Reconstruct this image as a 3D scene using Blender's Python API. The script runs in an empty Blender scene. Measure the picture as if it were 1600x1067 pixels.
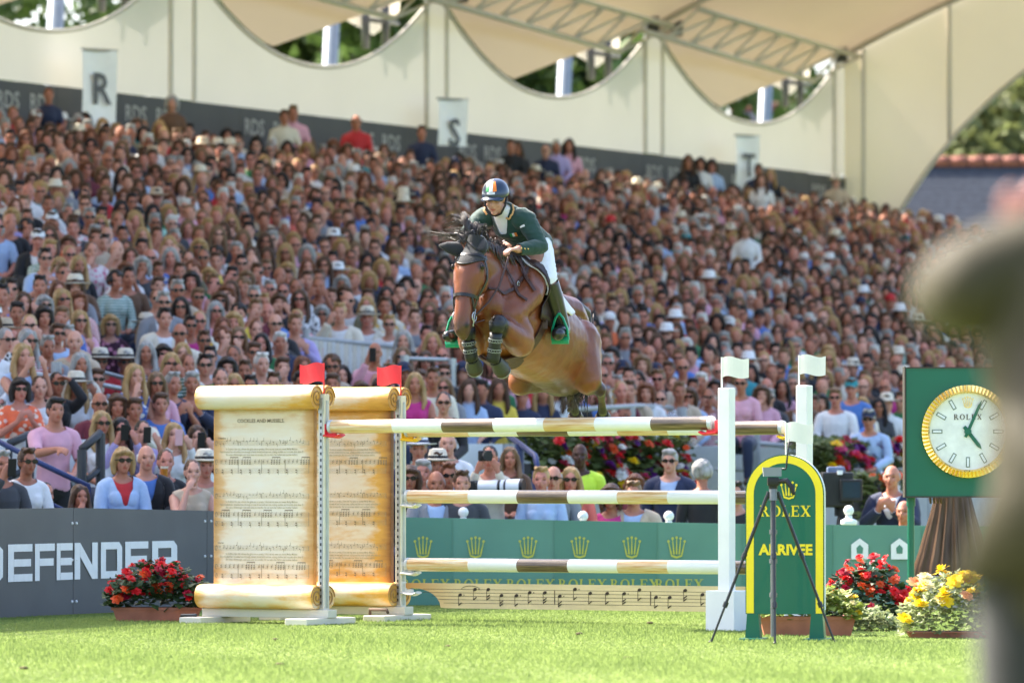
import bpy, bmesh, math, random
import numpy as np
from mathutils import Vector, Matrix, noise
from mathutils.bvhtree import BVHTree

R = math.radians
rnd = random.Random(7)
SC = bpy.context.scene
COL = SC.collection

# ------------------------------------------------------------------ camera, sky, sun, exposure
FPX = 200.0 / 36.0 * 1600.0
CAM_Z, HORIZON = 1.15, 743.0
cam_data = bpy.data.cameras.new('camera')
cam = bpy.data.objects.new('camera', cam_data)
COL.objects.link(cam)
cam.location = (0, 0, CAM_Z)
cam.rotation_euler = (R(90) + math.atan((HORIZON - 533.5) / FPX), 0, 0)
cam_data.lens, cam_data.sensor_width = 200, 36
cam_data.clip_start, cam_data.clip_end = 0.5, 6000
cam_data.dof.use_dof = True
cam_data.dof.focus_distance = 43.2
cam_data.dof.aperture_fstop = 2.9
SC.camera = cam

SUN_VEC = Vector((-0.86, 0.51, 0.0)).normalized()
SUN_EL = R(47)
world = bpy.data.worlds.new('World')
SC.world = world
world.use_nodes = True
wn = world.node_tree.nodes
bg = wn['Background']
sky = wn.new('ShaderNodeTexSky')
sky.sky_type = 'NISHITA'
sky.sun_disc = False
sky.sun_elevation = SUN_EL
sky.sun_rotation = math.atan2(SUN_VEC.x, SUN_VEC.y)
sky.air_density, sky.dust_density, sky.ozone_density = .8, 4.0, 1.3
world.node_tree.links.new(sky.outputs[0], bg.inputs[0])
bg.inputs[1].default_value = 0.15
sun_l = bpy.data.lights.new('sun', 'SUN')
sun_l.energy, sun_l.angle, sun_l.color = 3.5, R(0.6), (1.0, 0.93, 0.82)
sun_o = bpy.data.objects.new('sun', sun_l)
COL.objects.link(sun_o)
sd = Vector((SUN_VEC.x * math.cos(SUN_EL), SUN_VEC.y * math.cos(SUN_EL), math.sin(SUN_EL)))
sun_o.rotation_euler = sd.to_track_quat('Z', 'Y').to_euler()
sun_o.location = (-20, 20, 40)
SC.view_settings.view_transform = 'Standard'
SC.view_settings.look = 'None'
SC.view_settings.gamma = 1
SC.view_settings.use_curve_mapping = False
SC.view_settings.exposure = 2.25
SC.render.engine = 'CYCLES'
SC.cycles.use_denoising = True
SC.cycles.max_bounces = 6
SC.cycles.sample_clamp_indirect = 6

# ------------------------------------------------------------------ frames used while authoring
def P(px, py, Y):
    """world point at depth Y seen at photograph pixel px, py"""
    return Vector(((px - 800) * Y / FPX, Y, CAM_Z + (HORIZON - py) * Y / FPX))

def GY(py):
    """depth of the ground seen at photograph row py"""
    return FPX * CAM_Z / (py - HORIZON)

SU, SN = Vector((.458, .889, 0)).normalized(), Vector((.889, -.458, 0)).normalized()
def S(t, v, z):
    """stand frame: t along the rows (away), v out from the back wall, z up"""
    return Vector((-7.65, 85, 0)) + SU * t + SN * v + Vector((0, 0, z))

# ------------------------------------------------------------------ object helpers
def tag(o, label=None, cat=None, group=None, kind=None):
    for k, v in (('label', label), ('category', cat), ('group', group), ('kind', kind)):
        if v: o[k] = v
    return o

def thing(name, label, cat, loc=(0, 0, 0), rz=0, group=None):
    o = bpy.data.objects.new(name, None)
    o.empty_display_size = .1
    COL.objects.link(o)
    o.location = loc
    o.rotation_euler = (0, 0, rz)
    return tag(o, label, cat, group)

def link_mesh(name, me, mats, parent=None):
    o = bpy.data.objects.new(name, me)
    COL.objects.link(o)
    if mats and not len(me.materials):
        for m in (mats if isinstance(mats, (list, tuple)) else [mats]): me.materials.append(m)
    if parent is not None: o.parent = parent
    return o

def copy_tree(o, parent=None):
    c = o.copy()
    COL.objects.link(c)
    if parent is not None: c.parent = parent
    for ch in list(o.children): copy_tree(ch, c)
    return c

class MB:
    """a mesh under construction: verts, faces, material index per face"""
    def __init__(s): s.v, s.f, s.m, s.cur = [], [], [], 0
    def add(s, vs, fs):
        b = len(s.v)
        s.v += [tuple(p) for p in vs]
        s.f += [tuple(i + b for i in f) for f in fs]
        s.m += [s.cur] * len(fs)
        return s
    def box(s, c, d, rot=None, bev=0):
        x, y, z = d[0] / 2, d[1] / 2, d[2] / 2
        if bev > 0:
            b = min(bev, x * .9, y * .9, z * .9)
            bm = bmesh.new()
            bmesh.ops.create_cube(bm, size=1, matrix=Matrix.Diagonal((2 * x, 2 * y, 2 * z, 1)))
            bmesh.ops.bevel(bm, geom=bm.edges[:], offset=b, segments=2, affect='EDGES', profile=.6)
            vs = [v.co.copy() for v in bm.verts]
            fs = [[v.index for v in f.verts] for f in bm.faces]
            bm.free()
        else:
            vs = [Vector((sx * x, sy * y, sz * z)) for sx in (-1, 1) for sy in (-1, 1) for sz in (-1, 1)]
            fs = [(0, 1, 3, 2), (4, 6, 7, 5), (0, 4, 5, 1), (2, 3, 7, 6), (0, 2, 6, 4), (1, 5, 7, 3)]
        if rot is not None: vs = [rot @ v for v in vs]
        return s.add([v + Vector(c) for v in vs], fs)
    def loft(s, pts, rad, side=None, n=12, caps=True, round_caps=False, power=2.0):
        pts = [Vector(p) for p in pts]
        rad = [(r, r) if not isinstance(r, (tuple, list)) else tuple(r) for r in rad]
        if round_caps:
            d0 = (pts[0] - pts[1]).normalized(); d1 = (pts[-1] - pts[-2]).normalized()
            r0, r1 = rad[0], rad[-1]; m0, m1 = min(r0), min(r1)
            pts = [pts[0] + d0 * m0 * .9, pts[0] + d0 * m0 * .55] + pts + [pts[-1] + d1 * m1 * .55, pts[-1] + d1 * m1 * .9]
            rad = [tuple(x * .42 for x in r0), tuple(x * .83 for x in r0)] + rad + [tuple(x * .83 for x in r1), tuple(x * .42 for x in r1)]
        k = len(pts)
        sv = Vector(side) if side is not None else None
        vs, fs = [], []
        prev = None
        for i, p in enumerate(pts):
            t = (pts[min(i + 1, k - 1)] - pts[max(i - 1, 0)])
            if t.length < 1e-9: t = Vector((0, 0, 1))
            t.normalize()
            if sv is not None: a = sv - t * sv.dot(t)
            elif prev is not None: a = prev - t * prev.dot(t)
            else:
                a = Vector((1, 0, 0)) if abs(t.x) < .8 else Vector((0, 1, 0))
                a = a - t * a.dot(t)
            if a.length < 1e-6: a = t.orthogonal()
            a.normalize(); prev = a
            b = t.cross(a)
            rx, ry = rad[i][0], rad[i][1]
            ryb = rad[i][2] if len(rad[i]) > 2 else ry
            for j in range(n):
                an = 2 * math.pi * j / n
                c, q = math.cos(an), math.sin(an)
                if power != 2.0:
                    c = math.copysign(abs(c) ** (2 / power), c); q = math.copysign(abs(q) ** (2 / power), q)
                vs.append(p + a * (rx * c) + b * ((ry if q > 0 else ryb) * q))
        for i in range(k - 1):
            for j in range(n):
                fs.append((i * n + j, i * n + (j + 1) % n, (i + 1) * n + (j + 1) % n, (i + 1) * n + j))
        if caps:
            fs.append(tuple(range(n))[::-1]); fs.append(tuple((k - 1) * n + j for j in range(n)))
        return s.add(vs, fs)
    def ell(s, c, r, rot=None, n=14, m=8):
        vs, fs = [], []
        c = Vector(c)
        for i in range(m + 1):
            th = math.pi * i / m
            for j in range(n):
                ph = 2 * math.pi * j / n
                v = Vector((r[0] * math.sin(th) * math.cos(ph), r[1] * math.sin(th) * math.sin(ph), r[2] * math.cos(th)))
                if rot is not None: v = rot @ v
                vs.append(c + v)
        for i in range(m):
            for j in range(n):
                a, b, d, e = i * n + j, i * n + (j + 1) % n, (i + 1) * n + (j + 1) % n, (i + 1) * n + j
                if i == 0: fs.append((a, e, d))
                elif i == m - 1: fs.append((a, e, b))
                else: fs.append((a, e, d, b))
        return s.add(vs, fs)
    def lathe(s, prof, c=(0, 0, 0), n=20):
        """profile of (radius, z) turned round the z axis"""
        c = Vector(c); vs, fs = [], []
        for r_, z in prof:
            for j in range(n):
                an = 2 * math.pi * j / n
                vs.append(c + Vector((r_ * math.cos(an), r_ * math.sin(an), z)))
        for i in range(len(prof) - 1):
            for j in range(n):
                fs.append((i * n + j, i * n + (j + 1) % n, (i + 1) * n + (j + 1) % n, (i + 1) * n + j))
        fs.append(tuple(range(n))[::-1]); fs.append(tuple((len(prof) - 1) * n + j for j in range(n)))
        return s.add(vs, fs)
    def prism(s, poly, o, ax, ay, depth):
        """polygon (x, y) in the plane o + ax*x + ay*y, thickened by depth against ax x ay"""
        o, ax, ay = Vector(o), Vector(ax), Vector(ay)
        nn = ax.cross(ay).normalized()
        k = len(poly)
        fr = [o + ax * x + ay * y for x, y in poly]
        bk = [p - nn * depth for p in fr]
        fs = [tuple(range(k)), tuple(range(2 * k - 1, k - 1, -1))]
        fs += [(i, k + i, k + (i + 1) % k, (i + 1) % k) for i in range(k)]
        return s.add(fr + bk, fs)
    def flat(s, poly, o, ax, ay):
        o, ax, ay = Vector(o), Vector(ax), Vector(ay)
        return s.add([o + ax * x + ay * y for x, y in poly], [tuple(range(len(poly)))])
    def grid(s, fn, nu, nv):
        vs = [fn(i / nu, j / nv) for i in range(nu + 1) for j in range(nv + 1)]
        fs = [(i * (nv + 1) + j, (i + 1) * (nv + 1) + j, (i + 1) * (nv + 1) + j + 1, i * (nv + 1) + j + 1) for i in range(nu) for j in range(nv)]
        return s.add(vs, fs)
    def mesh(s, name, smooth=False):
        me = bpy.data.meshes.new(name)
        me.from_pydata(s.v, [], s.f)
        me.polygons.foreach_set('material_index', s.m)
        if smooth is True: me.shade_smooth()
        me.update()
        if smooth not in (True, False):
            me.shade_smooth(); me.set_sharp_from_angle(angle=R(smooth))
        return me
    def build(s, name, mats, parent=None, smooth=False, world=False):
        if world and parent is not None:
            inv = (Matrix.Translation(parent.location) @ parent.rotation_euler.to_matrix().to_4x4()).inverted()
            s.v = [tuple(inv @ Vector(p)) for p in s.v]
        return link_mesh(name, s.mesh(name, smooth), mats, parent)

def ripple(me, fn):
    """push each vertex along its normal by fn(position)"""
    n = len(me.vertices); co, nr = np.empty(n * 3, np.float32), np.empty(n * 3, np.float32)
    me.vertices.foreach_get('co', co); me.vertices.foreach_get('normal', nr)
    d = np.array([fn(Vector(p)) for p in co.reshape(-1, 3)], np.float32)
    me.vertices.foreach_set('co', (co.reshape(-1, 3) + nr.reshape(-1, 3) * d[:, None]).ravel()); me.update()
def melt(mb, voxel, smooth=2, dec=None, fac=.5):
    """fuse overlapping shapes into one continuous skin"""
    me = mb.mesh('melt')
    o = bpy.data.objects.new('melt', me)
    COL.objects.link(o)
    r_ = o.modifiers.new('r', 'REMESH'); r_.mode = 'VOXEL'; r_.voxel_size = voxel; r_.use_smooth_shade = True
    if smooth:
        q = o.modifiers.new('s', 'SMOOTH'); q.iterations = smooth; q.factor = fac
    if dec:
        d = o.modifiers.new('d', 'DECIMATE'); d.ratio = dec
    dg = bpy.context.evaluated_depsgraph_get()
    dg.update()
    out = bpy.data.meshes.new_from_object(o.evaluated_get(dg), depsgraph=dg)
    bpy.data.objects.remove(o); bpy.data.meshes.remove(me)
    out.shade_smooth()
    return out

def text_mesh(txt, size=1, offset=0, align='CENTER', xs=1):
    cu = bpy.data.curves.new('t', 'FONT')
    cu.body = txt; cu.size = size; cu.align_x = align; cu.align_y = 'CENTER'; cu.offset = offset; cu.resolution_u = 2
    o = bpy.data.objects.new('t', cu)
    COL.objects.link(o)
    dg = bpy.context.evaluated_depsgraph_get(); dg.update()
    me = bpy.data.meshes.new_from_object(o.evaluated_get(dg), depsgraph=dg)
    vs = [(v.co.x * xs, v.co.y) for v in me.vertices]
    fs = [tuple(p.vertices) for p in me.polygons]
    bpy.data.objects.remove(o); bpy.data.curves.remove(cu); bpy.data.meshes.remove(me)
    return vs, fs

def put_text(mb, txt, o, ax, ay, size, offset=0, align='CENTER', xs=1):
    vs, fs = text_mesh(txt, size, offset, align, xs)
    o, ax, ay = Vector(o), Vector(ax), Vector(ay)
    mb.add([o + ax * x + ay * y for x, y in vs], fs)

# ------------------------------------------------------------------ materials
def pm(name, col, rough=.6, metal=0, namt=.12, nscale=12, bump=0, bscale=60, obj=False, attr=None, spec=.4, transl=0, sheen=0, coat=0, mark=None, stretch=None):
    m = bpy.data.materials.new(name)
    m.use_nodes = True
    nt = m.node_tree; N = nt.nodes; K = nt.links.new
    b = N['Principled BSDF']; out = N['Material Output']
    b.inputs['Roughness'].default_value = rough
    b.inputs['Metallic'].default_value = metal
    b.inputs['Specular IOR Level'].default_value = spec
    if sheen: b.inputs['Sheen Weight'].default_value = sheen
    if coat: b.inputs['Coat Weight'].default_value = coat
    tc = N.new('ShaderNodeTexCoord'); vec = tc.outputs['Object']
    if stretch:
        mp = N.new('ShaderNodeMapping'); mp.inputs['Scale'].default_value = stretch
        K(vec, mp.inputs[0]); vec = mp.outputs[0]
    if obj:
        oi = N.new('ShaderNodeObjectInfo'); c = oi.outputs['Color']
    elif attr:
        at = N.new('ShaderNodeAttribute'); at.attribute_name = attr; c = at.outputs['Color']
    else:
        rg = N.new('ShaderNodeRGB'); rg.outputs[0].default_value = (*col, 1); c = rg.outputs[0]
    def mul(c1, c2):
        x = N.new('ShaderNodeMix'); x.data_type = 'RGBA'; x.blend_type = 'MULTIPLY'; x.inputs[0].default_value = 1
        K(c1, x.inputs[6]); K(c2, x.inputs[7]); return x.outputs[2]
    if mark:
        at = N.new('ShaderNodeAttribute'); at.attribute_name = mark; c = mul(c, at.outputs['Color'])
    if namt:
        nz = N.new('ShaderNodeTexNoise'); nz.inputs['Scale'].default_value = nscale; nz.inputs['Detail'].default_value = 5
        K(vec, nz.inputs['Vector'])
        mr = N.new('ShaderNodeMapRange'); mr.inputs[1].default_value = .25; mr.inputs[2].default_value = .75
        mr.inputs[3].default_value = 1 - namt; mr.inputs[4].default_value = 1 + namt
        K(nz.outputs[0], mr.inputs[0]); c = mul(c, mr.outputs[0])
    K(c, b.inputs['Base Color'])
    if bump:
        n2 = N.new('ShaderNodeTexNoise'); n2.inputs['Scale'].default_value = bscale; n2.inputs['Detail'].default_value = 3
        K(vec, n2.inputs['Vector'])
        bp = N.new('ShaderNodeBump'); bp.inputs['Strength'].default_value = bump; bp.inputs['Distance'].default_value = .01
        K(n2.outputs[0], bp.inputs['Height']); K(bp.outputs[0], b.inputs['Normal'])
    if transl:
        tr = N.new('ShaderNodeBsdfTranslucent'); K(c, tr.inputs[0])
        mx = N.new('ShaderNodeMixShader'); mx.inputs[0].default_value = transl
        K(b.outputs[0], mx.inputs[1]); K(tr.outputs[0], mx.inputs[2]); K(mx.outputs[0], out.inputs[0])
    m.diffuse_color = (*col, 1)
    return m

M = {}
M['white'] = pm('white_paint', (.78, .78, .755), .45, namt=.07, nscale=4, bump=.1, bscale=30)
M['cream'] = pm('cream_paint', (.72, .67, .55), .5, namt=.08, nscale=6, bump=.15, bscale=40)
M['steel'] = pm('galvanised_steel', (.42, .44, .45), .45, .6, namt=.15, nscale=30)
M['grey_paint'] = pm('grey_paint', (.36, .37, .37), .5, namt=.1)
M['dark_metal'] = pm('dark_metal', (.045, .048, .052), .45, .2, namt=.15)
M['navy_metal'] = pm('navy_rail_paint', (.025, .04, .13), .4)
M['black'] = pm('black_plastic', (.012, .012, .013), .42, namt=.2)
M['terracotta'] = pm('terracotta', (.42, .15, .085), .7, namt=.2, nscale=8, bump=.2)
M['soil'] = pm('potting_soil', (.03, .02, .014), .95, namt=.4, nscale=40)
M['red_plastic'] = pm('red_plastic', (.75, .035, .05), .4, namt=.04)
M['yellow_plastic'] = pm('yellow_plastic', (.85, .5, .02), .4, namt=.05)
M['concrete'] = pm('concrete', (.33, .32, .30), .85, namt=.18, nscale=3, bump=.2)
M['ink'] = pm('printed_ink', (.045, .03, .02), .7, namt=.2, nscale=60)
M['ink_faint'] = pm('faint_printed_ink', (.42, .36, .23), .7, namt=.25, nscale=60)
M['sign_green'] = pm('sign_green', (.004, .115, .066), .35, namt=.06, nscale=3, coat=.2)
M['sign_yellow'] = pm('sign_yellow', (.86, .66, .02), .4, namt=.04)
M['gold'] = pm('polished_gold', (.95, .66, .22), .2, 1, namt=.06)
M['leather'] = pm('brown_leather', (.055, .024, .016), .45, namt=.25, nscale=30, bump=.2)
M['dark_leather'] = pm('black_leather', (.013, .012, .012), .33, namt=.2, bump=.1)
# ------------------------------------------------------------------ ground and grass
def grass_mat(name, c1, c2, transl=.0):
    m = bpy.data.materials.new(name); m.use_nodes = True
    nt = m.node_tree; N = nt.nodes; K = nt.links.new; b = N['Principled BSDF']
    b.inputs['Roughness'].default_value = .75; b.inputs['Specular IOR Level'].default_value = .15
    tc = N.new('ShaderNodeTexCoord')
    mp = N.new('ShaderNodeMapping'); mp.inputs['Scale'].default_value = (.55, .16, 1)
    K(tc.outputs['Object'], mp.inputs[0])
    n1 = N.new('ShaderNodeTexNoise'); n1.inputs['Scale'].default_value = 1.6; n1.inputs['Detail'].default_value = 4
    K(mp.outputs[0], n1.inputs['Vector'])
    n2 = N.new('ShaderNodeTexNoise'); n2.inputs['Scale'].default_value = 26; n2.inputs['Detail'].default_value = 4
    K(tc.outputs['Object'], n2.inputs['Vector'])
    ad = N.new('ShaderNodeMath'); ad.operation = 'MULTIPLY_ADD'; ad.inputs[1].default_value = .5
    K(n2.outputs[0], ad.inputs[0])
    h = N.new('ShaderNodeMath'); h.operation = 'MULTIPLY'; h.inputs[1].default_value = .5
    K(n1.outputs[0], h.inputs[0]); K(h.outputs[0], ad.inputs[2])
    rp = N.new('ShaderNodeValToRGB')
    rp.color_ramp.elements[0].position = .34; rp.color_ramp.elements[0].color = (*c1, 1)
    rp.color_ramp.elements[1].position = .64; rp.color_ramp.elements[1].color = (*c2, 1)
    K(ad.outputs[0], rp.inputs[0])
    K(rp.outputs[0], b.inputs['Base Color'])
    if transl:
        tr = N.new('ShaderNodeBsdfTranslucent'); K(rp.outputs[0], tr.inputs[0])
        mx = N.new('ShaderNodeMixShader'); mx.inputs[0].default_value = transl
        K(b.outputs[0], mx.inputs[1]); K(tr.outputs[0], mx.inputs[2]); K(mx.outputs[0], N['Material Output'].inputs[0])
    return m
M['turf'] = grass_mat('turf', (.11, .15, .034), (.18, .225, .06))
M['blade'] = grass_mat('grass_blade', (.18, .25, .07), (.25, .325, .10), .5)
gb = MB(); gb.add([(-3000, -200, 0), (3000, -200, 0), (3000, 5000, 0), (-3000, 5000, 0)], [(0, 1, 2, 3)])
tag(gb.build('ground', M['turf']), kind='structure')

def make_grass():
    g = np.random.default_rng(3)
    n = 260000
    yy = np.sqrt(g.uniform(30.6 ** 2, 52.5 ** 2, n))          # even over the wedge the lens sees
    xx = g.uniform(-1, 1, n) * (yy * .0935 + .15)
    # blades grow in small tufts
    xx += g.normal(0, .006, n)
    h = g.uniform(.010, .027, n) * (1 + .35 * np.sin(xx * 2.1 + yy * .9)); a = g.uniform(0, 2 * np.pi, n); w = g.uniform(.004, .0075, n)
    le = g.normal(0, .014, (n, 2))
    base = np.stack([xx, yy, np.zeros(n)], 1)
    d = np.stack([np.cos(a) * w, np.sin(a) * w, np.zeros(n)], 1)
    tip = base + np.stack([le[:, 0], le[:, 1], h], 1)
    co = np.stack([base - d, base + d, tip], 1).reshape(-1, 3)
    me = bpy.data.meshes.new('grass')
    me.vertices.add(n * 3); me.vertices.foreach_set('co', co.ravel())
    me.loops.add(n * 3); me.loops.foreach_set('vertex_index', np.arange(n * 3, dtype=np.int32))
    me.polygons.add(n); me.polygons.foreach_set('loop_start', np.arange(0, n * 3, 3, dtype=np.int32))
    me.update(); me.validate()
    tag(link_mesh('grass', me, M['blade']), 'short mown turf of the arena, bright where the sun reaches it', 'grass', kind='stuff')
make_grass()
# clumps of turf thrown about and small scuffs
sc_ = MB()
for px, py in ((38, 1046), (905, 992), (437, 1040), (1015, 975), (980, 1030), (430, 1001), (700, 1012)):
    q = P(px, py, GY(py)); sc_.ell((q.x, q.y, .012), (.03, .03, .012), n=7, m=4)
tag(sc_.build('turf_clods', pm('turf_clod', (.09, .07, .03), .9), smooth=True), 'small loose divots of turf lying on the grass', 'divots', kind='stuff')

# ------------------------------------------------------------------ grandstand
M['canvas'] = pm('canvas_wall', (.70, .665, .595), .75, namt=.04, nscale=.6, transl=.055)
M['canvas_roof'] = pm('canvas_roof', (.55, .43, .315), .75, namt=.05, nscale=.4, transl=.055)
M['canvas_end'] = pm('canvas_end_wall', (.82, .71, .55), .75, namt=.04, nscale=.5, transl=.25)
M['pilaster'] = pm('pale_pilaster', (.70, .66, .57), .7, namt=.04)
M['seam'] = pm('seam_strip', (.50, .47, .40), .7, namt=.05)
M['seam_pale'] = pm('pale_seam', (.58, .55, .48), .7, namt=.05)
M['hoard_grey'] = pm('grey_hoarding_print', (.105, .105, .11), .5, namt=.1, nscale=2)
M['dark_panel'] = pm('dark_banner_cloth', (.065, .064, .066), .6, namt=.1, nscale=2)
M['pale_print'] = pm('pale_print', (.36, .35, .32), .6, namt=.1)
M['truss'] = pm('truss_paint', (.50, .46, .39), .5, .1)
M['mast'] = pm('mast_paint', (.17, .20, .23), .4, .1)

stand = thing('grandstand', 'tented grandstand with scalloped cream canvas back wall behind the packed crowd', 'grandstand', S(0, 0, 0))
ROWS = 24
def row_vz(k): return 16.25 - .665 * k, .9 + .188 * k
for k in range(ROWS):
    v, z = row_vz(k); b = MB()
    b.add([S(-36, v - .33, z), S(31.5, v - .33, z), S(31.5, v + .33, z), S(-36, v + .33, z),
           S(-36, v - .33, 0), S(31.5, v - .33, 0), S(31.5, v + .33, 0), S(-36, v + .33, 0)],
          [(0, 1, 2, 3), (7, 6, 5, 4), (0, 4, 5, 1), (1, 5, 6, 2), (2, 6, 7, 3), (3, 7, 4, 0)])
    b.build('terrace_step', M['concrete'], stand, world=True)
# white front wall of the terrace
def slab(t0, t1, v0, v1, z0, z1):
    return [S(t0, v0, z1), S(t1, v0, z1), S(t1, v1, z1), S(t0, v1, z1), S(t0, v0, z0), S(t1, v0, z0), S(t1, v1, z0), S(t0, v1, z0)]
BOXF = [(0, 1, 2, 3), (7, 6, 5, 4), (0, 4, 5, 1), (1, 5, 6, 2), (2, 6, 7, 3), (3, 7, 4, 0)]
for i in range(17):
    t0 = -36 + 4 * i; b = MB(); b.add(slab(t0 + .02, t0 + 3.98, 16.66, 16.74, .02, 1.5), BOXF)
    b.build('front_panel', M['white' if t0 < -19 else 'grey_paint'], stand, world=True)
# dark cloth along the back, in lengths, with the repeated pale letters
TB = [-9.6 + 1.85 * i for i in range(24)]
for i, t0 in enumerate(TB):
    t1 = min(t0 + 1.84, 31.3)
    if t1 <= t0: break
    b = MB(); b.add(slab(t0, t1, .0, .06, 5.0, 7.06 - .004 * (i % 2)), BOXF)
    b.build('back_panel', M['dark_panel'], stand, world=True)
    if i % 2:
        for e_ in (.45, 1.38):
            letters = MB(); put_text(letters, 'RDS', S(t0 + e_, .068, 6.76 - .002 * t0), SU, (0, 0, 1), .36, .006)
            letters.build('lettering', M['pale_print'], stand, world=True)

PEAK = [-54.49, -45.95, -37.41, -28.87, -20.33, -11.79, -3.25, 5.29, 13.83, 22.37, 30.9]
def scallop(t):
    for a, b in zip(PEAK, PEAK[1:]):
        if a <= t <= b:
            q = abs(2 * (t - a) / (b - a) - 1)
            return 7.88 + 1.55 * q ** 2.1
    return 9.43
for a, b_ in zip(PEAK, PEAK[1:]):
    g = MB(); n = 36
    def wallp(i, j, off=0.0):
        t = a + .345 + (b_ - a - .69) * i
        return S(t, off, 7.07 + (scallop(t) - 7.07) * j)
    g.grid(lambda i, j: wallp(i, j), n, 6)
    g.build('canvas_wall', M['canvas'], stand, smooth=True, world=True)
    hem = MB()
    hem.loft([S(a + (b_ - a) * i / n, .02, scallop(a + (b_ - a) * i / n)) for i in range(n + 1)], [.035] * (n + 1), n=6)
    hem.build('wall_hem', M['seam'], stand, smooth=True, world=True)
for t in PEAK:
    b = MB(); b.add([S(t - .34, .012, 7.08), S(t + .34, .012, 7.08), S(t + .34, .012, 9.62), S(t - .34, .012, 9.62)], [(0, 1, 2, 3)])
    b.build('pillar', M['canvas'], stand, world=True)
    for e in (-.36, .36):
        b = MB(); b.add(slab(t + e - .03, t + e + .03, .005, .06, 7.08, 9.55), BOXF)
        b.build('pillar_edge', M['seam_pale'], stand, world=True)
    for e in (-.5, .5):
        b = MB(); b.box(S(t + e, .25, 9.42), (.22, .3, .28)); b.build('pillar_bracket', M['dark_metal'], stand, world=True)

def roof_rise(v): return .46 * v - .0135 * v * v
VF = 11.3
TS = .33
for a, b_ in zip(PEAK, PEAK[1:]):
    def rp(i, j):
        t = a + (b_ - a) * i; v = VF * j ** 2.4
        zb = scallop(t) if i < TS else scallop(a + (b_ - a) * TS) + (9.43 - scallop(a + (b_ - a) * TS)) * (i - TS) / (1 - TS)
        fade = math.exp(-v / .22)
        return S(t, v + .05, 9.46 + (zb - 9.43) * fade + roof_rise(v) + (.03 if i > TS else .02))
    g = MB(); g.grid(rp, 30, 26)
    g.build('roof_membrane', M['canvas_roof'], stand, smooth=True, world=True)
    # truss slung below the membrane, running forward from each pillar head to the next
    tr = MB(); nw = 8
    A0, A1 = S(b_ - .3, .55, 9.40), S(a, .95, 9.72)
    B0, B1 = S(a + (b_ - a) * .72, .5, 8.78), S(a - 2.2, .9, 9.16)
    ca = [A0.lerp(A1, i / nw) for i in range(nw + 1)]; cb = [B0.lerp(B1, i / nw) for i in range(nw + 1)]
    for ch in (ca, cb): tr.loft([ch[0], ch[-1]], [.055, .055], n=6)
    for i in range(nw):
        tr.loft([ca[i], cb[i]], [.03, .03], n=5); tr.loft([cb[i], ca[i + 1]], [.03, .03], n=5)
    tr.build('roof_truss', M['truss'], stand, smooth=True, world=True)
    # ridge beam from the pillar head out over the seats
    rb = MB(); rb.loft([S(b_, v, 9.42 + roof_rise(v)) for v in (0, 1, 2, 4, 7, 12)], [.06] * 6, n=6)
    rb.build('ridge_beam', M['truss'], stand, smooth=True, world=True)
    # two dark posts and a tie behind the wall carrying the pillar head
    for e, zt in ((-1.75, 9.1), (-1.05, 9.25)):
        p_ = MB(); p_.loft([S(b_ + e, -.4, 8.35), S(b_ + e, -.4, zt)], [.07, .07], n=8)
        p_.build('outer_post', M['dark_metal'], stand, smooth=True, world=True)
    p_ = MB(); p_.loft([S(b_ - 1.75, -.4, 8.85), S(b_ - .6, -.4, 8.85)], [.04, .04], n=6); p_.build('outer_tie', M['dark_metal'], stand, smooth=True, world=True)
    # outer apron of canvas seen through the gap
    ap = MB()
    ap.add([S(a + (b_ - a) * .70, -.5, 8.86), S(b_ - .3, -.5, 9.44), S(b_ - .3, -.55, 9.0), S(a + (b_ - a) * .86, -.55, 8.62)], [(0, 1, 2, 3)])
    ap.build('outer_apron', M['canvas'], stand, world=True)
    m0 = S(a + (b_ - a) * .49, 0, 0); k_ = m0.x / m0.y; mt = (k_ * (85 + 9 * .458) + 7.65 + 9 * .889) / (.458 - k_ * .889)
    ms = MB(); ms.loft([S(mt - .1, -9, 0), S(mt + .25, -8.6, 11.2)], [.15, .15], n=10)
    ms.build('outer_mast', M['mast'], stand, smooth=True, world=True)
# cable along the leading edge of the roof
ec = MB(); ec.loft([S(t, VF + .55, 9.46 + roof_rise(VF) - .15) for t in range(-54, 32, 4)], [.05] * 22, n=6)
ec.build('edge_cable', M['steel'], stand, smooth=True, world=True)
# end wall of canvas with its big arched cut
arc = [(0, 4.8), (0.36, 5.0), (.9, 5.6), (1.32, 6.47), (1.9, 7.25), (2.55, 7.95), (3.3, 8.6), (3.9, 9.03), (5, 9.75), (6.5, 10.6), (8, 11.3), (12, 12.5)]
g = MB(); cols = []
for i in range(41):
    v = .03 + (12 - .03) * (i / 40) ** 1.4
    lo = np.interp(v, [q[0] for q in arc], [q[1] for q in arc]); hi = 9.42 + roof_rise(v) + .05
    cols.append((v, lo, max(hi, lo + .02)))
g.grid(lambda i, j: S(31.0, cols[round(i * 40)][0], cols[round(i * 40)][1] + (cols[round(i * 40)][2] - cols[round(i * 40)][1]) * j), 40, 5)
g.build('end_wall', M['canvas_end'], stand, smooth=True, world=True)
hm = MB(); hm.loft([S(30.98, v, lo) for v, lo, hi in cols], [.05] * 41, n=6); hm.build('end_wall_hem', M['seam'], stand, smooth=True, world=True)
for v in (.46, 2.3):
    b = MB(); lo = np.interp(v, [q[0] for q in arc], [q[1] for q in arc])
    b.loft([S(30.97, v, lo), S(30.97, v, 9.4 + roof_rise(v))], [.035, .035], n=5); b.build('end_wall_seam', M['seam'], stand, smooth=True, world=True)

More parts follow.
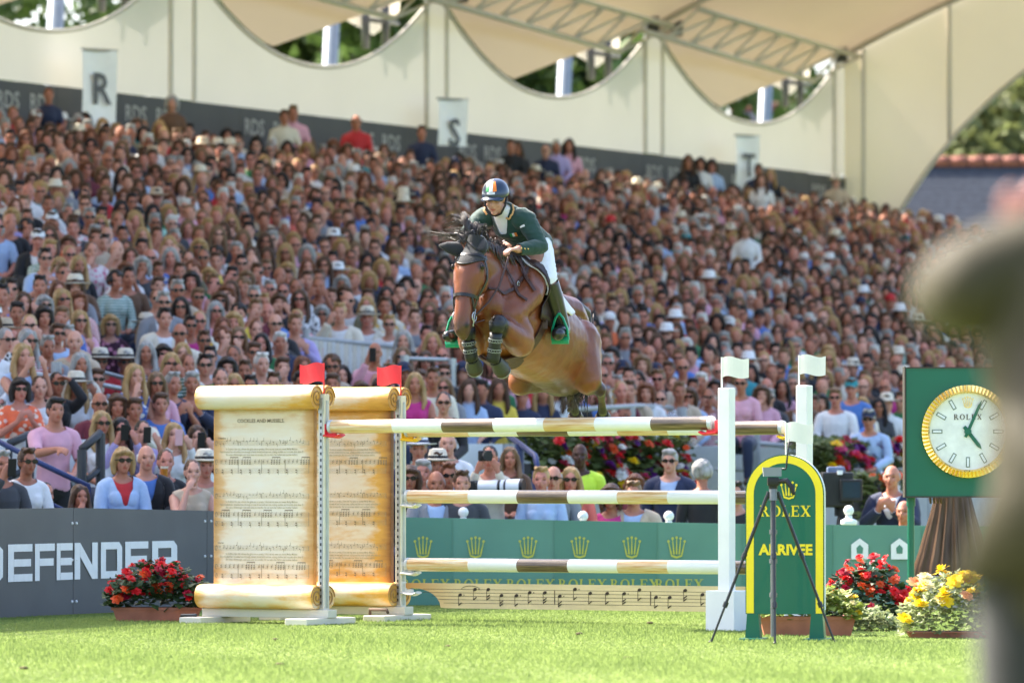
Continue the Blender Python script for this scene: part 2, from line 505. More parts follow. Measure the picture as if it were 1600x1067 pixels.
# section banners hung in front of the back wall
for ch, px, yt, yb, wpx in (('R', 154, 78, 200, 52), ('S', 707, 155, 228, 46), ('T', 1168, 212, 300, 38)):
    kx = (px - 800) / FPX; tt = (7.65 - .889 * .7 + kx * (85 - .458 * .7)) / (.458 - kx * .889)
    c0 = S(tt, .7, 0); Yd = c0.y
    zt, zb = CAM_Z + (HORIZON - yt) * Yd / FPX, CAM_Z + (HORIZON - yb) * Yd / FPX
    w = wpx * Yd / FPX / .80
    ax = Vector((.80, .60, 0)).normalized(); nn = ax.cross(Vector((0, 0, 1)))
    o = thing('section_banner', 'white hanging banner with the section letter %s over the top rows' % ch, 'banner', (c0.x, c0.y, zb), 0, 'section letter banners')
    b = MB()
    b.grid(lambda i, j: c0 + ax * ((i - .5) * w * (1 - .03 * j)) + nn * (.03 * math.sin(i * 5 + j * 3)) + Vector((0, 0, zb + (zt - zb) * j)), 8, 12)
    bo = b.build('banner_cloth', pm('banner_cloth_' + ch, (.92, .92, .91), .7, namt=.03), o, smooth=True, world=True)
    b = MB(); b.loft([c0 + ax * (-.52 * w) + Vector((0, 0, zt)), c0 + ax * (.52 * w) + Vector((0, 0, zt))], [.025, .025], n=6); b.build('banner_bar', M['steel'], o, world=True)
    b = MB(); zc = zb + (zt - zb) * {'R': .48, 'S': .25, 'T': .45}[ch]
    put_text(b, ch, c0 + nn * .06 + Vector((0, 0, zc)), ax, (0, 0, 1), w * 1.05, .014, xs=.85); b.build('letter', M['hoard_grey'], o, world=True)

# ------------------------------------------------------------------ distant houses and trees
M['slate'] = pm('roof_slate', (.040, .046, .060), .85, namt=.25, nscale=6, bump=.3, spec=.1)
M['brick_wall'] = pm('brick_wall', (.36, .17, .12), .85, namt=.2, nscale=4)
M['ridge_tile'] = pm('ridge_tile', (.22, .075, .05), .8, namt=.2)
def house(name, label, x0, x1, Y, eave, ridge, dep):
    o = thing(name, label, 'house', ((x0 + x1) / 2, Y, 0))
    b = MB(); b.box(((x0 + x1) / 2, Y + dep / 2, eave / 2), (x1 - x0, dep, eave)); b.build('wall', M['brick_wall'], o, world=True)
    rows = 26                                                     # courses of slates, each lapping the one below
    for k in range(rows):
        a0, a1 = k / rows, (k + 1) / rows
        b = MB(); y0, y1 = Y - .4 + (dep / 2 + .4) * a0, Y - .4 + (dep / 2 + .4) * a1
        z0, z1 = eave + (ridge - eave) * a0, eave + (ridge - eave) * a1
        b.add([(x0 - .3, y0, z0 + .012), (x1 + .3, y0, z0 + .012), (x1 + .3, y1, z1), (x0 - .3, y1, z1), (x0 - .3, y0, z0 - .02), (x1 + .3, y0, z0 - .02)], [(0, 1, 2, 3), (4, 5, 1, 0)])
        b.build('slate_course', M['slate'], o, world=True)
    b = MB(); b.add([(x0 - .3, Y + dep / 2, ridge), (x1 + .3, Y + dep / 2, ridge), (x1 + .3, Y + dep + .4, eave), (x0 - .3, Y + dep + .4, eave)], [(0, 1, 2, 3)]); b.build('rear_roof', M['slate'], o, world=True)
    for i in range(int((x1 - x0) / .5)):
        b = MB(); b.loft([(x0 - .3 + i * .5, Y + dep / 2, ridge + .05), (x0 + .17 + i * .5, Y + dep / 2, ridge + .07)], [.17, .19], n=8); b.build('ridge_tile', M['ridge_tile'], o, smooth=True, world=True)
    return o
house('slate_roof_house', 'long house with grey slate roof and red ridge tiles beyond the stand', 10.5, 21, 160, 5.2, 10.15, 9)
house('brick_house', 'small brick house with red ridge glimpsed through the gap above banner T', 7.0, 8.9, 172, 11.4, 12.35, 5)

M['bark'] = pm('bark', (.10, .075, .05), .9, namt=.3, nscale=6, bump=.4)
M['leaf_a'] = pm('leaf_green', (.075, .12, .03), .6, namt=.5, nscale=1.2, transl=.35)
M['leaf_b'] = pm('leaf_pale_green', (.15, .17, .06), .6, namt=.5, nscale=1.2, transl=.35)
def crown_mesh(seed, rx, ry, rz, n, leaf):
    g = np.random.default_rng(seed); lob = []
    for i in range(26):
        d = g.normal(size=3); d /= np.linalg.norm(d)
        lob.append((d * np.array([rx, ry, rz]) * g.uniform(.35, .85), g.uniform(.22, .4) * rx))
    k = g.integers(0, len(lob), n)
    d = g.normal(size=(n, 3)); d /= np.linalg.norm(d, axis=1)[:, None]
    c = np.array([lob[i][0] for i in k]) + d * (np.array([lob[i][1] for i in k]) * g.uniform(.55, 1.05, n))[:, None]
    a = g.normal(size=(n, 3)); a /= np.linalg.norm(a, axis=1)[:, None]
    b = np.cross(a, g.normal(size=(n, 3))); b /= np.linalg.norm(b, axis=1)[:, None]
    s_ = g.uniform(.6, 1.2, n)[:, None] * leaf
    co = np.stack([c - a * s_, c + b * s_ * .55, c + a * s_, c - b * s_ * .55], 1).reshape(-1, 3)
    me = bpy.data.meshes.new('crown')
    me.vertices.add(n * 4); me.vertices.foreach_set('co', co.ravel())
    me.loops.add(n * 4); me.loops.foreach_set('vertex_index', np.arange(n * 4, dtype=np.int32))
    me.polygons.add(n); me.polygons.foreach_set('loop_start', np.arange(0, n * 4, 4, dtype=np.int32))
    me.update(); me.validate()
    return me
CROWN = [crown_mesh(11, 4.6, 4.2, 4.8, 9000, .22), crown_mesh(12, 4.2, 4.4, 4.2, 7000, .2)]
def tree(x, y, h, r, label, k, leafm):
    o = thing('broadleaf_tree', label, 'tree', (x, y, 0), rnd.uniform(0, 6), 'trees behind the grandstand')
    b = MB(); b.loft([(0, 0, 0), (.1, 0, h * .3), (0, .1, h * .62)], [.38, .3, .16], n=9)
    for i in range(5):
        a = i * 1.26; b.loft([(0, 0, h * (.3 + .05 * i)), (math.cos(a) * r * .4, math.sin(a) * r * .4, h * (.5 + .04 * i)), (math.cos(a) * r * .7, math.sin(a) * r * .7, h * (.62 + .05 * i))], [.16, .1, .04], n=6)
    b.build('trunk', M['bark'], o, smooth=True)
    c = link_mesh('crown', CROWN[k].copy(), leafm, o)
    c.location = (0, 0, h * .66); c.scale = (r / 4.6, r / 4.6, h * .36 / 4.8)
tree(-12.3, 138, 16, 5.2, 'dark green tree with sky between its leaves behind the scallop left of banner R', 1, M['leaf_a'])
tree(-4.5, 140, 17.5, 6.0, 'dense green tree filling the gap between banners R and S', 0, M['leaf_a'])
tree(1.6, 142, 17.2, 6.0, 'dense dark tree filling the gap right of banner S', 0, M['leaf_a'])
tree(8.0, 185, 15.2, 3.6, 'thin pale tree against white sky above banner T', 1, M['leaf_b'])
tree(15.6, 186, 16.5, 6.6, 'pale sunlit tree beyond the slate roof at the right edge', 0, M['leaf_b'])
tree(20.2, 190, 15.5, 6.0, 'second sunlit tree beyond the slate roof, nearer the right frame edge', 1, M['leaf_b'])

# ------------------------------------------------------------------ hoardings
def crown_emblem(mb, o, ax, ay, w, h, eps, nn):
    """five spikes tipped with balls over a curved band"""
    o = Vector(o); k = 0
    for i in range(5):
        q = (i - 2) / 2
        bx, tx, ty = q * .30, q * .46, .86 - .16 * q * q
        mb.flat([((bx - .05) * w, .18 * h), ((bx + .05) * w, .18 * h), ((tx + .018) * w, ty * h), ((tx - .018) * w, ty * h)], o + nn * eps * k, ax, ay); k += 1
        mb.flat([((tx + .075 * math.cos(a)) * w, (ty + .02 + .075 * math.sin(a) * w / h) * h) for a in np.linspace(0, 6.283, 10)[:-1]], o + nn * eps * k, ax, ay); k += 1
    ring = [(-.36, .22), (-.30, .08), (0, .0), (.30, .08), (.36, .22), (.25, .15), (0, .09), (-.25, .15)]
    mb.flat([(ring[i][0] * w, ring[i][1] * h) for i in (0, 1, 2, 6, 7)], o + nn * eps * k, ax, ay); k += 1
    mb.flat([(ring[i][0] * w, ring[i][1] * h) for i in (2, 3, 4, 5, 6)], o + nn * eps * k, ax, ay)

def serif_word(mb, word, o, ax, ay, h, eps, nn, gap=.14):
    """slab lettering in capitals, h tall, centred on o"""
    W = {'R': .86, 'O': .95, 'L': .74, 'E': .78, 'X': .92}
    tot = sum(W[c] for c in word) + gap * (len(word) - 1)
    x = -tot / 2; k = 0; o = Vector(o)
    def q(poly):
        nonlocal k
        mb.flat([((x + a) * h, (b - .5) * h) for a, b in poly], o + nn * eps * (k % 9), ax, ay); k += 1
    def bar(a, b, c, d): q([(a, b), (c, b), (c, d), (a, d)])
    for c in word:
        w = W[c]
        if c in 'RLE': bar(.09, .07, .27, .93); bar(0, 0, .36, .07); bar(0, .93, .36, 1)
        if c == 'R':
            for i in range(8):
                a0, a1 = -math.pi / 2 + math.pi * i / 8, -math.pi / 2 + math.pi * (i + 1) / 8
                q([(.36 + .30 * math.cos(a0), .735 + .265 * math.sin(a0)), (.36 + .30 * math.cos(a1), .735 + .265 * math.sin(a1)), (.36 + .13 * math.cos(a1), .735 + .19 * math.sin(a1)), (.36 + .13 * math.cos(a0), .735 + .19 * math.sin(a0))])
            bar(.27, .47, .40, .545); bar(.27, .925, .40, 1)
            q([(.36, .5), (.54, .5), (.82, .06), (.62, .06)]); bar(.58, 0, .9, .07)
        elif c == 'O':
            for i in range(18):
                a0, a1 = math.tau * i / 18, math.tau * (i + 1) / 18
                q([(.475 + .47 * math.cos(a0), .5 + .52 * math.sin(a0)), (.475 + .47 * math.cos(a1), .5 + .52 * math.sin(a1)), (.475 + .28 * math.cos(a1), .5 + .44 * math.sin(a1)), (.475 + .28 * math.cos(a0), .5 + .44 * math.sin(a0))])
        elif c == 'L':
            bar(.27, 0, .72, .075); q([(.64, .075), (.72, .075), (.72, .32), (.68, .32)])
        elif c == 'E':
            bar(.27, 0, .74, .075); bar(.27, .925, .72, 1); bar(.27, .475, .55, .55)
            q([(.66, .075), (.74, .075), (.74, .3), (.71, .3)]); q([(.64, .925), (.72, .925), (.72, .72), (.69, .72)]); bar(.53, .38, .58, .64)
        elif c == 'X':
            q([(.08, .94), (.3, .94), (.84, .06), (.62, .06)]); q([(.7, .94), (.8, .94), (.22, .06), (.12, .06)])
            bar(0, .93, .36, 1); bar(.6, .93, .92, 1); bar(0, 0, .34, .07); bar(.55, 0, .92, .07)
        x += w + gap

def block_word(mb, word, o, ax, ay, h, w, gap, nn):
    """wide square capitals; o is the lower left corner"""
    x = 0; k = 0; o = Vector(o); s_ = .2; sw = .24
    def q(poly):
        nonlocal k
        mb.flat([(x + a * w, b * h) for a, b in poly], o + nn * (.0004 * (k % 7)), ax, ay); k += 1
    def bar(a, b, c, d): q([(a, b), (c, b), (c, d), (a, d)])
    for c in word:
        if c == 'D':
            bar(0, s_, sw, 1 - s_); q([(0, 0), (.86, 0), (1, .14), (1, s_), (0, s_)]); q([(0, 1 - s_), (1, 1 - s_), (1, .86), (.86, 1), (0, 1)]); bar(1 - sw, s_, 1, 1 - s_)
        elif c in 'EF':
            bar(0, 0, sw, 1); bar(sw, 1 - s_, 1, 1); bar(sw, .5 - s_ / 2, .94, .5 + s_ / 2)
            if c == 'E': bar(sw, 0, 1, s_)
        elif c == 'N':
            bar(0, 0, sw, 1); bar(1 - sw, 0, 1, 1); q([(sw, 1), (sw, .62), (1 - sw, 0), (1 - sw, .38)])
        elif c == 'R':
            bar(0, 0, sw, 1); q([(sw, 1 - s_), (1, 1 - s_), (1, .86), (.86, 1), (sw, 1)]); bar(1 - sw, .52, 1, 1 - s_); bar(sw, .36, 1, .54); q([(.52, .36), (.8, .36), (1, 0), (.7, 0)])
        x += w + gap

M['hoard_green'] = pm('green_hoarding_print', (.085, .23, .175), .45, namt=.08, nscale=2)
M['hoard_green_pale'] = pm('pale_green_hoarding_print', (.11, .265, .205), .45, namt=.08, nscale=2)
M['print_yellow'] = pm('yellow_print', (.50, .50, .08), .5, namt=.05)
M['print_white'] = pm('white_print', (.78, .80, .82), .5, namt=.05)
hA = thing('advertising_hoarding', 'grey pitchside hoarding with big white lettering in front of the left spectators', 'hoarding', (-4, 46, 0))
cr = [(-9.4, 33.4, .90), (-4.12, 45.4, .885), (-3.6, 46.7, .887), (-2.62, 48.9, .85), (-1.2, 51.6, .80)]
for (x0, y0, h0), (x1, y1, h1) in zip(cr, cr[1:]):
    d = Vector((x1 - x0, y1 - y0, 0)); nn = d.normalized().cross(Vector((0, 0, 1)))
    a, b_ = Vector((x0, y0, 0)), Vector((x1, y1, 0)); up = Vector((0, 0, 1)); ins = d.normalized() * .004
    b = MB(); th = -nn * .05
    vs = [a + ins + up * .015, b_ - ins + up * .015, b_ - ins + up * h1, a + ins + up * h0]
    b.add(vs + [v + th for v in vs], [(0, 1, 2, 3), (7, 6, 5, 4), (0, 4, 5, 1), (1, 5, 6, 2), (2, 6, 7, 3), (3, 7, 4, 0)])
    b.build('hoarding_panel', M['hoard_grey'], hA, world=True)
    for q in (.02, .98):
        b = MB()
        for hz in (.12, .46, .76): b.ell(a.lerp(b_, q) + up * hz + nn * .004, (.012, .012, .012), n=6, m=4)
        b.build('fixing', M['print_white'], hA, world=True)
# lettering follows the two visible panels
def on_hoard(xpx):
    """point on the hoarding line at a photograph column"""
    k = (xpx - 800) / FPX
    for (x0, y0, h0), (x1, y1, h1) in zip(cr[:-1], cr[1:]):
        s_ = (k * y0 - x0) / ((x1 - x0) - k * (y1 - y0))
        if -1e-6 <= s_ <= 1.0 + 1e-6: return Vector((x0 + (x1 - x0) * s_, y0 + (y1 - y0) * s_, 0))
    return Vector((k * 46, 46, 0))
lt = MB()
for ch, xa, xb in (('D', -48, 4), ('E', 12, 50), ('F', 54, 85), ('E', 88, 113), ('N', 116, 152), ('D', 157, 190), ('E', 195, 231), ('R', 237, 276)):
    A, B = on_hoard(xa), on_hoard(xb)
    d = (B - A); nn = d.normalized().cross(Vector((0, 0, 1)))
    block_word(lt, ch, A + nn * .006 + Vector((0, 0, .30)), d.normalized(), (0, 0, 1), .30, d.length, 0, nn)
lt.build('lettering', M['print_white'], hA, world=True)

hB = thing('advertising_hoarding', 'green pitchside hoarding with yellow crowns and lettering behind the jump', 'hoarding', (2, 50, 0))
GX = [626, 706, 866, 1026, 1160, 1300, 1440, 1620]
def green_pt(px): return Vector(((px - 800) * 50.2 / FPX, 50.2, 0))
def green_h(px): return np.interp(px, [626, 1160, 1620], [.785, .725, .70])
for i, (a, b_) in enumerate(zip(GX, GX[1:])):
    A, B = green_pt(a), green_pt(b_); up = Vector((0, 0, 1)); off = Vector((0, .012 * (i % 2), 0))
    vs = [A + off + up * .01, B + off + up * .01, B + off + up * green_h(b_), A + off + up * green_h(a)]
    b = MB(); b.add(vs + [v + Vector((0, .05, 0)) for v in vs], [(0, 1, 2, 3), (7, 6, 5, 4), (0, 4, 5, 1), (1, 5, 6, 2), (2, 6, 7, 3), (3, 7, 4, 0)])
    b.build('hoarding_panel', M['hoard_green_pale' if i % 2 else 'hoard_green'], hB, world=True)
nn = Vector((0, -1, 0)); up = Vector((0, 0, 1)); ax = Vector((1, 0, 0))
for px in (661, 743, 825, 906, 987, 1057):
    b = MB(); crown_emblem(b, green_pt(px) + nn * .006 + up * (CAM_Z - (872 - 743) * 50.2 / FPX), ax, up, .155, .21, .0003, nn)
    b.build('crown_emblem', M['print_yellow'], hB, world=True)
    b = MB(); serif_word(b, 'ROLEX', green_pt(px + 4) + nn * .006 + up * (CAM_Z - (912 - 743) * 50.2 / FPX), ax, up, .088, .0003, nn)
    b.build('lettering', M['print_yellow'], hB, world=True)
for px in (1343, 1405):
    c = green_pt(px) + nn * .008 + up * (CAM_Z - (868 - 743) * 50.2 / FPX)
    b = MB(); b.prism([(-.075, -.03), (.075, -.03), (.075, .10), (0, .155), (-.075, .10)], c, ax, up, .006); b.build('badge', M['print_white'], hB, world=True)
    b = MB(); b.flat([(-.025, .02), (.025, .02), (.03, .07), (0, .1), (-.03, .07)], c + nn * .002, ax, up); b.build('badge_mark', M['hoard_green'], hB, world=True)
for px, py, nk in ((724, 800, 'by the man in a grey waistcoat'), (911, 806, 'below the steward in the yellow vest'), (1045, 806, 'below the man in navy'), (1326, 806, 'in front of the broadcast camera')):
    q = P(px, py, 51.2); o = thing('ball_topped_post', 'white ball topped post showing over the green hoarding ' + nk, 'post', (q.x, q.y, 0), 0, 'ball topped white posts')
    b = MB(); hz = q.z + (.05 if px == 1326 else 0)
    b.lathe([(.05, 0), (.05, hz - .14), (.075, hz - .12), (.075, hz - .09), (.032, hz - .07), (.03, hz - .045)], n=14); b.build('shaft', M['white'], o, smooth=40)
    b = MB(); b.ell((0, 0, hz), (.047, .047, .047)); b.build('ball', M['white'], o, smooth=True)
# ------------------------------------------------------------------ the jump
JO = Vector((-1.455, 44.0, 0)); JA = R(30)
JX, JY = Vector((math.cos(JA), -math.sin(JA), 0)), Vector((math.sin(JA), math.cos(JA), 0))
def J(x, y, z): return JO + JX * x + JY * y + Vector((0, 0, z))
SPREAD, PLEN = 1.15, 3.42

def scroll_mat(name, orange, edge=1.0):
    """old parchment: scorched towards the edges, the burn uneven"""
    m = bpy.data.materials.new(name); m.use_nodes = True
    nt = m.node_tree; N = nt.nodes; K = nt.links.new; b = N['Principled BSDF']; b.inputs['Roughness'].default_value = .5
    tc = N.new('ShaderNodeTexCoord'); sp = N.new('ShaderNodeSeparateXYZ'); K(tc.outputs['Generated'], sp.inputs[0])
    def mth(op, a, c=None):
        x = N.new('ShaderNodeMath'); x.operation = op
        for i, v in enumerate((a, c)):
            if v is None: continue
            if isinstance(v, (int, float)): x.inputs[i].default_value = v
            else: K(v, x.inputs[i])
        return x.outputs[0]
    ex = mth('ABSOLUTE', mth('SUBTRACT', mth('MULTIPLY', sp.outputs[0], 2), 1))
    ez = mth('ABSOLUTE', mth('SUBTRACT', mth('MULTIPLY', sp.outputs[2], 2), 1))
    ed = mth('MAXIMUM', mth('POWER', ex, 5), mth('MULTIPLY', mth('POWER', ez, 7), .9))
    mp = N.new('ShaderNodeMapping'); mp.inputs['Scale'].default_value = (1.6, 1.6, 5.5); K(tc.outputs['Object'], mp.inputs[0])
    nz = N.new('ShaderNodeTexNoise'); nz.inputs['Scale'].default_value = 1.7; nz.inputs['Detail'].default_value = 7; nz.inputs['Roughness'].default_value = .62
    K(mp.outputs[0], nz.inputs['Vector'])
    t = mth('ADD', mth('MULTIPLY', ed, (.55 + .25 * orange) * edge), mth('MULTIPLY', mth('SUBTRACT', nz.outputs[0], .5), .88))
    t = mth('ADD', t, .10 + .20 * orange)
    rp = N.new('ShaderNodeValToRGB'); e = rp.color_ramp.elements
    e[0].position, e[0].color = .0, (.75, .70, .60, 1)
    e[1].position, e[1].color = 1.0, (.22, .085, .02, 1)
    for p_, c_ in ((.26, (.74, .63, .47, 1)), (.45, (.62, .38, .17, 1) if orange < .5 else (.68, .37, .07, 1)), (.75, (.45, .22, .05, 1))):
        q = e.new(p_); q.color = c_
    K(t, rp.inputs[0])
    K(rp.outputs[0], b.inputs['Base Color'])
    return m
M['scroll'] = [scroll_mat('parchment_paint', .15), scroll_mat('orange_parchment_paint', .8)]
M['roll'] = [scroll_mat('parchment_roll_paint', .75, .3), scroll_mat('orange_parchment_roll_paint', 1.1, .3)]
M['volute_line'] = pm('volute_line', (.40, .22, .08), .6)
M['track'] = pm('cup_track_steel', (.45, .47, .50), .4, .7)

M['ink_print'] = pm('worn_printed_ink', (.23, .18, .12), .7, namt=.3, nscale=60)
LYR = ['In Dublin\'s fair city, where the girls are so pretty, I first set my eyes on sweet Molly Malone',
       'She wheeled her wheelbarrow through streets broad and narrow, crying cockles and mussels alive alive O',
       'She was a fishmonger, and sure twas no wonder, for so were her father and mother before']
def staff_print(mb, faint, o, ax, az, w, seed):
    """one line of vocal stave, three lines of words and two piano staves"""
    g = random.Random(seed); k = [0]; nn = ax.cross(az)
    def rect(b, x0, z0, x1, z1):
        k[0] += 1; b.flat([(x0, z0), (x1, z0), (x1, z1), (x0, z1)], o + nn * (.00025 * (k[0] % 12)), ax, az)
    def head(x, z, r=.0050):
        k[0] += 1; mb.flat([(x + r * math.cos(a), z + r * .75 * math.sin(a)) for a in (0, 1.05, 2.1, 3.14, 4.2, 5.25)], o + nn * (.003 + .00025 * (k[0] % 12)), ax, az)
    for zt in (0, -.145, -.215):
        for i in range(5): rect(faint, 0, zt - i * .0085, w, zt - i * .0085 + .0016)
    for i in range(5):
        x = w * i / 4
        for z0, z1 in ((0, -.036), (-.145, -.25)): rect(mb, x - .0015 if i else 0, z1, x + .0018, z0)
    for i in range(4):                                             # clef-like curls
        pass
    for zt in (0, -.145, -.215):
        for a in range(10):
            an = a / 10 * 5.5; head(.017 + .009 * math.cos(an), zt - .017 + .017 * math.sin(an), .0035)
    for i in range(26):
        x = .05 + (w - .07) * i / 26; z = g.choice((.004, 0, -.008, -.017, -.022)); head(x, z)
        if g.random() < .8: rect(mb, x + .004, z, x + .0062, z + .026 * g.choice((1, -1)))
    i = 0
    while i < 20:
        x = .06 + (w - .09) * i / 20
        if g.random() < .35:
            for q in range(4):
                xx = x + q * .024
                for z in (-.152, -.166, -.178): head(xx, z, .006)
                rect(mb, xx + .0036, -.178, xx + .0052, -.128)
            rect(mb, x + .0045, -.130, x + .079, -.124); i += 3
        else:
            for z in (-.155, -.168): head(x, z)
            rect(mb, x + .0045, -.168, x + .0066, -.14); i += 1
    for i in range(9):
        x = .07 + (w - .1) * i / 9
        head(x, -.225, .007); head(x, -.243, .007); rect(mb, x + .005, -.262, x + .0072, -.222)
    for i, line in enumerate(LYR):
        put_text(faint, line, o + nn * .0035 + ax * (w / 2) + az * (-.063 - .022 * i), ax, az, .021, .0004, xs=w / .95 * .93)

def volute(mb, c, ax, az, nn, r, mirror):
    """spiral line on the end of a roll"""
    pts = []
    for i in range(40):
        a = i / 39 * 2.1 * math.tau; q = r * (.92 - .78 * i / 39)
        pts.append(c + ax * (mirror * q * math.cos(a)) + az * (q * math.sin(a)) + nn * .003)
    mb.loft(pts, [.006] * 40, n=5)

def wing(name, label, yoff, k, flag_label):
    mat = M['scroll'][k]
    o = thing(name, label, 'jump wing', J(0, yoff, 0), -JA, 'parchment scroll jump wings')
    W, RR = 1.07, .095
    xs0, xs1 = -W, -.035
    b = MB(); b.box(((xs0 + xs1) / 2 + .015, 0, .97), (W - .15, .05, 1.58), bev=.004); b.build('sheet', mat, o)
    for nm, zc in (('top_roll', 1.757), ('bottom_roll', .213)):
        for y, q in ((-.085, -1), (.085, 1)):
            b = MB(); xe = -.035 if True else 0
            n = 10
            b.loft([(xs0 - .01 + (W + .0) * i / n, y, zc) for i in range(n + 1)], [(RR * .96 if i in (0, n) else RR) for i in range(n + 1)], side=(0, 1, 0), n=28)
            ro = b.build(nm, M['roll'][k], o, smooth=50)
            v = MB(); volute(v, Vector((xs0 - .01 + W, y, zc)), Vector((0, 1, 0)), Vector((0, 0, 1)), Vector((1, 0, 0)), RR, q)
            v.build('volute', M['volute_line'], ro, smooth=True)
    # base: long sill on two cross feet
    b = MB(); b.box((-.50, 0, .085), (1.16, .13, .065), bev=.006); b.build('base_sill', M['cream'], o)
    for x in (-1.0, -.03):
        b = MB(); b.box((x, 0, .027), (.20, .72, .052), bev=.008); b.build('foot', M['cream'], o)
    if k == 1:
        b = MB(); b.loft([(-.1, -.3, .06), (-.1, -.3, .10), (.09, -.36, .10), (.10, -.36, .08)], [.013] * 4, n=8, round_caps=True); b.build('foot_hook', pm('rusty_iron', (.10, .06, .04), .7), o, smooth=True)
    else:
        b = MB(); b.loft([(-1.18, -.2, .06), (-1.05, -.2, .065)], [.014] * 2, n=8, round_caps=True); b.build('foot_hook', M['dark_metal'], o, smooth=True)
    # upright with its perforated steel track
    b = MB(); b.box((.0, 0, .94), (.055, .075, 1.68), bev=.004); b.build('upright', M['cream'], o)
    b = MB(); b.box((.0305, 0, .93), (.006, .03, 1.6)); b.build('cup_track', M['track'], o)
    b = MB(); b.box((-.0, -.0405, .93), (.028, .006, 1.6)); tk = b.build('cup_track', M['track'], o)
    b = MB()
    for i in range(31): b.box((-.0, -.0436, .17 + i * .05), (.012, .003, .022))
    b.build('track_hole', M['black'], tk)
    b = MB(); b.box((.0, -.046, 1.69), (.04, .012, .12), bev=.003); b.build('track_plate', M['steel'], o)
    # printed music
    f = -.0262; ink, faint = MB(), MB()
    oo = Vector((-1.0 + .005, f, 1.20)); ax, az = Vector((1, 0, 0)), Vector((0, 0, 1))
    for i, zt in enumerate((1.42, 1.01, .605)): staff_print(ink, faint, Vector((-.985, f, zt)), ax, az, .865, 5 + i)
    put_text(ink, 'COCKLES AND MUSSELS.', (-.56, f - .003, 1.575), ax, az, .039, .0006)
    put_text(ink, 'Andantino', (-.92, f - .003, 1.442), ax, az, .018, .0004)
    put_text(ink, 'Chorus', (-.93, f - .003, .627), ax, az, .018, .0004)
    ink.build('printed_notes', M['ink_print'], o)['kind'] = 'stuff'; faint.build('printed_staves', M['ink_faint'], o)['kind'] = 'stuff'
    fl = flag(J(.0, yoff, 1.785), 'red', flag_label, .235)
    return o

def flag(base, col, label, h=.27, d=-1):
    m = M['red_plastic'] if col == 'red' else M['flag_white']
    o = thing('marker_flag', label, 'flag', base, -JA + R(8), col + ' marker flags of the jump')
    b = MB(); b.loft([(0, 0, 0), (0, 0, h)], [.007, .007], n=8); b.build('stick', m, o, smooth=40)
    b = MB(); n = 10; sx = .205; top, bot = [], []
    for i in range(n + 1):
        q = i / n; w_ = .012 * math.sin(q * 6.0)
        top.append((d * (.004 + sx * q), h - .006 + w_)); bot.append((d * (.004 + sx * q - .012 * math.sin(q * 3)), h - .150 + w_ * .9))
    fr = [Vector((x, -.003 - .012 * math.sin(i / n * 5), z)) for i, (x, z) in enumerate(top)] + [Vector((x, -.003 - .012 * math.sin(i / n * 5), z)) for i, (x, z) in enumerate(bot)]
    bk = [p + Vector((0, .006, 0)) for p in fr]; N_ = n + 1; fs = []
    for i in range(n):
        fs += [(i, i + 1, N_ + i + 1, N_ + i), (2 * N_ + i, 3 * N_ + i, 3 * N_ + i + 1, 2 * N_ + i + 1), (i, 2 * N_ + i, 2 * N_ + i + 1, i + 1), (N_ + i, N_ + i + 1, 3 * N_ + i + 1, 3 * N_ + i)]
    fs += [(0, N_, 3 * N_, 2 * N_), (n, 2 * N_ + n, 3 * N_ + n, N_ + n)]
    b.add(fr + bk, fs); b.build('pennant', m, o)
    return o
M['flag_white'] = pm('ivory_plastic', (.74, .73, .66), .5, namt=.03)

w0 = wing('scroll_wing', 'near parchment scroll wing printed with sheet music, pale cream, holding the top pole', 0, 0, 'red flag on the pale near scroll wing')
w1 = wing('scroll_wing', 'far parchment scroll wing printed with sheet music, burnt orange, behind the near one', SPREAD, 1, 'red flag on the burnt orange far scroll wing')

# safety cups, one per pole end, bolted to their uprights
def cup(parent_o, x, y, z, mat, d):
    b = MB(); n = 8
    b.box((x + d * .02, y, z + .01), (.03, .07, .09), bev=.006)
    b.loft([(x + d * .02, y, z - .035), (x + d * .13, y, z - .045), (x + d * .165, y, z - .03)], [(.05, .012), (.055, .014), (.05, .012)], side=(0, 1, 0), n=10)
    b.box((x + d * .07, y, z - .02), (.09, .03, .03), bev=.006)
    b.build('pole_cup', mat, parent_o, smooth=40)
M['white_plastic'] = pm('white_plastic', (.70, .70, .66), .45, namt=.05)

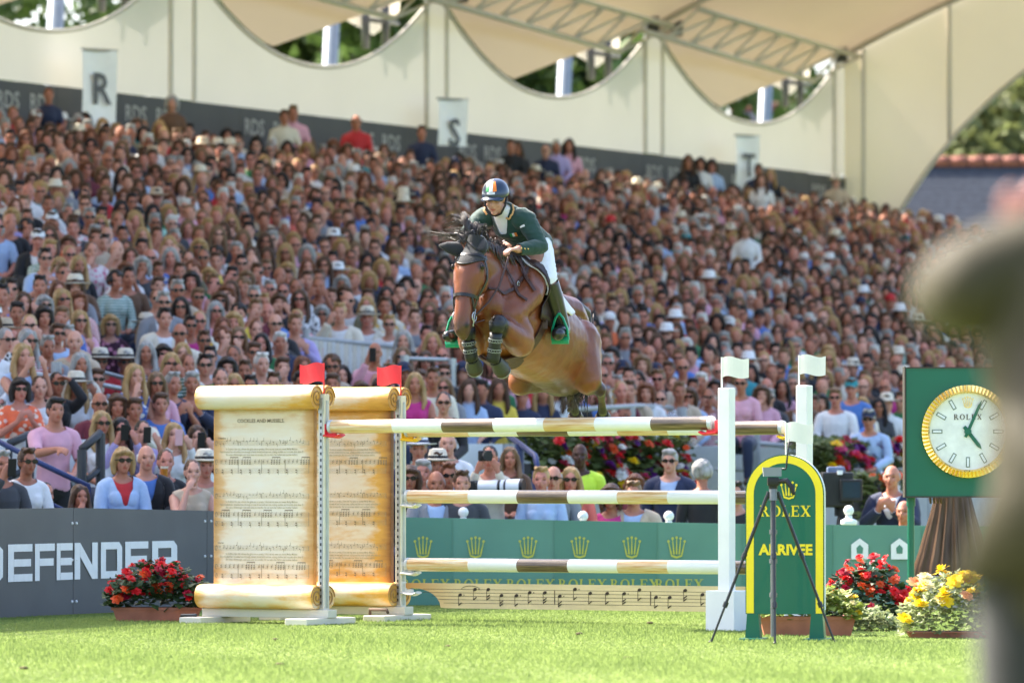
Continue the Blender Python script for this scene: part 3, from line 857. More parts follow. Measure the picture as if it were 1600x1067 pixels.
def pole_mat(name, flip):
    """banded paint along the pole: white, dark brown bark and honey bands with brushed ends"""
    m = bpy.data.materials.new(name); m.use_nodes = True
    nt = m.node_tree; N = nt.nodes; K = nt.links.new; b = N['Principled BSDF']; b.inputs['Roughness'].default_value = .32; b.inputs['Coat Weight'].default_value = .3
    tc = N.new('ShaderNodeTexCoord'); sp = N.new('ShaderNodeSeparateXYZ'); K(tc.outputs['Object'], sp.inputs[0])
    mp = N.new('ShaderNodeMapping'); mp.inputs['Scale'].default_value = (1.6, 26, 26); K(tc.outputs['Object'], mp.inputs[0])
    nz = N.new('ShaderNodeTexNoise'); nz.inputs['Scale'].default_value = 2.2; nz.inputs['Detail'].default_value = 5; K(mp.outputs[0], nz.inputs['Vector'])
    x = N.new('ShaderNodeMath'); x.operation = 'DIVIDE'; x.inputs[1].default_value = PLEN; K(sp.outputs[0], x.inputs[0])
    rp = N.new('ShaderNodeValToRGB'); rp.color_ramp.interpolation = 'CONSTANT'
    e = rp.color_ramp.elements; e[0].position, e[0].color = 0, (0, 1, 0, 1); e[1].position, e[1].color = .17, (1, 1, 1, 1)
    for p_, c_ in ((.30, (0, 0, 1, 1)), (.43, (1, 1, 1, 1)), (.56, (0, 1, 0, 1)), (.69, (1, 1, 1, 1)), (.83, (0, 0, 1, 1))):
        q = e.new(p_); q.color = c_
    K(x.outputs[0], rp.inputs[0])
    sc = N.new('ShaderNodeSeparateColor'); K(rp.outputs[0], sc.inputs[0])
    # honey band: fades into white with long brushed streaks
    honey = N.new('ShaderNodeValToRGB'); he = honey.color_ramp.elements
    he[0].position, he[0].color = .3, (.72, .66, .50, 1); he[1].position, he[1].color = .72, (.50, .26, .09, 1); q = he.new(.52); q.color = (.66, .46, .23, 1)
    K(nz.outputs[0], honey.inputs[0])
    bark = N.new('ShaderNodeValToRGB'); be = bark.color_ramp.elements
    be[0].position, be[0].color = .3, (.05, .032, .018, 1); be[1].position, be[1].color = .75, (.27, .18, .095, 1); q = be.new(.5); q.color = (.12, .078, .043, 1)
    K(nz.outputs[0], bark.inputs[0])
    wh = N.new('ShaderNodeRGB'); wh.outputs[0].default_value = (.76, .77, .74, 1)
    isw = N.new('ShaderNodeMath'); isw.operation = 'MULTIPLY'; K(sc.outputs[0], isw.inputs[0]); K(sc.outputs[1], isw.inputs[1])
    m1 = N.new('ShaderNodeMix'); m1.data_type = 'RGBA'; K(sc.outputs[1], m1.inputs[0]); K(bark.outputs[0], m1.inputs[6]); K(honey.outputs[0], m1.inputs[7])
    m2 = N.new('ShaderNodeMix'); m2.data_type = 'RGBA'; K(isw.outputs[0], m2.inputs[0]); K(m1.outputs[2], m2.inputs[6]); K(wh.outputs[0], m2.inputs[7])
    K(m2.outputs[2], b.inputs['Base Color'])
    return m
M['pole'] = pole_mat('pole_paint', 0)
M['cap'] = pm('grey_end_cap', (.50, .54, .56), .4)
def pole(y, z, label, tilt=0):
    o = thing('jump_pole', label, 'pole', J(.055, y, z), -JA, 'painted poles of the jump')
    b = MB(); n = 24
    b.loft([(.03 + (PLEN - .13) * i / n, 0, tilt * i / n) for i in range(n + 1)], [.0525] * (n + 1), side=(0, 1, 0), n=24)
    b.build('shaft', M['pole'], o, smooth=50)
    for x0, x1, tz in ((0, .03, 0), (PLEN - .10, PLEN - .065, tilt)):
        b = MB(); b.loft([(x0, 0, tz), (x0 + .003, 0, tz), (x1 - .003, 0, tz), (x1, 0, tz)], [.050, .054, .054, .050], side=(0, 1, 0), n=24); b.build('end_cap', M['cap'], o, smooth=40)
pole(0, 1.528, 'single top pole of the near element, red cups at its ends', .012)
pole(SPREAD, 1.505, 'top pole of the far element, mostly hidden behind the near top pole', .01)
pole(SPREAD, .985, 'middle pole of the far element, at the height of the spectators', .0)
pole(SPREAD, .450, 'lowest pole of the far element, across the green hoarding', .0)
cup(w0, 0, -.0, 1.495, M['red_plastic'], 1)
for z, m_ in ((1.472, M['yellow_plastic']), (.95, M['white_plastic']), (.418, M['white_plastic']), (.26, M['white_plastic'])): cup(w1, 0, 0, z, m_, 1)

# plank with a line of melody
o = thing('music_plank', 'cream plank painted with a line of music notes hung under the lowest pole', 'plank', J(.055, SPREAD, .11), -JA)
def plank_mat():
    m = pm('plank_paint', (.70, .54, .30), .45, namt=.12, nscale=3, stretch=(1, 8, 8)); nt = m.node_tree; N = nt.nodes; K = nt.links.new
    b = N['Principled BSDF']; src = b.inputs['Base Color'].links[0].from_socket
    tc = N.new('ShaderNodeTexCoord'); sp = N.new('ShaderNodeSeparateXYZ'); K(tc.outputs['Generated'], sp.inputs[0])
    a = N.new('ShaderNodeMath'); a.operation = 'SUBTRACT'; a.inputs[1].default_value = .5; K(sp.outputs[0], a.inputs[0])
    c = N.new('ShaderNodeMath'); c.operation = 'ABSOLUTE'; K(a.outputs[0], c.inputs[0])
    mr = N.new('ShaderNodeMapRange'); mr.inputs[1].default_value = .36; mr.inputs[2].default_value = .5; K(c.outputs[0], mr.inputs[0])
    x = N.new('ShaderNodeMix'); x.data_type = 'RGBA'; x.inputs[7].default_value = (.48, .24, .07, 1); K(mr.outputs[0], x.inputs[0]); K(src, x.inputs[6]); K(x.outputs[2], b.inputs['Base Color'])
    return m
L = PLEN - .06; b = MB()
cut = [(.0, .195), (.0, .155)] + [(.07 + .25 * math.sin(a), .155 - .150 * (1 - math.cos(a))) for a in np.linspace(.1, math.pi / 2, 7)]
cut_r = [(L - x, z) for x, z in cut][::-1]
b.prism(cut + [(.36, 0), (L - .36, 0)] + cut_r, (0, -.014, 0), (1, 0, 0), (0, 0, 1), .028); b.build('board', plank_mat(), o)
nb, sb = MB(), MB(); X, Z = Vector((1, 0, 0)), Vector((0, 0, 1))
for i in range(5):
    z = .04 + .027 * i; x0 = .16 + (.19 if z < .05 else (.14 if z < .08 else (.08 if z < .11 else 0)))
    sb.flat([(x0, z), (L - x0, z), (L - x0, z + .003), (x0, z + .003)], (0, -.0152, 0), X, Z)
g = random.Random(4); kk = 0
def npoly(p):
    global kk
    kk += 1; nb.flat(p, (0, -.0165 - .0002 * (kk % 9), 0), X, Z)
x = .50; bars = [1.35, 2.20, 2.93]
while x < L - .45:
    if bars and x > bars[0]:
        xb = bars.pop(0); npoly([(xb, .04), (xb + .006, .04), (xb + .006, .15), (xb, .15)]); x = max(x, xb + .05)
    z = g.choice((.105, .105, .13, .15, .16)); r_ = .0155
    npoly([(x + r_ * math.cos(a) * 1.1, z + r_ * .85 * math.sin(a) + .2 * r_ * math.cos(a)) for a in np.linspace(0, 6.283, 13)[:-1]])
    npoly([(x - .016, z - .085), (x - .012, z - .085), (x - .012, z), (x - .016, z)])
    for q in range(g.choice((1, 1, 2))):
        npoly([(x - .012, z - .085 + .02 * q), (x + .016, z - .065 + .02 * q), (x + .016, z - .057 + .02 * q), (x - .012, z - .073 + .02 * q)])
    if g.random() < .35: npoly([(x + .036 + .005 * math.cos(a), z + .005 * math.sin(a)) for a in np.linspace(0, 6.283, 7)[:-1]])
    x += g.choice((.12, .135, .15))
arc_ = [(.51 + .085 * (1 + math.cos(a)), .145 + .03 * math.sin(a)) for a in np.linspace(0, math.pi, 10)]
for p, q in zip(arc_, arc_[1:]): npoly([p, (p[0], p[1] + .004), (q[0], q[1] + .004), q])
nb.build('painted_notes', M['ink'], o)['kind'] = 'stuff'; sb.build('painted_staff', M['ink'], o)['kind'] = 'stuff'

# white posts at the right hand ends
def post(px, base, top, label, blk, cups):
    o = thing('jump_post', label, 'jump post', base, -JA, 'white jump posts')
    b = MB(); b.box((0, 0, (top + blk * .3) / 2), (.098, .098, top - blk * .3), bev=.008); b.build('upright', M['white'], o)
    b = MB(); b.box((0, 0, blk / 2), (.24, .22, blk), bev=.006); b.build('foot_block', M['white'], o)
    b = MB(); b.box((-.052, 0, top / 2 + .1), (.006, .028, top - .35)); b.build('cup_track', M['track'], o)
    for z, m_ in cups: cup(o, -.05, 0, z, m_, -1)
    return o
post(0, J(PLEN + .10, 0, 0), 1.80, 'near white post with square foot block holding the right end of the near top pole', .30, ((1.505, M['red_plastic']),))
post(0, J(PLEN + .16, SPREAD, 0), 1.835, 'far white post behind the green arched sign', .30, ((1.48, M['yellow_plastic']), (.95, M['white_plastic']), (.418, M['white_plastic']), (.26, M['white_plastic'])))
flag(J(PLEN + .06, 0, 1.80), 'white', 'white flag on the near white post', .23, 1)
flag(J(PLEN + .115, SPREAD, 1.835), 'white', 'white flag on top of the far white post', .23, 1)
q = P(1228, 700, 42.2)
fo = flag((q.x, q.y, 0), 'white', 'white finish flag standing behind the arched sign, lower than the others', CAM_Z - (660 - HORIZON) * 42.2 / FPX, 1)
# ------------------------------------------------------------------ arched finish sign
SY = 39.6; sx = (1227 - 800) * SY / FPX
sign = thing('arched_sign', 'green arched finish sign with yellow border, crown and lettering', 'sign', (sx, SY, 0), R(-12))
W2, H0, HS = .276, .19, 1.02
def arch(w, z0, zs, n=24, ry=None):
    ry = ry or w
    return [(-w, z0), (w, z0)] + [(w * math.cos(a), zs + ry * math.sin(a)) for a in np.linspace(0, math.pi, n + 1)]
X, Z = Vector((1, 0, 0)), Vector((0, 0, 1))
b = MB(); b.prism(arch(W2, H0, HS), (0, -.03, 0), X, Z, .07); b.build('board', M['sign_green'], sign, smooth=30)
edge = pm('pale_edge_band', (.62, .70, .70), .4)
b = MB(); pts = arch(W2 + .0015, H0 + .03, HS)
path = [pts[1]] + pts[2:] + [pts[0]]
for p, q in zip(path, path[1:]):
    b.add([(p[0], -.026, p[1]), (q[0], -.026, q[1]), (q[0], .036, q[1]), (p[0], .036, p[1])], [(0, 1, 2, 3)])
b.build('edge_band', edge, sign)
b = MB(); a0, a1 = arch(W2 - .006, H0 + .005, HS), arch(W2 - .058, H0 + .005, HS)
po, pi_ = [a0[1]] + a0[2:] + [a0[0]], [a1[1]] + a1[2:] + [a1[0]]
for i in range(len(po) - 1): b.flat([po[i], po[i + 1], pi_[i + 1], pi_[i]], (0, -.033, 0), X, Z)
b.build('border', M['sign_yellow'], sign)
b = MB(); crown_emblem(b, (.03, -.0335, .985), X, Z, .115, .14, .0003, Vector((0, -1, 0))); b.build('crown_emblem', M['sign_yellow'], sign)
b = MB(); serif_word(b, 'ROLEX', (.005, -.0335, .905), X, Z, .075, .0003, Vector((0, -1, 0)), .12); b.build('lettering', M['sign_yellow'], sign)
b = MB(); put_text(b, 'ARRIVEE', (.008, -.034, .633), X, Z, .100, .0040); b.build('lettering', M['sign_yellow'], sign)
for x in (-.225, .225):
    b = MB(); b.prism([(-.055, 0), (.055, 0), (.04, .19), (-.04, .19)], (x, -.04, 0), X, Z, .09); b.build('leg', M['sign_green'], sign)
    b = MB(); b.box((x, 0, .012), (.16, .3, .022), bev=.004); b.build('foot', M['sign_green'], sign)

# ------------------------------------------------------------------ camera tripod in front of the sign
TY = 39.0; tx = (1208 - 800) * TY / FPX
tri = thing('camera_tripod', 'thin black tripod with a grey box and bent aerial before the arched sign', 'tripod', (tx, TY, 0))
M['tripod'] = pm('tripod_tube', (.03, .032, .036), .35, .4)
M['tripod_grey'] = pm('tripod_grey_metal', (.16, .17, .19), .35, .6)
zt = CAM_Z - (768 - HORIZON) * TY / FPX
for dx, dy in ((-.43, .02), (.425, .05), (.0, -.25)):
    top = Vector((math.copysign(.03, dx) if dx else 0, 0, zt)); bot = Vector((dx, dy, 0))
    b = MB()
    for a, c, r_ in ((0, .42, .013), (.40, .74, .0105), (.72, 1, .008)): b.loft([top.lerp(bot, a), top.lerp(bot, c)], [r_, r_], n=8)
    for a in (.42, .74): b.loft([top.lerp(bot, a - .015), top.lerp(bot, a + .02)], [.0175, .0175], n=8)
    b.build('leg', M['tripod'], tri, smooth=40)
    b = MB(); b.ell(bot + Vector((0, 0, .012)), (.016, .016, .012), n=8, m=5); b.build('rubber_foot', M['black'], tri, smooth=True)
b = MB(); b.loft([(0, 0, .05), (0, 0, zt + .03)], [.019, .019], n=10); b.loft([(0, 0, zt - .06), (0, 0, zt + .02)], [.032, .028], n=10)
for z in (.32, .55, .75): b.loft([(0, 0, z), (0, 0, z + .03)], [.027, .027], n=10)
b.build('centre_column', M['tripod_grey'], tri, smooth=40)
b = MB(); b.box((0, 0, zt + .07), (.08, .08, .06), bev=.01); b.loft([(0, 0, zt + .02), (0, 0, zt + .10)], [.03, .035], n=10)
b.loft([(.03, -.02, zt + .07), (.09, -.05, zt + .075), (.125, -.07, zt + .03), (.135, -.075, zt - .01)], [.016, .02, .02, .015], n=8, round_caps=True)
b.build('pan_head', M['black'], tri, smooth=40)
b = MB(); b.prism([(-.062, 0), (.06, 0), (.06, .062), (-.068, .062)], (-.005, -.05, zt + .105), X, Z, .1); b.build('control_box', pm('box_grey', (.20, .22, .24), .5), tri)
b = MB(); b.loft([(.06, 0, zt + .155), (.085, 0, zt + .155), (.09, 0, zt + .17), (.098, 0, zt + .25), (.108, 0, zt + .36)], [.008, .008, .008, .006, .004], n=6); b.build('aerial', M['black'], tri, smooth=True)

# ------------------------------------------------------------------ clock
CY = 46.0
def CW(px, py, dy=0): return P(px, py, CY + dy)
ck = thing('pitch_clock', 'square green pitch clock with fluted gold bezel and white dial, partly behind the blurred figure', 'clock', (CW(1515, 743).x, CY, 0))
b = MB(); c = CW(1516, 675); b.box((c.x, CY, c.z), (204 * CY / FPX, .22, 201 * CY / FPX), bev=.006); b.build('cabinet', M['sign_green'], ck, world=True)
b = MB(); e = pm('cabinet_edge', (.05, .045, .035), .5)
for px, py, w_, h_ in ((1413, 675, .012, 201), (1619, 675, .012, 201)):
    q = CW(px, py); b.box((q.x, CY, q.z), (w_, .236, h_ * CY / FPX + .012))
for py in (575, 776):
    q = CW(1516, py); b.box((q.x, CY, q.z), (204 * CY / FPX - .012, .236, .012))
b.build('cabinet_trim', e, ck, world=True)
cc = CW(1512, 674, -.11); rr = 73 * CY / FPX
b = MB(); n = 72; vs, fs = [], []
for i in range(n * 2):
    a = math.tau * i / (n * 2); hi = i % 2
    for r_, y in ((rr, .0), (rr - .005, -.035 - .012 * hi), (rr * .86, -.05 - .012 * hi), (rr * .82, -.028), (rr * .82, .0)):
        vs.append((cc.x + r_ * math.cos(a), cc.y + y, cc.z + r_ * math.sin(a)))
for i in range(n * 2):
    for j in range(4): fs.append((i * 5 + j, i * 5 + j + 1, ((i + 1) % (2 * n)) * 5 + j + 1, ((i + 1) % (2 * n)) * 5 + j))
b.add(vs, fs); b.build('bezel', M['gold'], ck, world=True)
b = MB(); b.flat([(rr * .83 * math.cos(a), rr * .83 * math.sin(a)) for a in np.linspace(0, math.tau, 49)[:-1]], cc + Vector((0, -.012, 0)), X, Z); b.build('dial', pm('dial_white', (.80, .80, .76), .35), ck, world=True)
M['marker_edge'] = pm('marker_edge', (.16, .20, .16), .3, .4)
for h in range(12):
    if h == 0: continue
    a = math.pi / 2 - h * math.tau / 12; d = Vector((math.cos(a), 0, math.sin(a))); s_ = Vector((-d.z, 0, d.x)); ctr = cc + d * rr * .655 + Vector((0, -.014, 0))
    ind, indw = MB(), MB(); ind.prism([(-.042, -.016), (.042, -.016), (.042, .016), (-.042, .016)], ctr, d, s_, .004); indw.flat([(-.034, -.009), (.034, -.009), (.034, .009), (-.034, .009)], ctr + Vector((0, -.006, 0)), d, s_)
    indw.build('hour_marker_inlay', M['print_white'], ck, world=True); ind.build('hour_marker', M['marker_edge'], ck, world=True)
b = MB(); crown_emblem(b, cc + Vector((0, -.016, rr * .5)), X, Z, .085, .10, .0003, Vector((0, -1, 0))); b.build('crown_emblem', M['gold'], ck, world=True)
b = MB(); serif_word(b, 'ROLEX', cc + Vector((.0, -.016, rr * .31)), X, Z, .043, .0003, Vector((0, -1, 0)), .25); b.build('lettering', M['ink'], ck, world=True)
hg = pm('hand_green', (.01, .12, .07), .35)
def hand(a, L_, w_):
    b = MB(); d = Vector((math.cos(a), 0, math.sin(a))); s_ = Vector((-d.z, 0, d.x))
    b.prism([(-.05, -w_), (L_ * .8, -w_), (L_, 0), (L_ * .8, w_), (-.05, w_)], cc + Vector((0, -.022 - (.006 if L_ > .2 else 0), 0)), d, s_, .004); b.build('clock_hand', hg, ck, world=True)
hand(R(66), rr * .74, .012); hand(R(-52), rr * .48, .015)
b = MB(); b.loft([cc + Vector((0, -.018, 0)), cc + Vector((0, -.04, 0))], [.03, .026], n=14); b.build('hand_boss', hg, ck, world=True)
for px in (1423, 1608):
    b = MB(); q = CW(px, 776); b.loft([(q.x, CY, 0), (q.x, CY, q.z)], [.028, .028], n=12); b.loft([(q.x, CY, q.z - .075), (q.x, CY, q.z - .004)], [.036, .036], n=12); b.build('post', M['sign_green'], ck, smooth=40, world=True)

# bronze figure in a long pleated robe behind the clock
BY = 48.5; M['bronze'] = pm('bronze', (.10, .058, .034), .38, .6, namt=.5, nscale=9, stretch=(1, 1, .2))
bq = P(1488, 743, BY); st = thing('bronze_statue', 'bronze statue in a long pleated robe standing behind the clock', 'statue', (bq.x, BY, 0))
b = MB(); n = 96; vs, fs = [], []
prof = [(.31, .3), (.295, .38), (.258, .5), (.22, .65), (.185, .8), (.155, .95), (.14, 1.06), (.14, 1.2), (.165, 1.3), (.20, 1.45), (.21, 1.6), (.15, 1.72), (.06, 1.76)]
for r_, z in prof:
    fold = .17 * max(0, min(1, (1.15 - z) / .5))
    for j in range(n):
        a = math.tau * j / n; w_ = 1 + fold * (.7 * math.cos(a * 17 + .6 * math.sin(z * 3)) + .3 * math.cos(a * 29))
        vs.append((r_ * w_ * math.cos(a), r_ * w_ * .85 * math.sin(a), z))
for i in range(len(prof) - 1):
    for j in range(n): fs.append((i * n + j, i * n + (j + 1) % n, (i + 1) * n + (j + 1) % n, (i + 1) * n + j))
b.add(vs, fs); b.build('robe', M['bronze'], st, smooth=True)
b = MB()
b.loft([(-.2, -.05, 1.6), (-.27, -.1, 1.35), (-.22, -.2, 1.1), (-.17, -.24, 1.02)], [.06, .055, .042, .03], n=10, round_caps=True)
for i in range(4): b.loft([(-.20 + .025 * i, -.25, 1.02), (-.21 + .03 * i, -.27, .95 + .008 * abs(i - 1.5)), (-.205 + .03 * i, -.26, .92)], [.012, .012, .009], n=6, round_caps=True)
b.loft([(.2, -.05, 1.6), (.28, -.06, 1.35), (.2, -.2, 1.22)], [.06, .055, .04], n=10, round_caps=True); b.build('arm', M['bronze'], st, smooth=True)
b = MB(); b.ell((0, -.02, 1.86), (.08, .095, .115)); b.loft([(0, 0, 1.7), (0, -.01, 1.8)], [.05, .045], n=10); b.build('head', M['bronze'], st, smooth=True)
b = MB(); b.box((0, 0, .15), (.5, .5, .3), bev=.02); b.build('plinth', M['concrete'], st)

# ------------------------------------------------------------------ flowers
M['leaf_dark'] = pm('begonia_leaf', (.035, .07, .022), .5, namt=.5, nscale=18, transl=.25)
M['leaf_var'] = pm('variegated_leaf', (.24, .28, .11), .55, namt=.6, nscale=25, transl=.3)
M['leaf_lime'] = pm('lime_leaf', (.22, .27, .05), .55, namt=.4, nscale=20, transl=.35)
M['leaf_bank'] = pm('trailing_leaf', (.12, .16, .05), .6, namt=.6, nscale=10, transl=.3)
def petal_mat(n, c): return pm(n, c, .5, namt=.25, nscale=40, transl=.3)
M['pet'] = {k: petal_mat('petal_' + k, c) for k, c in dict(red=(.66, .012, .016), orange=(.72, .10, .02), yellow=(.86, .62, .015), cream=(.78, .68, .32), pink=(.68, .08, .22), white=(.75, .74, .70), purple=(.13, .02, .20), crimson=(.36, .006, .03), peach=(.75, .35, .16)).items()}
def leaf_mass(name, parent, mat, n, box, size, seed, dome=True):
    """cupped leaves scattered through a low mound"""
    g = random.Random(seed); b = MB(); (x0, x1), (y0, y1), (z0, z1) = box
    for i in range(n):
        u, v = g.uniform(-1, 1), g.uniform(-1, 1); top = (1 - .55 * u * u - .35 * v * v) if dome else 1
        w = g.random() ** .6
        p = Vector((x0 + (x1 - x0) * (u + 1) / 2, y0 + (y1 - y0) * (v + 1) / 2, z0 + (z1 - z0) * top * w + g.uniform(-.01, .01)))
        a = g.uniform(0, 6.28); t = Vector((math.cos(a), math.sin(a), g.uniform(-.5, .6))).normalized(); s_ = t.cross(Vector((g.uniform(-.5, .5), g.uniform(-.9, .1), 1))).normalized(); nn = t.cross(s_)
        L_ = size * g.uniform(.65, 1.3); W_ = L_ * g.uniform(.32, .48)
        b.add([p, p + t * L_ * .45 + s_ * W_ + nn * L_ * .1, p + t * L_ - nn * L_ * .12, p + t * L_ * .45 - s_ * W_ + nn * L_ * .1, p + t * L_ * .5 - nn * L_ * .03], [(0, 4, 1), (1, 4, 2), (2, 4, 3), (3, 4, 0)])
    o = b.build(name, mat, parent); o['kind'] = 'stuff'
    return o
BLOOM = {}
def bloom_mesh(kind, colr, seed):
    k = (kind, colr, seed)
    if k in BLOOM: return BLOOM[k]
    g = random.Random(seed); b = MB()
    rings = {'begonia': ((.9, .15, 7), (.66, .45, 6), (.38, .75, 5), (.16, .9, 3)), 'small': ((.9, .2, 5), (.3, .4, 3))}[kind]
    for r_, up, n in rings:
        for i in range(n):
            a = math.tau * (i + g.uniform(-.2, .2)) / n; d = Vector((math.cos(a), math.sin(a), 0)); s_ = Vector((-d.y, d.x, 0)); w = r_ * 2.3 / n + .12
            z0 = up * .25; tip = d * r_ + Vector((0, 0, up * .62 + g.uniform(-.06, .06)))
            b.add([Vector((0, 0, z0)), d * r_ * .55 + s_ * w * .8 + Vector((0, 0, up * .5)), tip + s_ * w * .35, tip - s_ * w * .35, d * r_ * .55 - s_ * w * .8 + Vector((0, 0, up * .5))], [(0, 1, 2, 3, 4)])
    me = b.mesh('blossom'); me.materials.append(M['pet'][colr]); BLOOM[k] = me
    return me
def blooms(parent, spots, kind, colr_fn, size, seed):
    g = random.Random(seed)
    for p in spots:
        me = bloom_mesh(kind, colr_fn(g), g.randrange(3))
        o = link_mesh('blossom', me, None, parent); o.location = p; s_ = size * g.uniform(.6, 1.35); o.scale = (s_, s_, s_)
        o.rotation_euler = (g.uniform(.1, 1.0), g.uniform(-.6, .6), g.uniform(-.7, .7))
def trough(name, label, cat, px0, px1, ytop, Y, dep, leafm, n, hleaf, lsize, bl, nb, bsize, seed, rz=0, group=None, hang=False, potm='terracotta', qmin=.35):
    w = (px1 - px0) * Y / FPX; h = CAM_Z - (ytop - HORIZON) * Y / FPX; cx = ((px0 + px1) / 2 - 800) * Y / FPX
    o = thing(name, label, cat, (cx, Y, 0), rz, group); w0_ = w / 2
    b = MB()
    vs = []
    for z, q in ((0.005, .90), (h * .82, .985), (h * .82, 1.03), (h, 1.03), (h, .96), (h * .86, .95)):
        vs += [(-w0_ * q, -dep / 2 * q, z), (w0_ * q, -dep / 2 * q, z), (w0_ * q, dep / 2 * q, z), (-w0_ * q, dep / 2 * q, z)]
    fs = [(3, 2, 1, 0)] + [(i * 4 + j, i * 4 + (j + 1) % 4, i * 4 + 4 + (j + 1) % 4, i * 4 + 4 + j) for i in range(5) for j in range(4)] + [(20, 21, 22, 23)]
    b.add(vs, fs); b.build('pot', M[potm], o)
    b = MB(); b.box((0, 0, h * .88), (w * .93, dep * .93, .01)); b.build('soil', M['soil'], o)
    z0 = -.0 if hang else h * .9
    leaf_mass('foliage', o, M[leafm], n, ((-w0_ * 1.12, w0_ * 1.12), (-dep * .75, dep * .62), (z0 + .01, h + hleaf)), lsize, seed)
    g = random.Random(seed + 1); sp = []
    for i in range(nb):
        u, v = g.uniform(-1, 1), g.uniform(-1, .6); top = 1 - .5 * u * u - .3 * v * v; q = g.uniform(qmin, 1.12); front = max(0, 1 - q) * .5
        sp.append((u * w0_ * 1.1, min(v, .6 - 2.4 * front) * dep * .82, h * .92 + hleaf * top * q))
    blooms(o, sp, 'begonia', bl, bsize, seed + 2)
    return o
red_mix = lambda g: g.choice(('red', 'red', 'crimson', 'red', 'orange'))
trough('flower_trough', 'terracotta trough of red begonias in front of the grey hoarding', 'flower trough', 178, 314, 948, 44.9, .26, 'leaf_dark', 900, .36, .075, red_mix, 95, .044, 21)
trough('flower_trough', 'terracotta trough of pale lime foliage and cream blooms behind the arched sign', 'flower trough', 1186, 1335, 962, 40.9, .24, 'leaf_lime', 700, .24, .07, lambda g: g.choice(('cream', 'cream', 'yellow')), 34, .030, 31)
trough('flower_trough', 'trough of red and orange begonias behind the lime foliage, left of the clock post', 'flower trough', 1296, 1412, 978, 43.4, .3, 'leaf_dark', 800, .52, .07, lambda g: g.choice(('red', 'orange', 'orange', 'crimson', 'red')), 95, .046, 41, hang=True, qmin=.6)
trough('flower_trough', 'mound of yellow begonias over variegated ivy in front of the clock', 'flower trough', 1415, 1556, 985, 40.4, .3, 'leaf_var', 1500, .42, .05, lambda g: g.choice(('yellow', 'yellow', 'yellow', 'yellow', 'yellow', 'cream', 'peach')), 40, .060, 51, hang=True, qmin=.72)
trough('flower_trough', 'low clump of variegated ivy beside the red begonias', 'flower trough', 1318, 1400, 985, 42.2, .26, 'leaf_var', 700, .17, .05, lambda g: g.choice(('red', 'crimson')), 8, .03, 55, hang=True)

# banks of mixed flowers spilling over the front of the stand
def bank(label, px0, px1, y0, y1, Y0, Y1, n, nb, seed):
    A, B = P(px0, y1, Y0), P(px1, y1, Y1); ht = (y1 - y0) * (Y0 + Y1) / 2 / FPX
    d = (B - A); d.z = 0; L_ = d.length; o = thing('flower_box', label, 'flower box', (A + B) / 2, math.atan2(d.y, d.x), 'flower boxes on the stand front')
    b = MB(); b.box((0, .12, ht * .3), (L_, .3, ht * .5)); b.build('planter_box', M['dark_metal'], o)
    leaf_mass('foliage', o, M['leaf_bank'], n, ((-L_ / 2, L_ / 2), (-.32, .25), (0, ht)), .11, seed, dome=False)
    g = random.Random(seed); sp = []
    for i in range(nb): sp.append((g.uniform(-.5, .5) * L_, g.uniform(-.42, -.2), ht * g.uniform(.04, 1.0)))
    blooms(o, sp, 'begonia', lambda g: g.choice(('red', 'red', 'white', 'pink', 'purple', 'white', 'red', 'orange', 'crimson', 'yellow')), .078, seed + 3)
bank('long bank of mixed red, white and purple flowers behind the steward, under the pole', 826, 1050, 674, 786, 61.6, 63.4, 3600, 190, 61)
bank('bank of pink, red and white flowers above the broadcast camera', 1256, 1412, 686, 760, 66.0, 68.5, 2300, 120, 71)
bank('narrow column of white flowers trailing beside the broadcast camera', 1338, 1366, 740, 812, 62.0, 62.2, 360, 34, 81)

# ------------------------------------------------------------------ broadcast camera
q = P(1318, 806, 55.0)
tv = thing('broadcast_camera', 'black broadcast camera with a dark monitor standing over the green hoarding', 'camera', (q.x, q.y, 0))
z = lambda py: CAM_Z - (py - HORIZON) * 55 / FPX
xx = lambda px: (px - 1318) * 55 / FPX
b = MB(); b.box((xx(1308), .1, z(765)), (.30, .5, .34), bev=.02); b.build('body', M['black'], tv)
b = MB(); b.box((xx(1306), .02, z(737)), (.17, .2, .10), bev=.02); b.build('viewfinder_hood', pm('hood_blue_grey', (.12, .16, .26), .5), tv)
b = MB(); b.box((xx(1328), -.2, z(766)), (.215, .07, .215), bev=.012); mo = b.build('monitor', M['black'], tv)
b = MB(); b.box((xx(1328), -.238, z(765)), (.165, .006, .15)); b.build('screen', pm('dark_screen', (.02, .04, .06), .12), mo)
b = MB(); b.box((xx(1311), -.16, z(738)), (.05, .05, .04)); b.build('tally_box', M['print_white'], tv)
b = MB()
for a in (0, 2.1, 4.2): b.loft([(0, 0, z(790)), (.3 * math.cos(a), .3 * math.sin(a), 0)], [.04, .03], n=8)
b.loft([(0, 0, z(806)), (0, 0, z(772))], [.09, .09], n=10); b.build('pedestal', M['black'], tv, smooth=40)

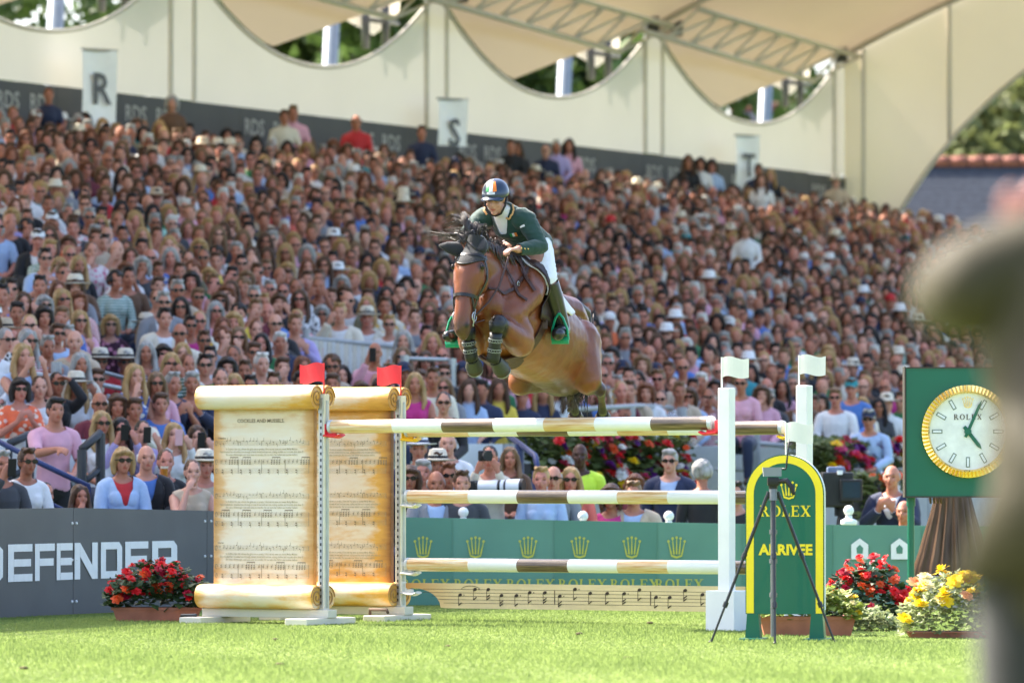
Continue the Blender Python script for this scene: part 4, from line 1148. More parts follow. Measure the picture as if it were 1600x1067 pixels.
# ------------------------------------------------------------------ rails and barriers about the stand
def rail(name, label, pts, posts, mat, r=.025, group=None, pr=None):
    pts = [Vector(p) for p in pts]; o = thing(name, label, 'railing', (pts[0].x, pts[0].y, 0), 0, group)
    b = MB(); b.loft(pts, [r] * len(pts), n=8); b.build('top_rail', mat, o, smooth=True, world=True)
    b = MB(); b.loft([p - Vector((0, 0, .32)) for p in pts], [r * .8] * len(pts), n=8); b.build('mid_rail', mat, o, smooth=True, world=True)
    for p in posts:
        p = Vector(p); b = MB(); b.loft([p, (p.x, p.y, p.z - .95)], [pr or r * 1.5] * 2, n=8); b.build('post', mat, o, smooth=40, world=True)
    return o
GR = 'grey tube railings in the stand'
rail('tube_railing', 'grey tube railing sloping down above the man in the pink shirt', [P(30, 584, 57.4), P(92, 588, 57.4), P(215, 612, 58.2), P(330, 642, 59)], [P(88, 565, 57.4), P(226, 600, 58.2), P(298, 598, 58.8)], M['steel'], .024, GR, .055)
rail('tube_railing', 'upper grey tube railing behind the straw hats', [P(60, 562, 59.2), P(95, 564, 59.4), P(200, 592, 60), P(330, 610, 61)], [P(197, 590, 60)], M['steel'], .022, GR, .05)
rail('tube_railing', 'grey tube railing beside the pink dressed woman, right of the far scroll wing', [P(628, 560, 64), P(700, 562, 64.5), P(768, 604, 65)], [P(632, 555, 64), P(706, 560, 64.5), P(770, 602, 65)], M['steel'], .024, GR, .05)
rail('tube_railing', 'grey tube railing under the hind legs of the horse', [P(895, 640, 64), P(1000, 634, 67), P(1118, 640, 70)], [P(985, 634, 66.5), P(1065, 636, 68)], M['grey_paint'], .03, GR, .06)
rail('tube_railing', 'grey tube railing between the white posts', [P(1120, 690, 66), P(1180, 692, 67), P(1226, 696, 67.6)], [P(1176, 676, 66.8)], M['grey_paint'], .03, GR, .09)
rail('stair_handrail', 'dark square handrail beside the man in the pink shirt', [P(128, 702, 52.2), P(157, 676, 52.4), P(157.5, 680, 52.4)], [P(128, 702, 52.2), P(157, 677, 52.4)], M['dark_metal'], .04, 'dark stair handrails', .045)
rail('stair_handrail', 'dark handrail at the far left behind the seated man in the white jacket', [P(12, 694, 54), P(47, 678, 54.2), P(48, 682, 54.2)], [P(13, 694, 54), P(47, 679, 54.2)], M['dark_metal'], .04, 'dark stair handrails', .04)
rail('stair_handrail', 'blue sloping handrail crossing in front of the man in the pink shirt', [P(-20, 680, 51), P(60, 722, 51), P(140, 760, 51)], [P(138, 759, 51)], M['navy_metal'], .025, 'dark stair handrails', .025)
rail('stair_handrail', 'dark blue stair handrail descending beside the flower bank', [P(778, 668, 57), P(836, 712, 56), P(842, 740, 55.8)], [P(812, 694, 56.4), P(838, 735, 56)], M['navy_metal'], .03, 'dark stair handrails', .045)
# slatted enclosure round an entry in the terrace
q0, q1 = P(478, 530, 66.2), P(622, 545, 67.2)
vb = thing('slatted_barrier', 'pale slatted barrier round an entry among the seats above the red flags', 'barrier', (q0.x, q0.y, q0.z))
n = 22
for i in range(n):
    p = q0.lerp(q1, (i + .5) / n); hgt = .42 + .12 * i / n
    b = MB(); b.box((p.x, p.y, p.z - hgt / 2), (.043, .025, hgt)); b.build('slat', M['cream'] if i % 2 else M['white_plastic'], vb, world=True)
b = MB(); b.loft([q0 + Vector((-.05, 0, .02)), q1 + Vector((.05, 0, .02))], [.03, .03], n=6); b.build('cap_rail', M['grey_paint'], vb, world=True)
for p, e in ((q0, .5), (q1, .65)):
    b = MB(); b.loft([p + Vector((0, 0, .12)), p - Vector((0, 0, e))], [.04, .04], n=8); b.build('post', M['grey_paint'], vb, world=True)
# commentary desk at the far left
q = P(20, 395, 74)
dk = thing('commentary_desk', 'white fronted desk with dark screens among the seats at the far left', 'desk', (q.x, q.y, q.z - .3))
b = MB(); b.box((q.x - .1, q.y, q.z - .12), (.75, .06, .34)); b.build('front', M['white'], dk, world=True)
for px in (8, 38):
    p = P(px, 368, 74.2); b = MB(); b.box((p.x, p.y, p.z), (.2, .05, .17), bev=.01); b.build('screen', M['dark_metal'], dk, world=True)
# ------------------------------------------------------------------ people
M['skin'] = pm('skin', (.5, .3, .2), .5, namt=.07, nscale=14, obj=True, mark='mark', spec=.35)
M['cloth'] = pm('cloth', (.5, .5, .5), .8, namt=.13, nscale=9, obj=True, bump=.25, bscale=14, sheen=.15)
M['hair'] = pm('hair', (.1, .06, .03), .5, namt=.4, nscale=22, obj=True, bump=.5, bscale=50, stretch=(1, 1, .25))
M['lens'] = pm('dark_lens', (.012, .010, .010), .12)
M['straw'] = pm('straw', (.5, .4, .25), .8, namt=.15, nscale=40, obj=True, bump=.3)
M['crowd'] = pm('crowd_colours', (.5, .4, .3), .7, namt=.1, nscale=20, attr='col')
M['shoe'] = pm('shoe', (.03, .02, .015), .5)
def f_print(name, ca, cb, scale):
    m = pm(name, ca, .8, namt=.1); nt = m.node_tree; N = nt.nodes; K = nt.links.new; b = N['Principled BSDF']
    vo = N.new('ShaderNodeTexVoronoi'); vo.inputs['Scale'].default_value = scale; tc = N.new('ShaderNodeTexCoord'); K(tc.outputs['Object'], vo.inputs['Vector'])
    mr = N.new('ShaderNodeMath'); mr.operation = 'LESS_THAN'; mr.inputs[1].default_value = .38; K(vo.outputs['Distance'], mr.inputs[0])
    x = N.new('ShaderNodeMix'); x.data_type = 'RGBA'; x.inputs[6].default_value = (*ca, 1); x.inputs[7].default_value = (*cb, 1); K(mr.outputs[0], x.inputs[0]); K(x.outputs[2], b.inputs['Base Color'])
    return m
M['print_orange'] = f_print('orange_flower_print', (.78, .15, .06), (.8, .62, .5), 16)
M['print_plum'] = f_print('plum_flower_print', (.05, .015, .03), (.55, .22, .33), 14)

HC = Vector((0, -.032, 1.225))          # head centre of a seated body
HS = 1.02                               # hair, hats and glasses share this with the head
def head_into(mb, c, rot=None, s=1.02):
    c = Vector(c)
    def q(p): p = Vector(p) * s; return c + (rot @ p if rot is not None else p)
    def r_(r): return tuple(x * s for x in r)
    mb.ell(q((0, .012, .025)), r_((.074, .092, .094)), rot, 16, 10)
    mb.ell(q((0, -.02, -.045)), r_((.058, .068, .066)), rot, 14, 8)
    mb.ell(q((0, -.066, -.094)), r_((.024, .022, .02)), rot, 10, 6)
    mb.loft([q((0, -.078, .012)), q((0, -.102, -.022)), q((0, -.098, -.034))], [.009 * s, .0145 * s, .013 * s], n=8, round_caps=True)
    mb.loft([q((-.04, -.072, .024)), q((0, -.083, .028)), q((.04, -.072, .024))], [.011 * s] * 3, n=8, round_caps=True)
    for x in (-1, 1):
        mb.ell(q((x * .036, -.062, -.028)), r_((.022, .022, .022)), rot, 8, 6)
        mb.ell(q((x * .075, .012, -.008)), r_((.011, .021, .031)), rot, 8, 6)
    mb.ell(q((0, -.083, -.062)), r_((.023, .011, .010)), rot, 8, 6)

def hand_into(mb, wrist, d, up, s=1.0, curl=.5):
    """palm, four unequal bent fingers and a thumb leaving the side of the palm"""
    w, d, up = Vector(wrist), Vector(d).normalized(), Vector(up)
    sd = d.cross(up).normalized(); up = sd.cross(d).normalized()
    pc = w + d * .05 * s
    mb.loft([w - d * .01 * s, w + d * .03 * s, w + d * .085 * s], [(.024 * s, .02 * s), (.038 * s, .017 * s), (.040 * s, .014 * s)], side=sd, n=10, round_caps=True)
    for i, L_ in enumerate((.068, .078, .072, .056)):
        b0 = w + d * .085 * s + sd * (.031 - .0205 * i) * s
        p1 = b0 + (d * math.cos(curl * .5) - up * math.sin(curl * .5)) * L_ * .5 * s
        p2 = p1 + (d * math.cos(curl * 1.6) - up * math.sin(curl * 1.6)) * L_ * .5 * s
        mb.loft([b0 - d * .02 * s, p1, p2], [.0098 * s, .009 * s, .0075 * s], n=7, round_caps=True)
    t0 = w + d * .03 * s + sd * .034 * s
    mb.loft([t0 - sd * .012 * s, t0 + sd * .022 * s + d * .026 * s - up * .008 * s, t0 + sd * .028 * s + d * .056 * s - up * .018 * s], [.013 * s, .011 * s, .0085 * s], n=7, round_caps=True)

ARMS = {  # elbow, wrist, hand direction for the +x arm
    'lap': ((.245, -.04, .74), (.10, -.27, .63), (-.5, -.8, -.1)),
    'clap': ((.25, -.10, .77), (.075, -.28, .90), (-.35, -.45, .8)),
    'phone': ((.23, -.20, .86), (.10, -.31, 1.10), (-.4, -.2, .9)),
    'chin': ((.19, -.25, .77), (.075, -.19, 1.06), (-.5, .3, .8)),
    'down': ((.245, .03, .72), (.25, -.04, .46), (0, -.1, -1)),
    'point': ((.24, -.22, .82), (.12, -.46, .86), (-.2, -.9, -.1)),
    'shade': ((.27, -.16, 1.08), (.12, -.14, 1.27), (-.8, -.1, .25)),
}
def body_bones(sex, pose_r, pose_l, stand):
    dz = .45 if stand else 0
    k = 1.0 if sex == 'm' else .89
    B = []
    Z = lambda p: (p[0], p[1], p[2] + dz)
    B.append(('torso', [Z(p) for p in ((0, .03, .50), (0, .03, .62), (0, .02, .76), (0, .005, .90), (0, .012, .985), (0, .02, 1.035))],
              [(.168 * (1.02 if sex == 'f' else 1), .125), (.150 * k, .112), (.143 * k, .105), (.168 * k, .118), (.165 * k, .098), (.10 * k, .07)], (1, 0, 0)))
    if sex == 'f':
        for x in (-1, 1): B.append(('torso', [Z((x * .06, -.06, .885)), Z((x * .06, -.068, .87))], [.062, .056], None))
    for x in (-1, 1): B.append(('torso', [Z((x * .04, .02, 1.035)), Z((x * .165 * k, .02, .985))], [.055, .058], None))
    B.append(('neck', [Z((0, .022, 1.02)), Z((0, .0, 1.10)), Z((0, -.005, 1.17))], [(.068 * k, .068), (.060 * k, .060), (.056 * k, .058)], (1, 0, 0)))
    for x, pose in ((1, pose_l), (-1, pose_r)):
        e, w, hd = ARMS[pose]
        f = lambda p: (x * p[0] * (1 if p[0] < .12 else k), p[1], p[2] + dz)
        sh = f((.185, .02, .975))
        B.append(('uarm', [sh, f(tuple((a + b) / 2 for a, b in zip((.2, .02, .965), e))), f(e)], [.060 * k, .052 * k, .042 * k], None))
        B.append(('farm', [f(e), f(tuple(a * .6 + b * .4 for a, b in zip(e, w))), f(w)], [.044 * k, .042 * k, .028 * k], None))
        B.append(('hand', f(w), (x * hd[0], hd[1], hd[2]), x, k))
        if stand:
            B.append(('thigh', [(x * .09, .03, .95), (x * .10, .02, .72), (x * .10, .01, .50)], [.095, .078, .056], None))
            B.append(('shin', [(x * .10, .01, .50), (x * .105, .04, .34), (x * .105, .04, .09)], [.056, .056, .036], None))
            B.append(('foot', [(x * .105, .06, .05), (x * .115, -.14, .035)], [(.04, .04), (.045, .03)], None))
        else:
            B.append(('thigh', [(x * .09, .02, .50), (x * .115, -.22, .51), (x * .125, -.44, .50)], [.098, .082, .060], None))
            B.append(('shin', [(x * .125, -.44, .50), (x * .125, -.41, .30), (x * .12, -.38, .09)], [.058, .056, .036], None))
            B.append(('foot', [(x * .12, -.36, .05), (x * .13, -.56, .035)], [(.04, .04), (.045, .03)], None))
    return B, dz

def classify(me, B, hc):
    n = len(me.vertices); co = np.empty(n * 3, np.float32); me.vertices.foreach_get('co', co); co = co.reshape(-1, 3)
    names, best, who = [], np.full(n, 1e9), np.zeros(n, int)
    def test(nm, a, b, r0, r1):
        nonlocal best, who
        if nm not in names: names.append(nm)
        a, b = np.array(a), np.array(b); ab = b - a; t = np.clip(((co - a) @ ab) / max(ab @ ab, 1e-9), 0, 1)
        d = np.linalg.norm(co - (a + t[:, None] * ab), axis=1) / (r0 + (r1 - r0) * t)
        m_ = d < best; best = np.where(m_, d, best); who = np.where(m_, names.index(nm), who)
    for bn in B:
        if bn[0] == 'hand':
            a = np.array(bn[1]); d = np.array(bn[2]); d = d / np.linalg.norm(d); test('hand', a + d * .02, a + d * .15, .035, .04); continue
        rr = [(max(r) if isinstance(r, tuple) else r) for r in bn[2]]
        for i in range(len(bn[1]) - 1): test(bn[0], bn[1][i], bn[1][i + 1], rr[i], rr[i + 1])
    test('head', hc + Vector((0, 0, .045)), hc + Vector((0, -.022, -.08)), .102, .077)
    return co, [names[i] for i in who]

def face_marks(me, co, cls, hc, s=1.0, rot=None):
    """brows, eyes and lips are the skin's own darker colours"""
    a = me.color_attributes.new('mark', 'FLOAT_COLOR', 'POINT')
    c = np.ones((len(co), 4), np.float32)
    q = (co - np.array(hc)) / s
    if rot is not None: q = q @ np.array(rot)
    hd = np.array([k == 'head' for k in cls])
    for x in (-1, 1):
        c[hd & (np.hypot((q[:, 0] - x * .031) / .014, (q[:, 2] - .004) / .0085) < 1) & (q[:, 1] < -.05), :3] = (.16, .15, .16)
        c[hd & (np.hypot((q[:, 0] - x * .032) / .019, (q[:, 2] - .026) / .0055) < 1) & (q[:, 1] < -.05), :3] = (.38, .33, .30)
    c[hd & (np.hypot(q[:, 0] / .024, (q[:, 2] + .062) / .009) < 1) & (q[:, 1] < -.06), :3] = (.85, .48, .46)
    a.data.foreach_set('color', c.ravel())

def shell(me, co, cls, keep, off, zmax, name, extra=None):
    """clothing: the covered part of the body, let out along its normals"""
    k = np.array([(c in keep) for c in cls])
    if zmax: k &= ~((co[:, 2] > zmax) & np.array([c == 'torso' for c in cls]) & (np.hypot(co[:, 0], co[:, 1] - .02) < .085))
    if extra is not None: k &= extra(co)
    nr = np.empty(len(co) * 3, np.float32); me.vertices.foreach_get('normal', nr); nr = nr.reshape(-1, 3)
    idx = -np.ones(len(co), int); faces = []
    for p in me.polygons:
        vs = p.vertices
        if all(k[i] for i in vs): faces.append(tuple(vs))
    used = sorted({i for f in faces for i in f}); idx[used] = range(len(used))
    o = co + nr * off
    cnt = {}
    for f in faces:
        for a, b in zip(f, f[1:] + f[:1]): e = (a, b) if a < b else (b, a); cnt[e] = cnt.get(e, 0) + 1
    nb_ = {}
    for (a, b), c_ in cnt.items():
        if c_ == 1: nb_.setdefault(a, []).append(b); nb_.setdefault(b, []).append(a)
    for it in range(8):                                      # hems, cuffs and necklines run clean
        new = {a: (o[a] + sum(o[b] for b in l) / len(l)) / 2 for a, l in nb_.items()}
        for a, p in new.items(): o[a] = p
    m2 = bpy.data.meshes.new(name)
    m2.from_pydata([tuple(o[i]) for i in used], [], [tuple(int(idx[i]) for i in f) for f in faces])
    m2.shade_smooth()
    return m2

def make_body(sex, pr, pl, stand, voxel=.0125, dec=.38):
    B, dz = body_bones(sex, pr, pl, stand); hc = HC + Vector((0, 0, dz)); mb = MB()
    for bn in B:
        if bn[0] == 'hand':
            up = Vector((bn[3] * .6, .3, .8)) if abs(bn[2][2]) < .6 else Vector((bn[3] * .3, -1, .0))
            hand_into(mb, bn[1], bn[2], up, .98 * bn[4] + .05)
        else: mb.loft(bn[1], bn[2], side=bn[3], n=14, round_caps=True)
    head_into(mb, hc)
    me = melt(mb, voxel, 2, dec, .4); me.name = 'body'
    co, cls = classify(me, B, hc)
    face_marks(me, co, cls, hc, HS)
    me.materials.append(M['skin'])
    d = dict(body=me, dz=dz)
    nk = 1.012 + dz
    d['long'] = shell(me, co, cls, ('torso', 'uarm', 'farm'), .013, nk, 'long_top', lambda c: c[:, 2] > .46 + dz)
    d['short'] = shell(me, co, cls, ('torso', 'uarm'), .013, nk, 'short_top', lambda c: c[:, 2] > .46 + dz)
    d['vest'] = shell(me, co, cls, ('torso',), .010, .97 + dz, 'vest_top', lambda c: c[:, 2] > .46 + dz)
    vcut = lambda c: (c[:, 2] > .40 + dz) & ~((c[:, 1] < -.02) & (np.abs(c[:, 0]) < .012 + .26 * np.clip(c[:, 2] - dz - .80, 0, 1)))
    d['jacket'] = shell(me, co, cls, ('torso', 'uarm', 'farm'), .024, 1.02 + dz, 'jacket', vcut)
    d['trousers'] = shell(me, co, cls, ('thigh', 'shin', 'torso'), .011, None, 'trousers', lambda c: c[:, 2] < .60 + dz)
    d['shoes'] = shell(me, co, cls, ('foot',), .008, None, 'shoes')
    for k in ('long', 'short', 'vest', 'jacket', 'trousers'): d[k].materials.append(M['cloth'])
    d['shoes'].materials.append(M['shoe'])
    return d

POSES = {'m': [('lap', 'lap'), ('clap', 'clap'), ('phone', 'lap')], 'f': [('lap', 'lap'), ('clap', 'clap'), ('phone', 'phone'), ('chin', 'lap')]}
BODY = {}
for sx_ in 'mf':
    for pr, pl in POSES[sx_]: BODY[sx_, pr, 0] = make_body(sx_, pr, pl, 0)
BODY['m', 'down', 1] = make_body('m', 'down', 'down', 1)
BODY['m', 'point', 1] = make_body('m', 'point', 'lap', 1)
BODY['f', 'down', 1] = make_body('f', 'lap', 'down', 1)
BODY['f', 'shade', 0] = make_body('f', 'lap', 'shade', 0)

# hair, hats and glasses are modelled about the head centre
def hair_mesh(kind, voxel=.011, dec=.5):
    b = MB(); g = random.Random(hash(kind) % 97 if False else sum(map(ord, kind)))
    if kind == 'short':
        b.ell((0, .022, .032), (.083, .094, .098)); b.ell((0, .05, -.01), (.074, .06, .07))
        for i in range(14): a = i * .45; b.ell((.05 * math.cos(a), -.02 + .05 * math.sin(a), .108 + .012 * math.sin(i * 2.1)), (.022, .024, .016), n=8, m=5)
    elif kind == 'swept':
        b.ell((0, .022, .035), (.084, .094, .098)); b.ell((0, .05, -.01), (.076, .06, .07)); b.ell((.02, -.055, .092), (.06, .035, .028)); b.ell((-.03, -.04, .098), (.045, .04, .028))
    elif kind == 'balding':
        for i in range(11):
            a = math.pi * (.06 + .88 * i / 10); b.ell((.072 * math.cos(a), .008 + .082 * math.sin(a), .005 + .01 * math.sin(a * 2)), (.021, .022, .046), n=8, m=6)
    elif kind == 'bob':
        b.ell((0, .02, .035), (.093, .098, .10)); b.ell((0, .055, -.03), (.094, .062, .09))
        for x in (-1, 1): b.loft([(x * .078, -.015, .06), (x * .092, .0, -.02), (x * .085, -.005, -.105)], [.026, .032, .026], n=9, round_caps=True)
        b.loft([(-.06, -.06, .07), (0, -.085, .085), (.06, -.06, .07)], [.02, .022, .02], n=8, round_caps=True)
    elif kind == 'curly':
        for i in range(60):
            d = Vector((g.gauss(0, 1), g.gauss(.55, 1), g.gauss(.5, .9))).normalized(); p = Vector((d.x * .088, .02 + d.y * .095, .03 + d.z * .10))
            if p.y < -.05 and p.z < .07: continue
            b.ell(p, (.027, .027, .027), n=8, m=5)
        b.ell((0, .03, .03), (.085, .09, .098))
    elif kind == 'bun':
        b.ell((0, .022, .03), (.082, .094, .097)); b.ell((0, .05, -.015), (.07, .06, .07)); b.ell((0, .11, .05), (.042, .04, .042))
    elif kind == 'tied':
        b.ell((0, .022, .03), (.081, .094, .096)); b.ell((0, .05, -.015), (.07, .06, .07)); b.loft([(0, .10, .02), (.01, .13, -.05), (.02, .12, -.16)], [.025, .034, .014], n=8, round_caps=True)
    else:                                                  # long
        b.ell((0, .02, .034), (.089, .096, .10)); b.ell((0, .055, -.03), (.088, .058, .10))
        b.loft([(0, .07, -.02), (0, .085, -.12), (0, .09, -.24)], [(.085, .04), (.10, .04), (.085, .025)], side=(1, 0, 0), n=12, round_caps=True)
        for x in (-1, 1):
            b.loft([(x * .045, -.05, .09), (x * .082, -.02, .02), (x * .094, .0, -.08), (x * .105, -.03, -.19), (x * .085, -.06, -.27)], [.02, .025, .033, .034, .016], n=9, round_caps=True)
    me = melt(b, voxel, 2, dec); me.name = 'hair'
    n = len(me.vertices)
    ripple(me, lambda q: .005 * noise.noise(Vector((q.x * 60, q.y * 60, q.z * 9))))     # locks: ridged along the fall of the hair
    me.materials.append(M['hair'])
    return me
HAIR = {k: hair_mesh(k) for k in ('short', 'swept', 'balding', 'bob', 'curly', 'bun', 'tied', 'long')}
def glasses_mesh():
    b = MB()
    for x in (-1, 1):
        b.loft([(x * .033, -.090, .006), (x * .033, -.098, .006)], [(.028, .021), (.028, .021)], side=(1, 0, 0), n=14)
        b.loft([(x * .06, -.084, .010), (x * .078, -.05, .010), (x * .084, .02, .004)], [.0045, .0045, .004], n=5)
    b.loft([(-.012, -.096, .010), (.012, -.096, .010)], [.004, .004], n=5)
    me = b.mesh('sunglasses', 40); me.materials.append(M['lens']); return me
GLASS = glasses_mesh()
def panama_mesh():
    b = MB(); b.lathe([(.0, .150), (.045, .152), (.075, .138), (.088, .10), (.096, .045), (.098, .04), (.16, .028), (.178, .036), (.179, .041), (.16, .034), (.10, .052)][::-1], (0, .012, .012), 24)
    for i, v in enumerate(b.v):
        x, y, z = v
        r_ = math.hypot(x, y - .012); k = max(0, r_ - .1)
        b.v[i] = (x, y * 1.06, z - .35 * k * abs(math.sin(math.atan2(y - .012, x))) * 0 + .10 * k * abs(x) / .17 - (.018 * max(0, 1 - math.hypot(x, y) / .05) if z > .15 else 0))
    h = b.mesh('sun_hat', 50); h.materials.append(M['straw'])
    c = MB(); c.lathe([(.0985, .056), (.0965, .080)], (0, .012, .012), 24); c.f = c.f[:-2]; c.m = c.m[:-2]
    c.v = [(x, y * 1.06, z) for x, y, z in c.v]
    c_ = c.mesh('hat_band', 50); c_.materials.append(M['cloth']); return h, c_
HAT, BAND = panama_mesh()
def cap_mesh():
    b = MB(); b.lathe([(0, .132), (.03, .130), (.062, .112), (.082, .08), (.090, .04), (.090, .03)][::-1], (0, .012, .012), 20)
    b.grid(lambda i, j: Vector(((i - .5) * .15, -.062 - .085 * j * math.sqrt(max(0, 1 - (2 * i - 1) ** 2)), .052 - .012 * j - .03 * (2 * i - 1) ** 2)), 10, 4)
    me = b.mesh('cap', 50); me.materials.append(M['cloth']); return me
CAP = cap_mesh()
def tie_mesh():
    b = MB(); b.prism([(-.018, .965), (.018, .965), (.014, .94), (.03, .70), (0, .66), (-.03, .70), (-.014, .94)], (0, -.128, 0), (1, 0, 0), (0, 0, 1), .01)
    b.v = [(x, y - .0 + .035 * max(0, (z - .88) / .085), z) for x, y, z in b.v]
    me = b.mesh('tie'); me.materials.append(M['cloth']); return me
TIE = tie_mesh()
def phone_mesh():
    b = MB(); b.box((0, 0, 0), (.076, .010, .155), bev=.004); me = b.mesh('phone'); me.materials.append(M['black']); return me
PHONE = phone_mesh()

def sRGB(*c): return tuple((x / 255 / 12.92 if x <= 10 else ((x / 255 + .055) / 1.055) ** 2.4) for x in c)
TOPS = {'white': (.70, .70, .70), 'cream': (.66, .60, .48), 'navy': (.018, .026, .065), 'black': (.014, .014, .016), 'pale blue': (.36, .48, .68), 'blue': (.07, .17, .46), 'pink': (.66, .34, .42),
        'grey': (.22, .23, .25), 'beige': (.48, .38, .27), 'red': (.50, .025, .03), 'green': (.03, .17, .06), 'teal': (.03, .25, .28), 'orange': (.68, .14, .04), 'burgundy': (.13, .014, .025),
        'khaki': (.17, .15, .085), 'yellow': (.68, .50, .06), 'hi-vis': (.62, .85, .06), 'lilac': (.40, .33, .58), 'brown': (.12, .06, .03), 'coral': (.68, .14, .11), 'mint': (.36, .60, .48), 'magenta': (.50, .03, .20), 'charcoal': (.05, .052, .058)}
TOPW = {'white': 15, 'cream': 9, 'navy': 14, 'black': 16, 'pale blue': 9, 'blue': 4, 'pink': 7, 'grey': 6, 'beige': 8, 'red': 3, 'green': 2, 'teal': 2, 'orange': 1.5, 'burgundy': 2, 'khaki': 3, 'yellow': 1, 'lilac': 2, 'brown': 7, 'coral': 1.5, 'mint': 1.5, 'magenta': 1, 'charcoal': 4}
HAIRC = {'blonde': (.36, .22, .085), 'brown': (.075, .036, .017), 'dark': (.016, .011, .009), 'grey': (.30, .29, .27), 'white': (.58, .56, .52), 'auburn': (.14, .045, .018), 'light brown': (.17, .095, .045)}
SKINS = [(.46, .19, .12), (.53, .25, .17), (.42, .165, .10), (.37, .145, .085), (.51, .205, .145), (.57, .29, .205)]
def rgba(c): return (*c, 1)

def stripe_print(name, ca, cb, scale):
    m = pm(name, ca, .8, namt=.1); nt = m.node_tree; N = nt.nodes; K = nt.links.new; b = N['Principled BSDF']
    wv = N.new('ShaderNodeTexWave'); wv.bands_direction = 'Z'; wv.inputs['Scale'].default_value = scale; tc = N.new('ShaderNodeTexCoord'); K(tc.outputs['Object'], wv.inputs['Vector'])
    mr = N.new('ShaderNodeMath'); mr.operation = 'GREATER_THAN'; mr.inputs[1].default_value = .5; K(wv.outputs['Fac'], mr.inputs[0])
    x = N.new('ShaderNodeMix'); x.data_type = 'RGBA'; x.inputs[6].default_value = (*ca, 1); x.inputs[7].default_value = (*cb, 1); K(mr.outputs[0], x.inputs[0]); K(x.outputs[2], b.inputs['Base Color'])
    return m
PRINTS = {'navy striped': stripe_print('navy_stripes', (.70, .70, .70), (.02, .03, .08), 10), 'red striped': stripe_print('red_stripes', (.70, .68, .66), (.5, .03, .04), 12), 'green striped': stripe_print('green_stripes', (.62, .66, .62), (.03, .16, .10), 9),
          'blue flowered': f_print('blue_flower_print', (.08, .14, .40), (.70, .70, .74), 15), 'pink flowered': f_print('pink_flower_print', (.70, .62, .60), (.62, .16, .26), 16), 'black dotted': f_print('black_dot_print', (.66, .66, .66), (.02, .02, .02), 26), 'yellow flowered': f_print('yellow_flower_print', (.66, .62, .5), (.70, .42, .05), 14)}
for k_, m_ in PRINTS.items(): M[k_] = m_
def person(label, loc, face, sex='m', pose='lap', stand=0, hair='short', hairc='brown', top='white', garment='long', legs='navy', glasses=False, hat=None, hatc='cream', tie=None, skin=None, scale=1.0, group=None, topmat=None, shirt='white', category='person'):
    """one person: a continuous body with hair, clothes and what is worn as its parts; face = point looked at"""
    D = BODY[sex, pose, stand]; loc = Vector(loc)
    r = bpy.data.objects.new('person', D['body']); COL.objects.link(r)
    r.location = loc; d = Vector(face) - loc; r.rotation_euler = (0, 0, math.atan2(d.x, -d.y)); r.scale = (scale,) * 3
    r.color = rgba(skin or rnd.choice(SKINS)); tag(r, label, category, group)
    hc = HC + Vector((0, 0, D['dz']))
    def part(nm, me, col, off=None):
        o = bpy.data.objects.new(nm, me); COL.objects.link(o); o.parent = r
        if off is not None: o.location = off
        if nm in ('hair', 'sunglasses', 'sun_hat', 'cap'): o.scale = (HS,) * 3
        if col: o.color = rgba(col)
        return o
    if hair: part('hair', HAIR[hair], HAIRC[hairc], hc)
    if garment == 'jacket':
        part('shirt', D['long'], TOPS.get(shirt, (.7, .7, .7))); part('jacket', D['jacket'], TOPS[top])
        if tie: part('tie', TIE, TOPS[tie], Vector((0, 0, D['dz'])))
    else:
        t = part({'long': 'shirt', 'short': 'shirt', 'vest': 'vest_top'}[garment], D[garment], TOPS[top])
        if topmat: t.material_slots[0].link = 'OBJECT'; t.material_slots[0].material = M[topmat]
    part('trousers', D['trousers'], TOPS[legs]); part('shoes', D['shoes'], None)
    if glasses: part('sunglasses', GLASS, None, hc)
    if hat == 'panama':
        h = part('sun_hat', HAT, TOPS[hatc], hc); q = bpy.data.objects.new('hat_band', BAND); COL.objects.link(q); q.parent = h; q.color = rgba(TOPS['black'] if hatc != 'white' else TOPS['navy'])
    elif hat == 'cap': part('cap', CAP, TOPS[hatc], hc)
    return r
def held(name, label, cat, me, man, off, rx=0, group=None):
    """a thing in a person's hand: stays an object of its own"""
    o = bpy.data.objects.new(name, me); COL.objects.link(o)
    o.location = man.location + man.rotation_euler.to_matrix() @ (Vector(off) * man.scale.x); o.rotation_euler = (rx, 0, man.rotation_euler.z)
    return tag(o, label, cat, group)

HORSE_AT = Vector((.1, 43.3, 0))
def sit_at(px, py, Y, stand=0, scale=1.0):
    """place a body so that its head centre shows at px, py"""
    h = P(px, py, Y); return Vector((h.x, h.y, h.z - scale * (1.225 + .45 * stand)))
PITG = 'spectators by the pitchside hoardings'
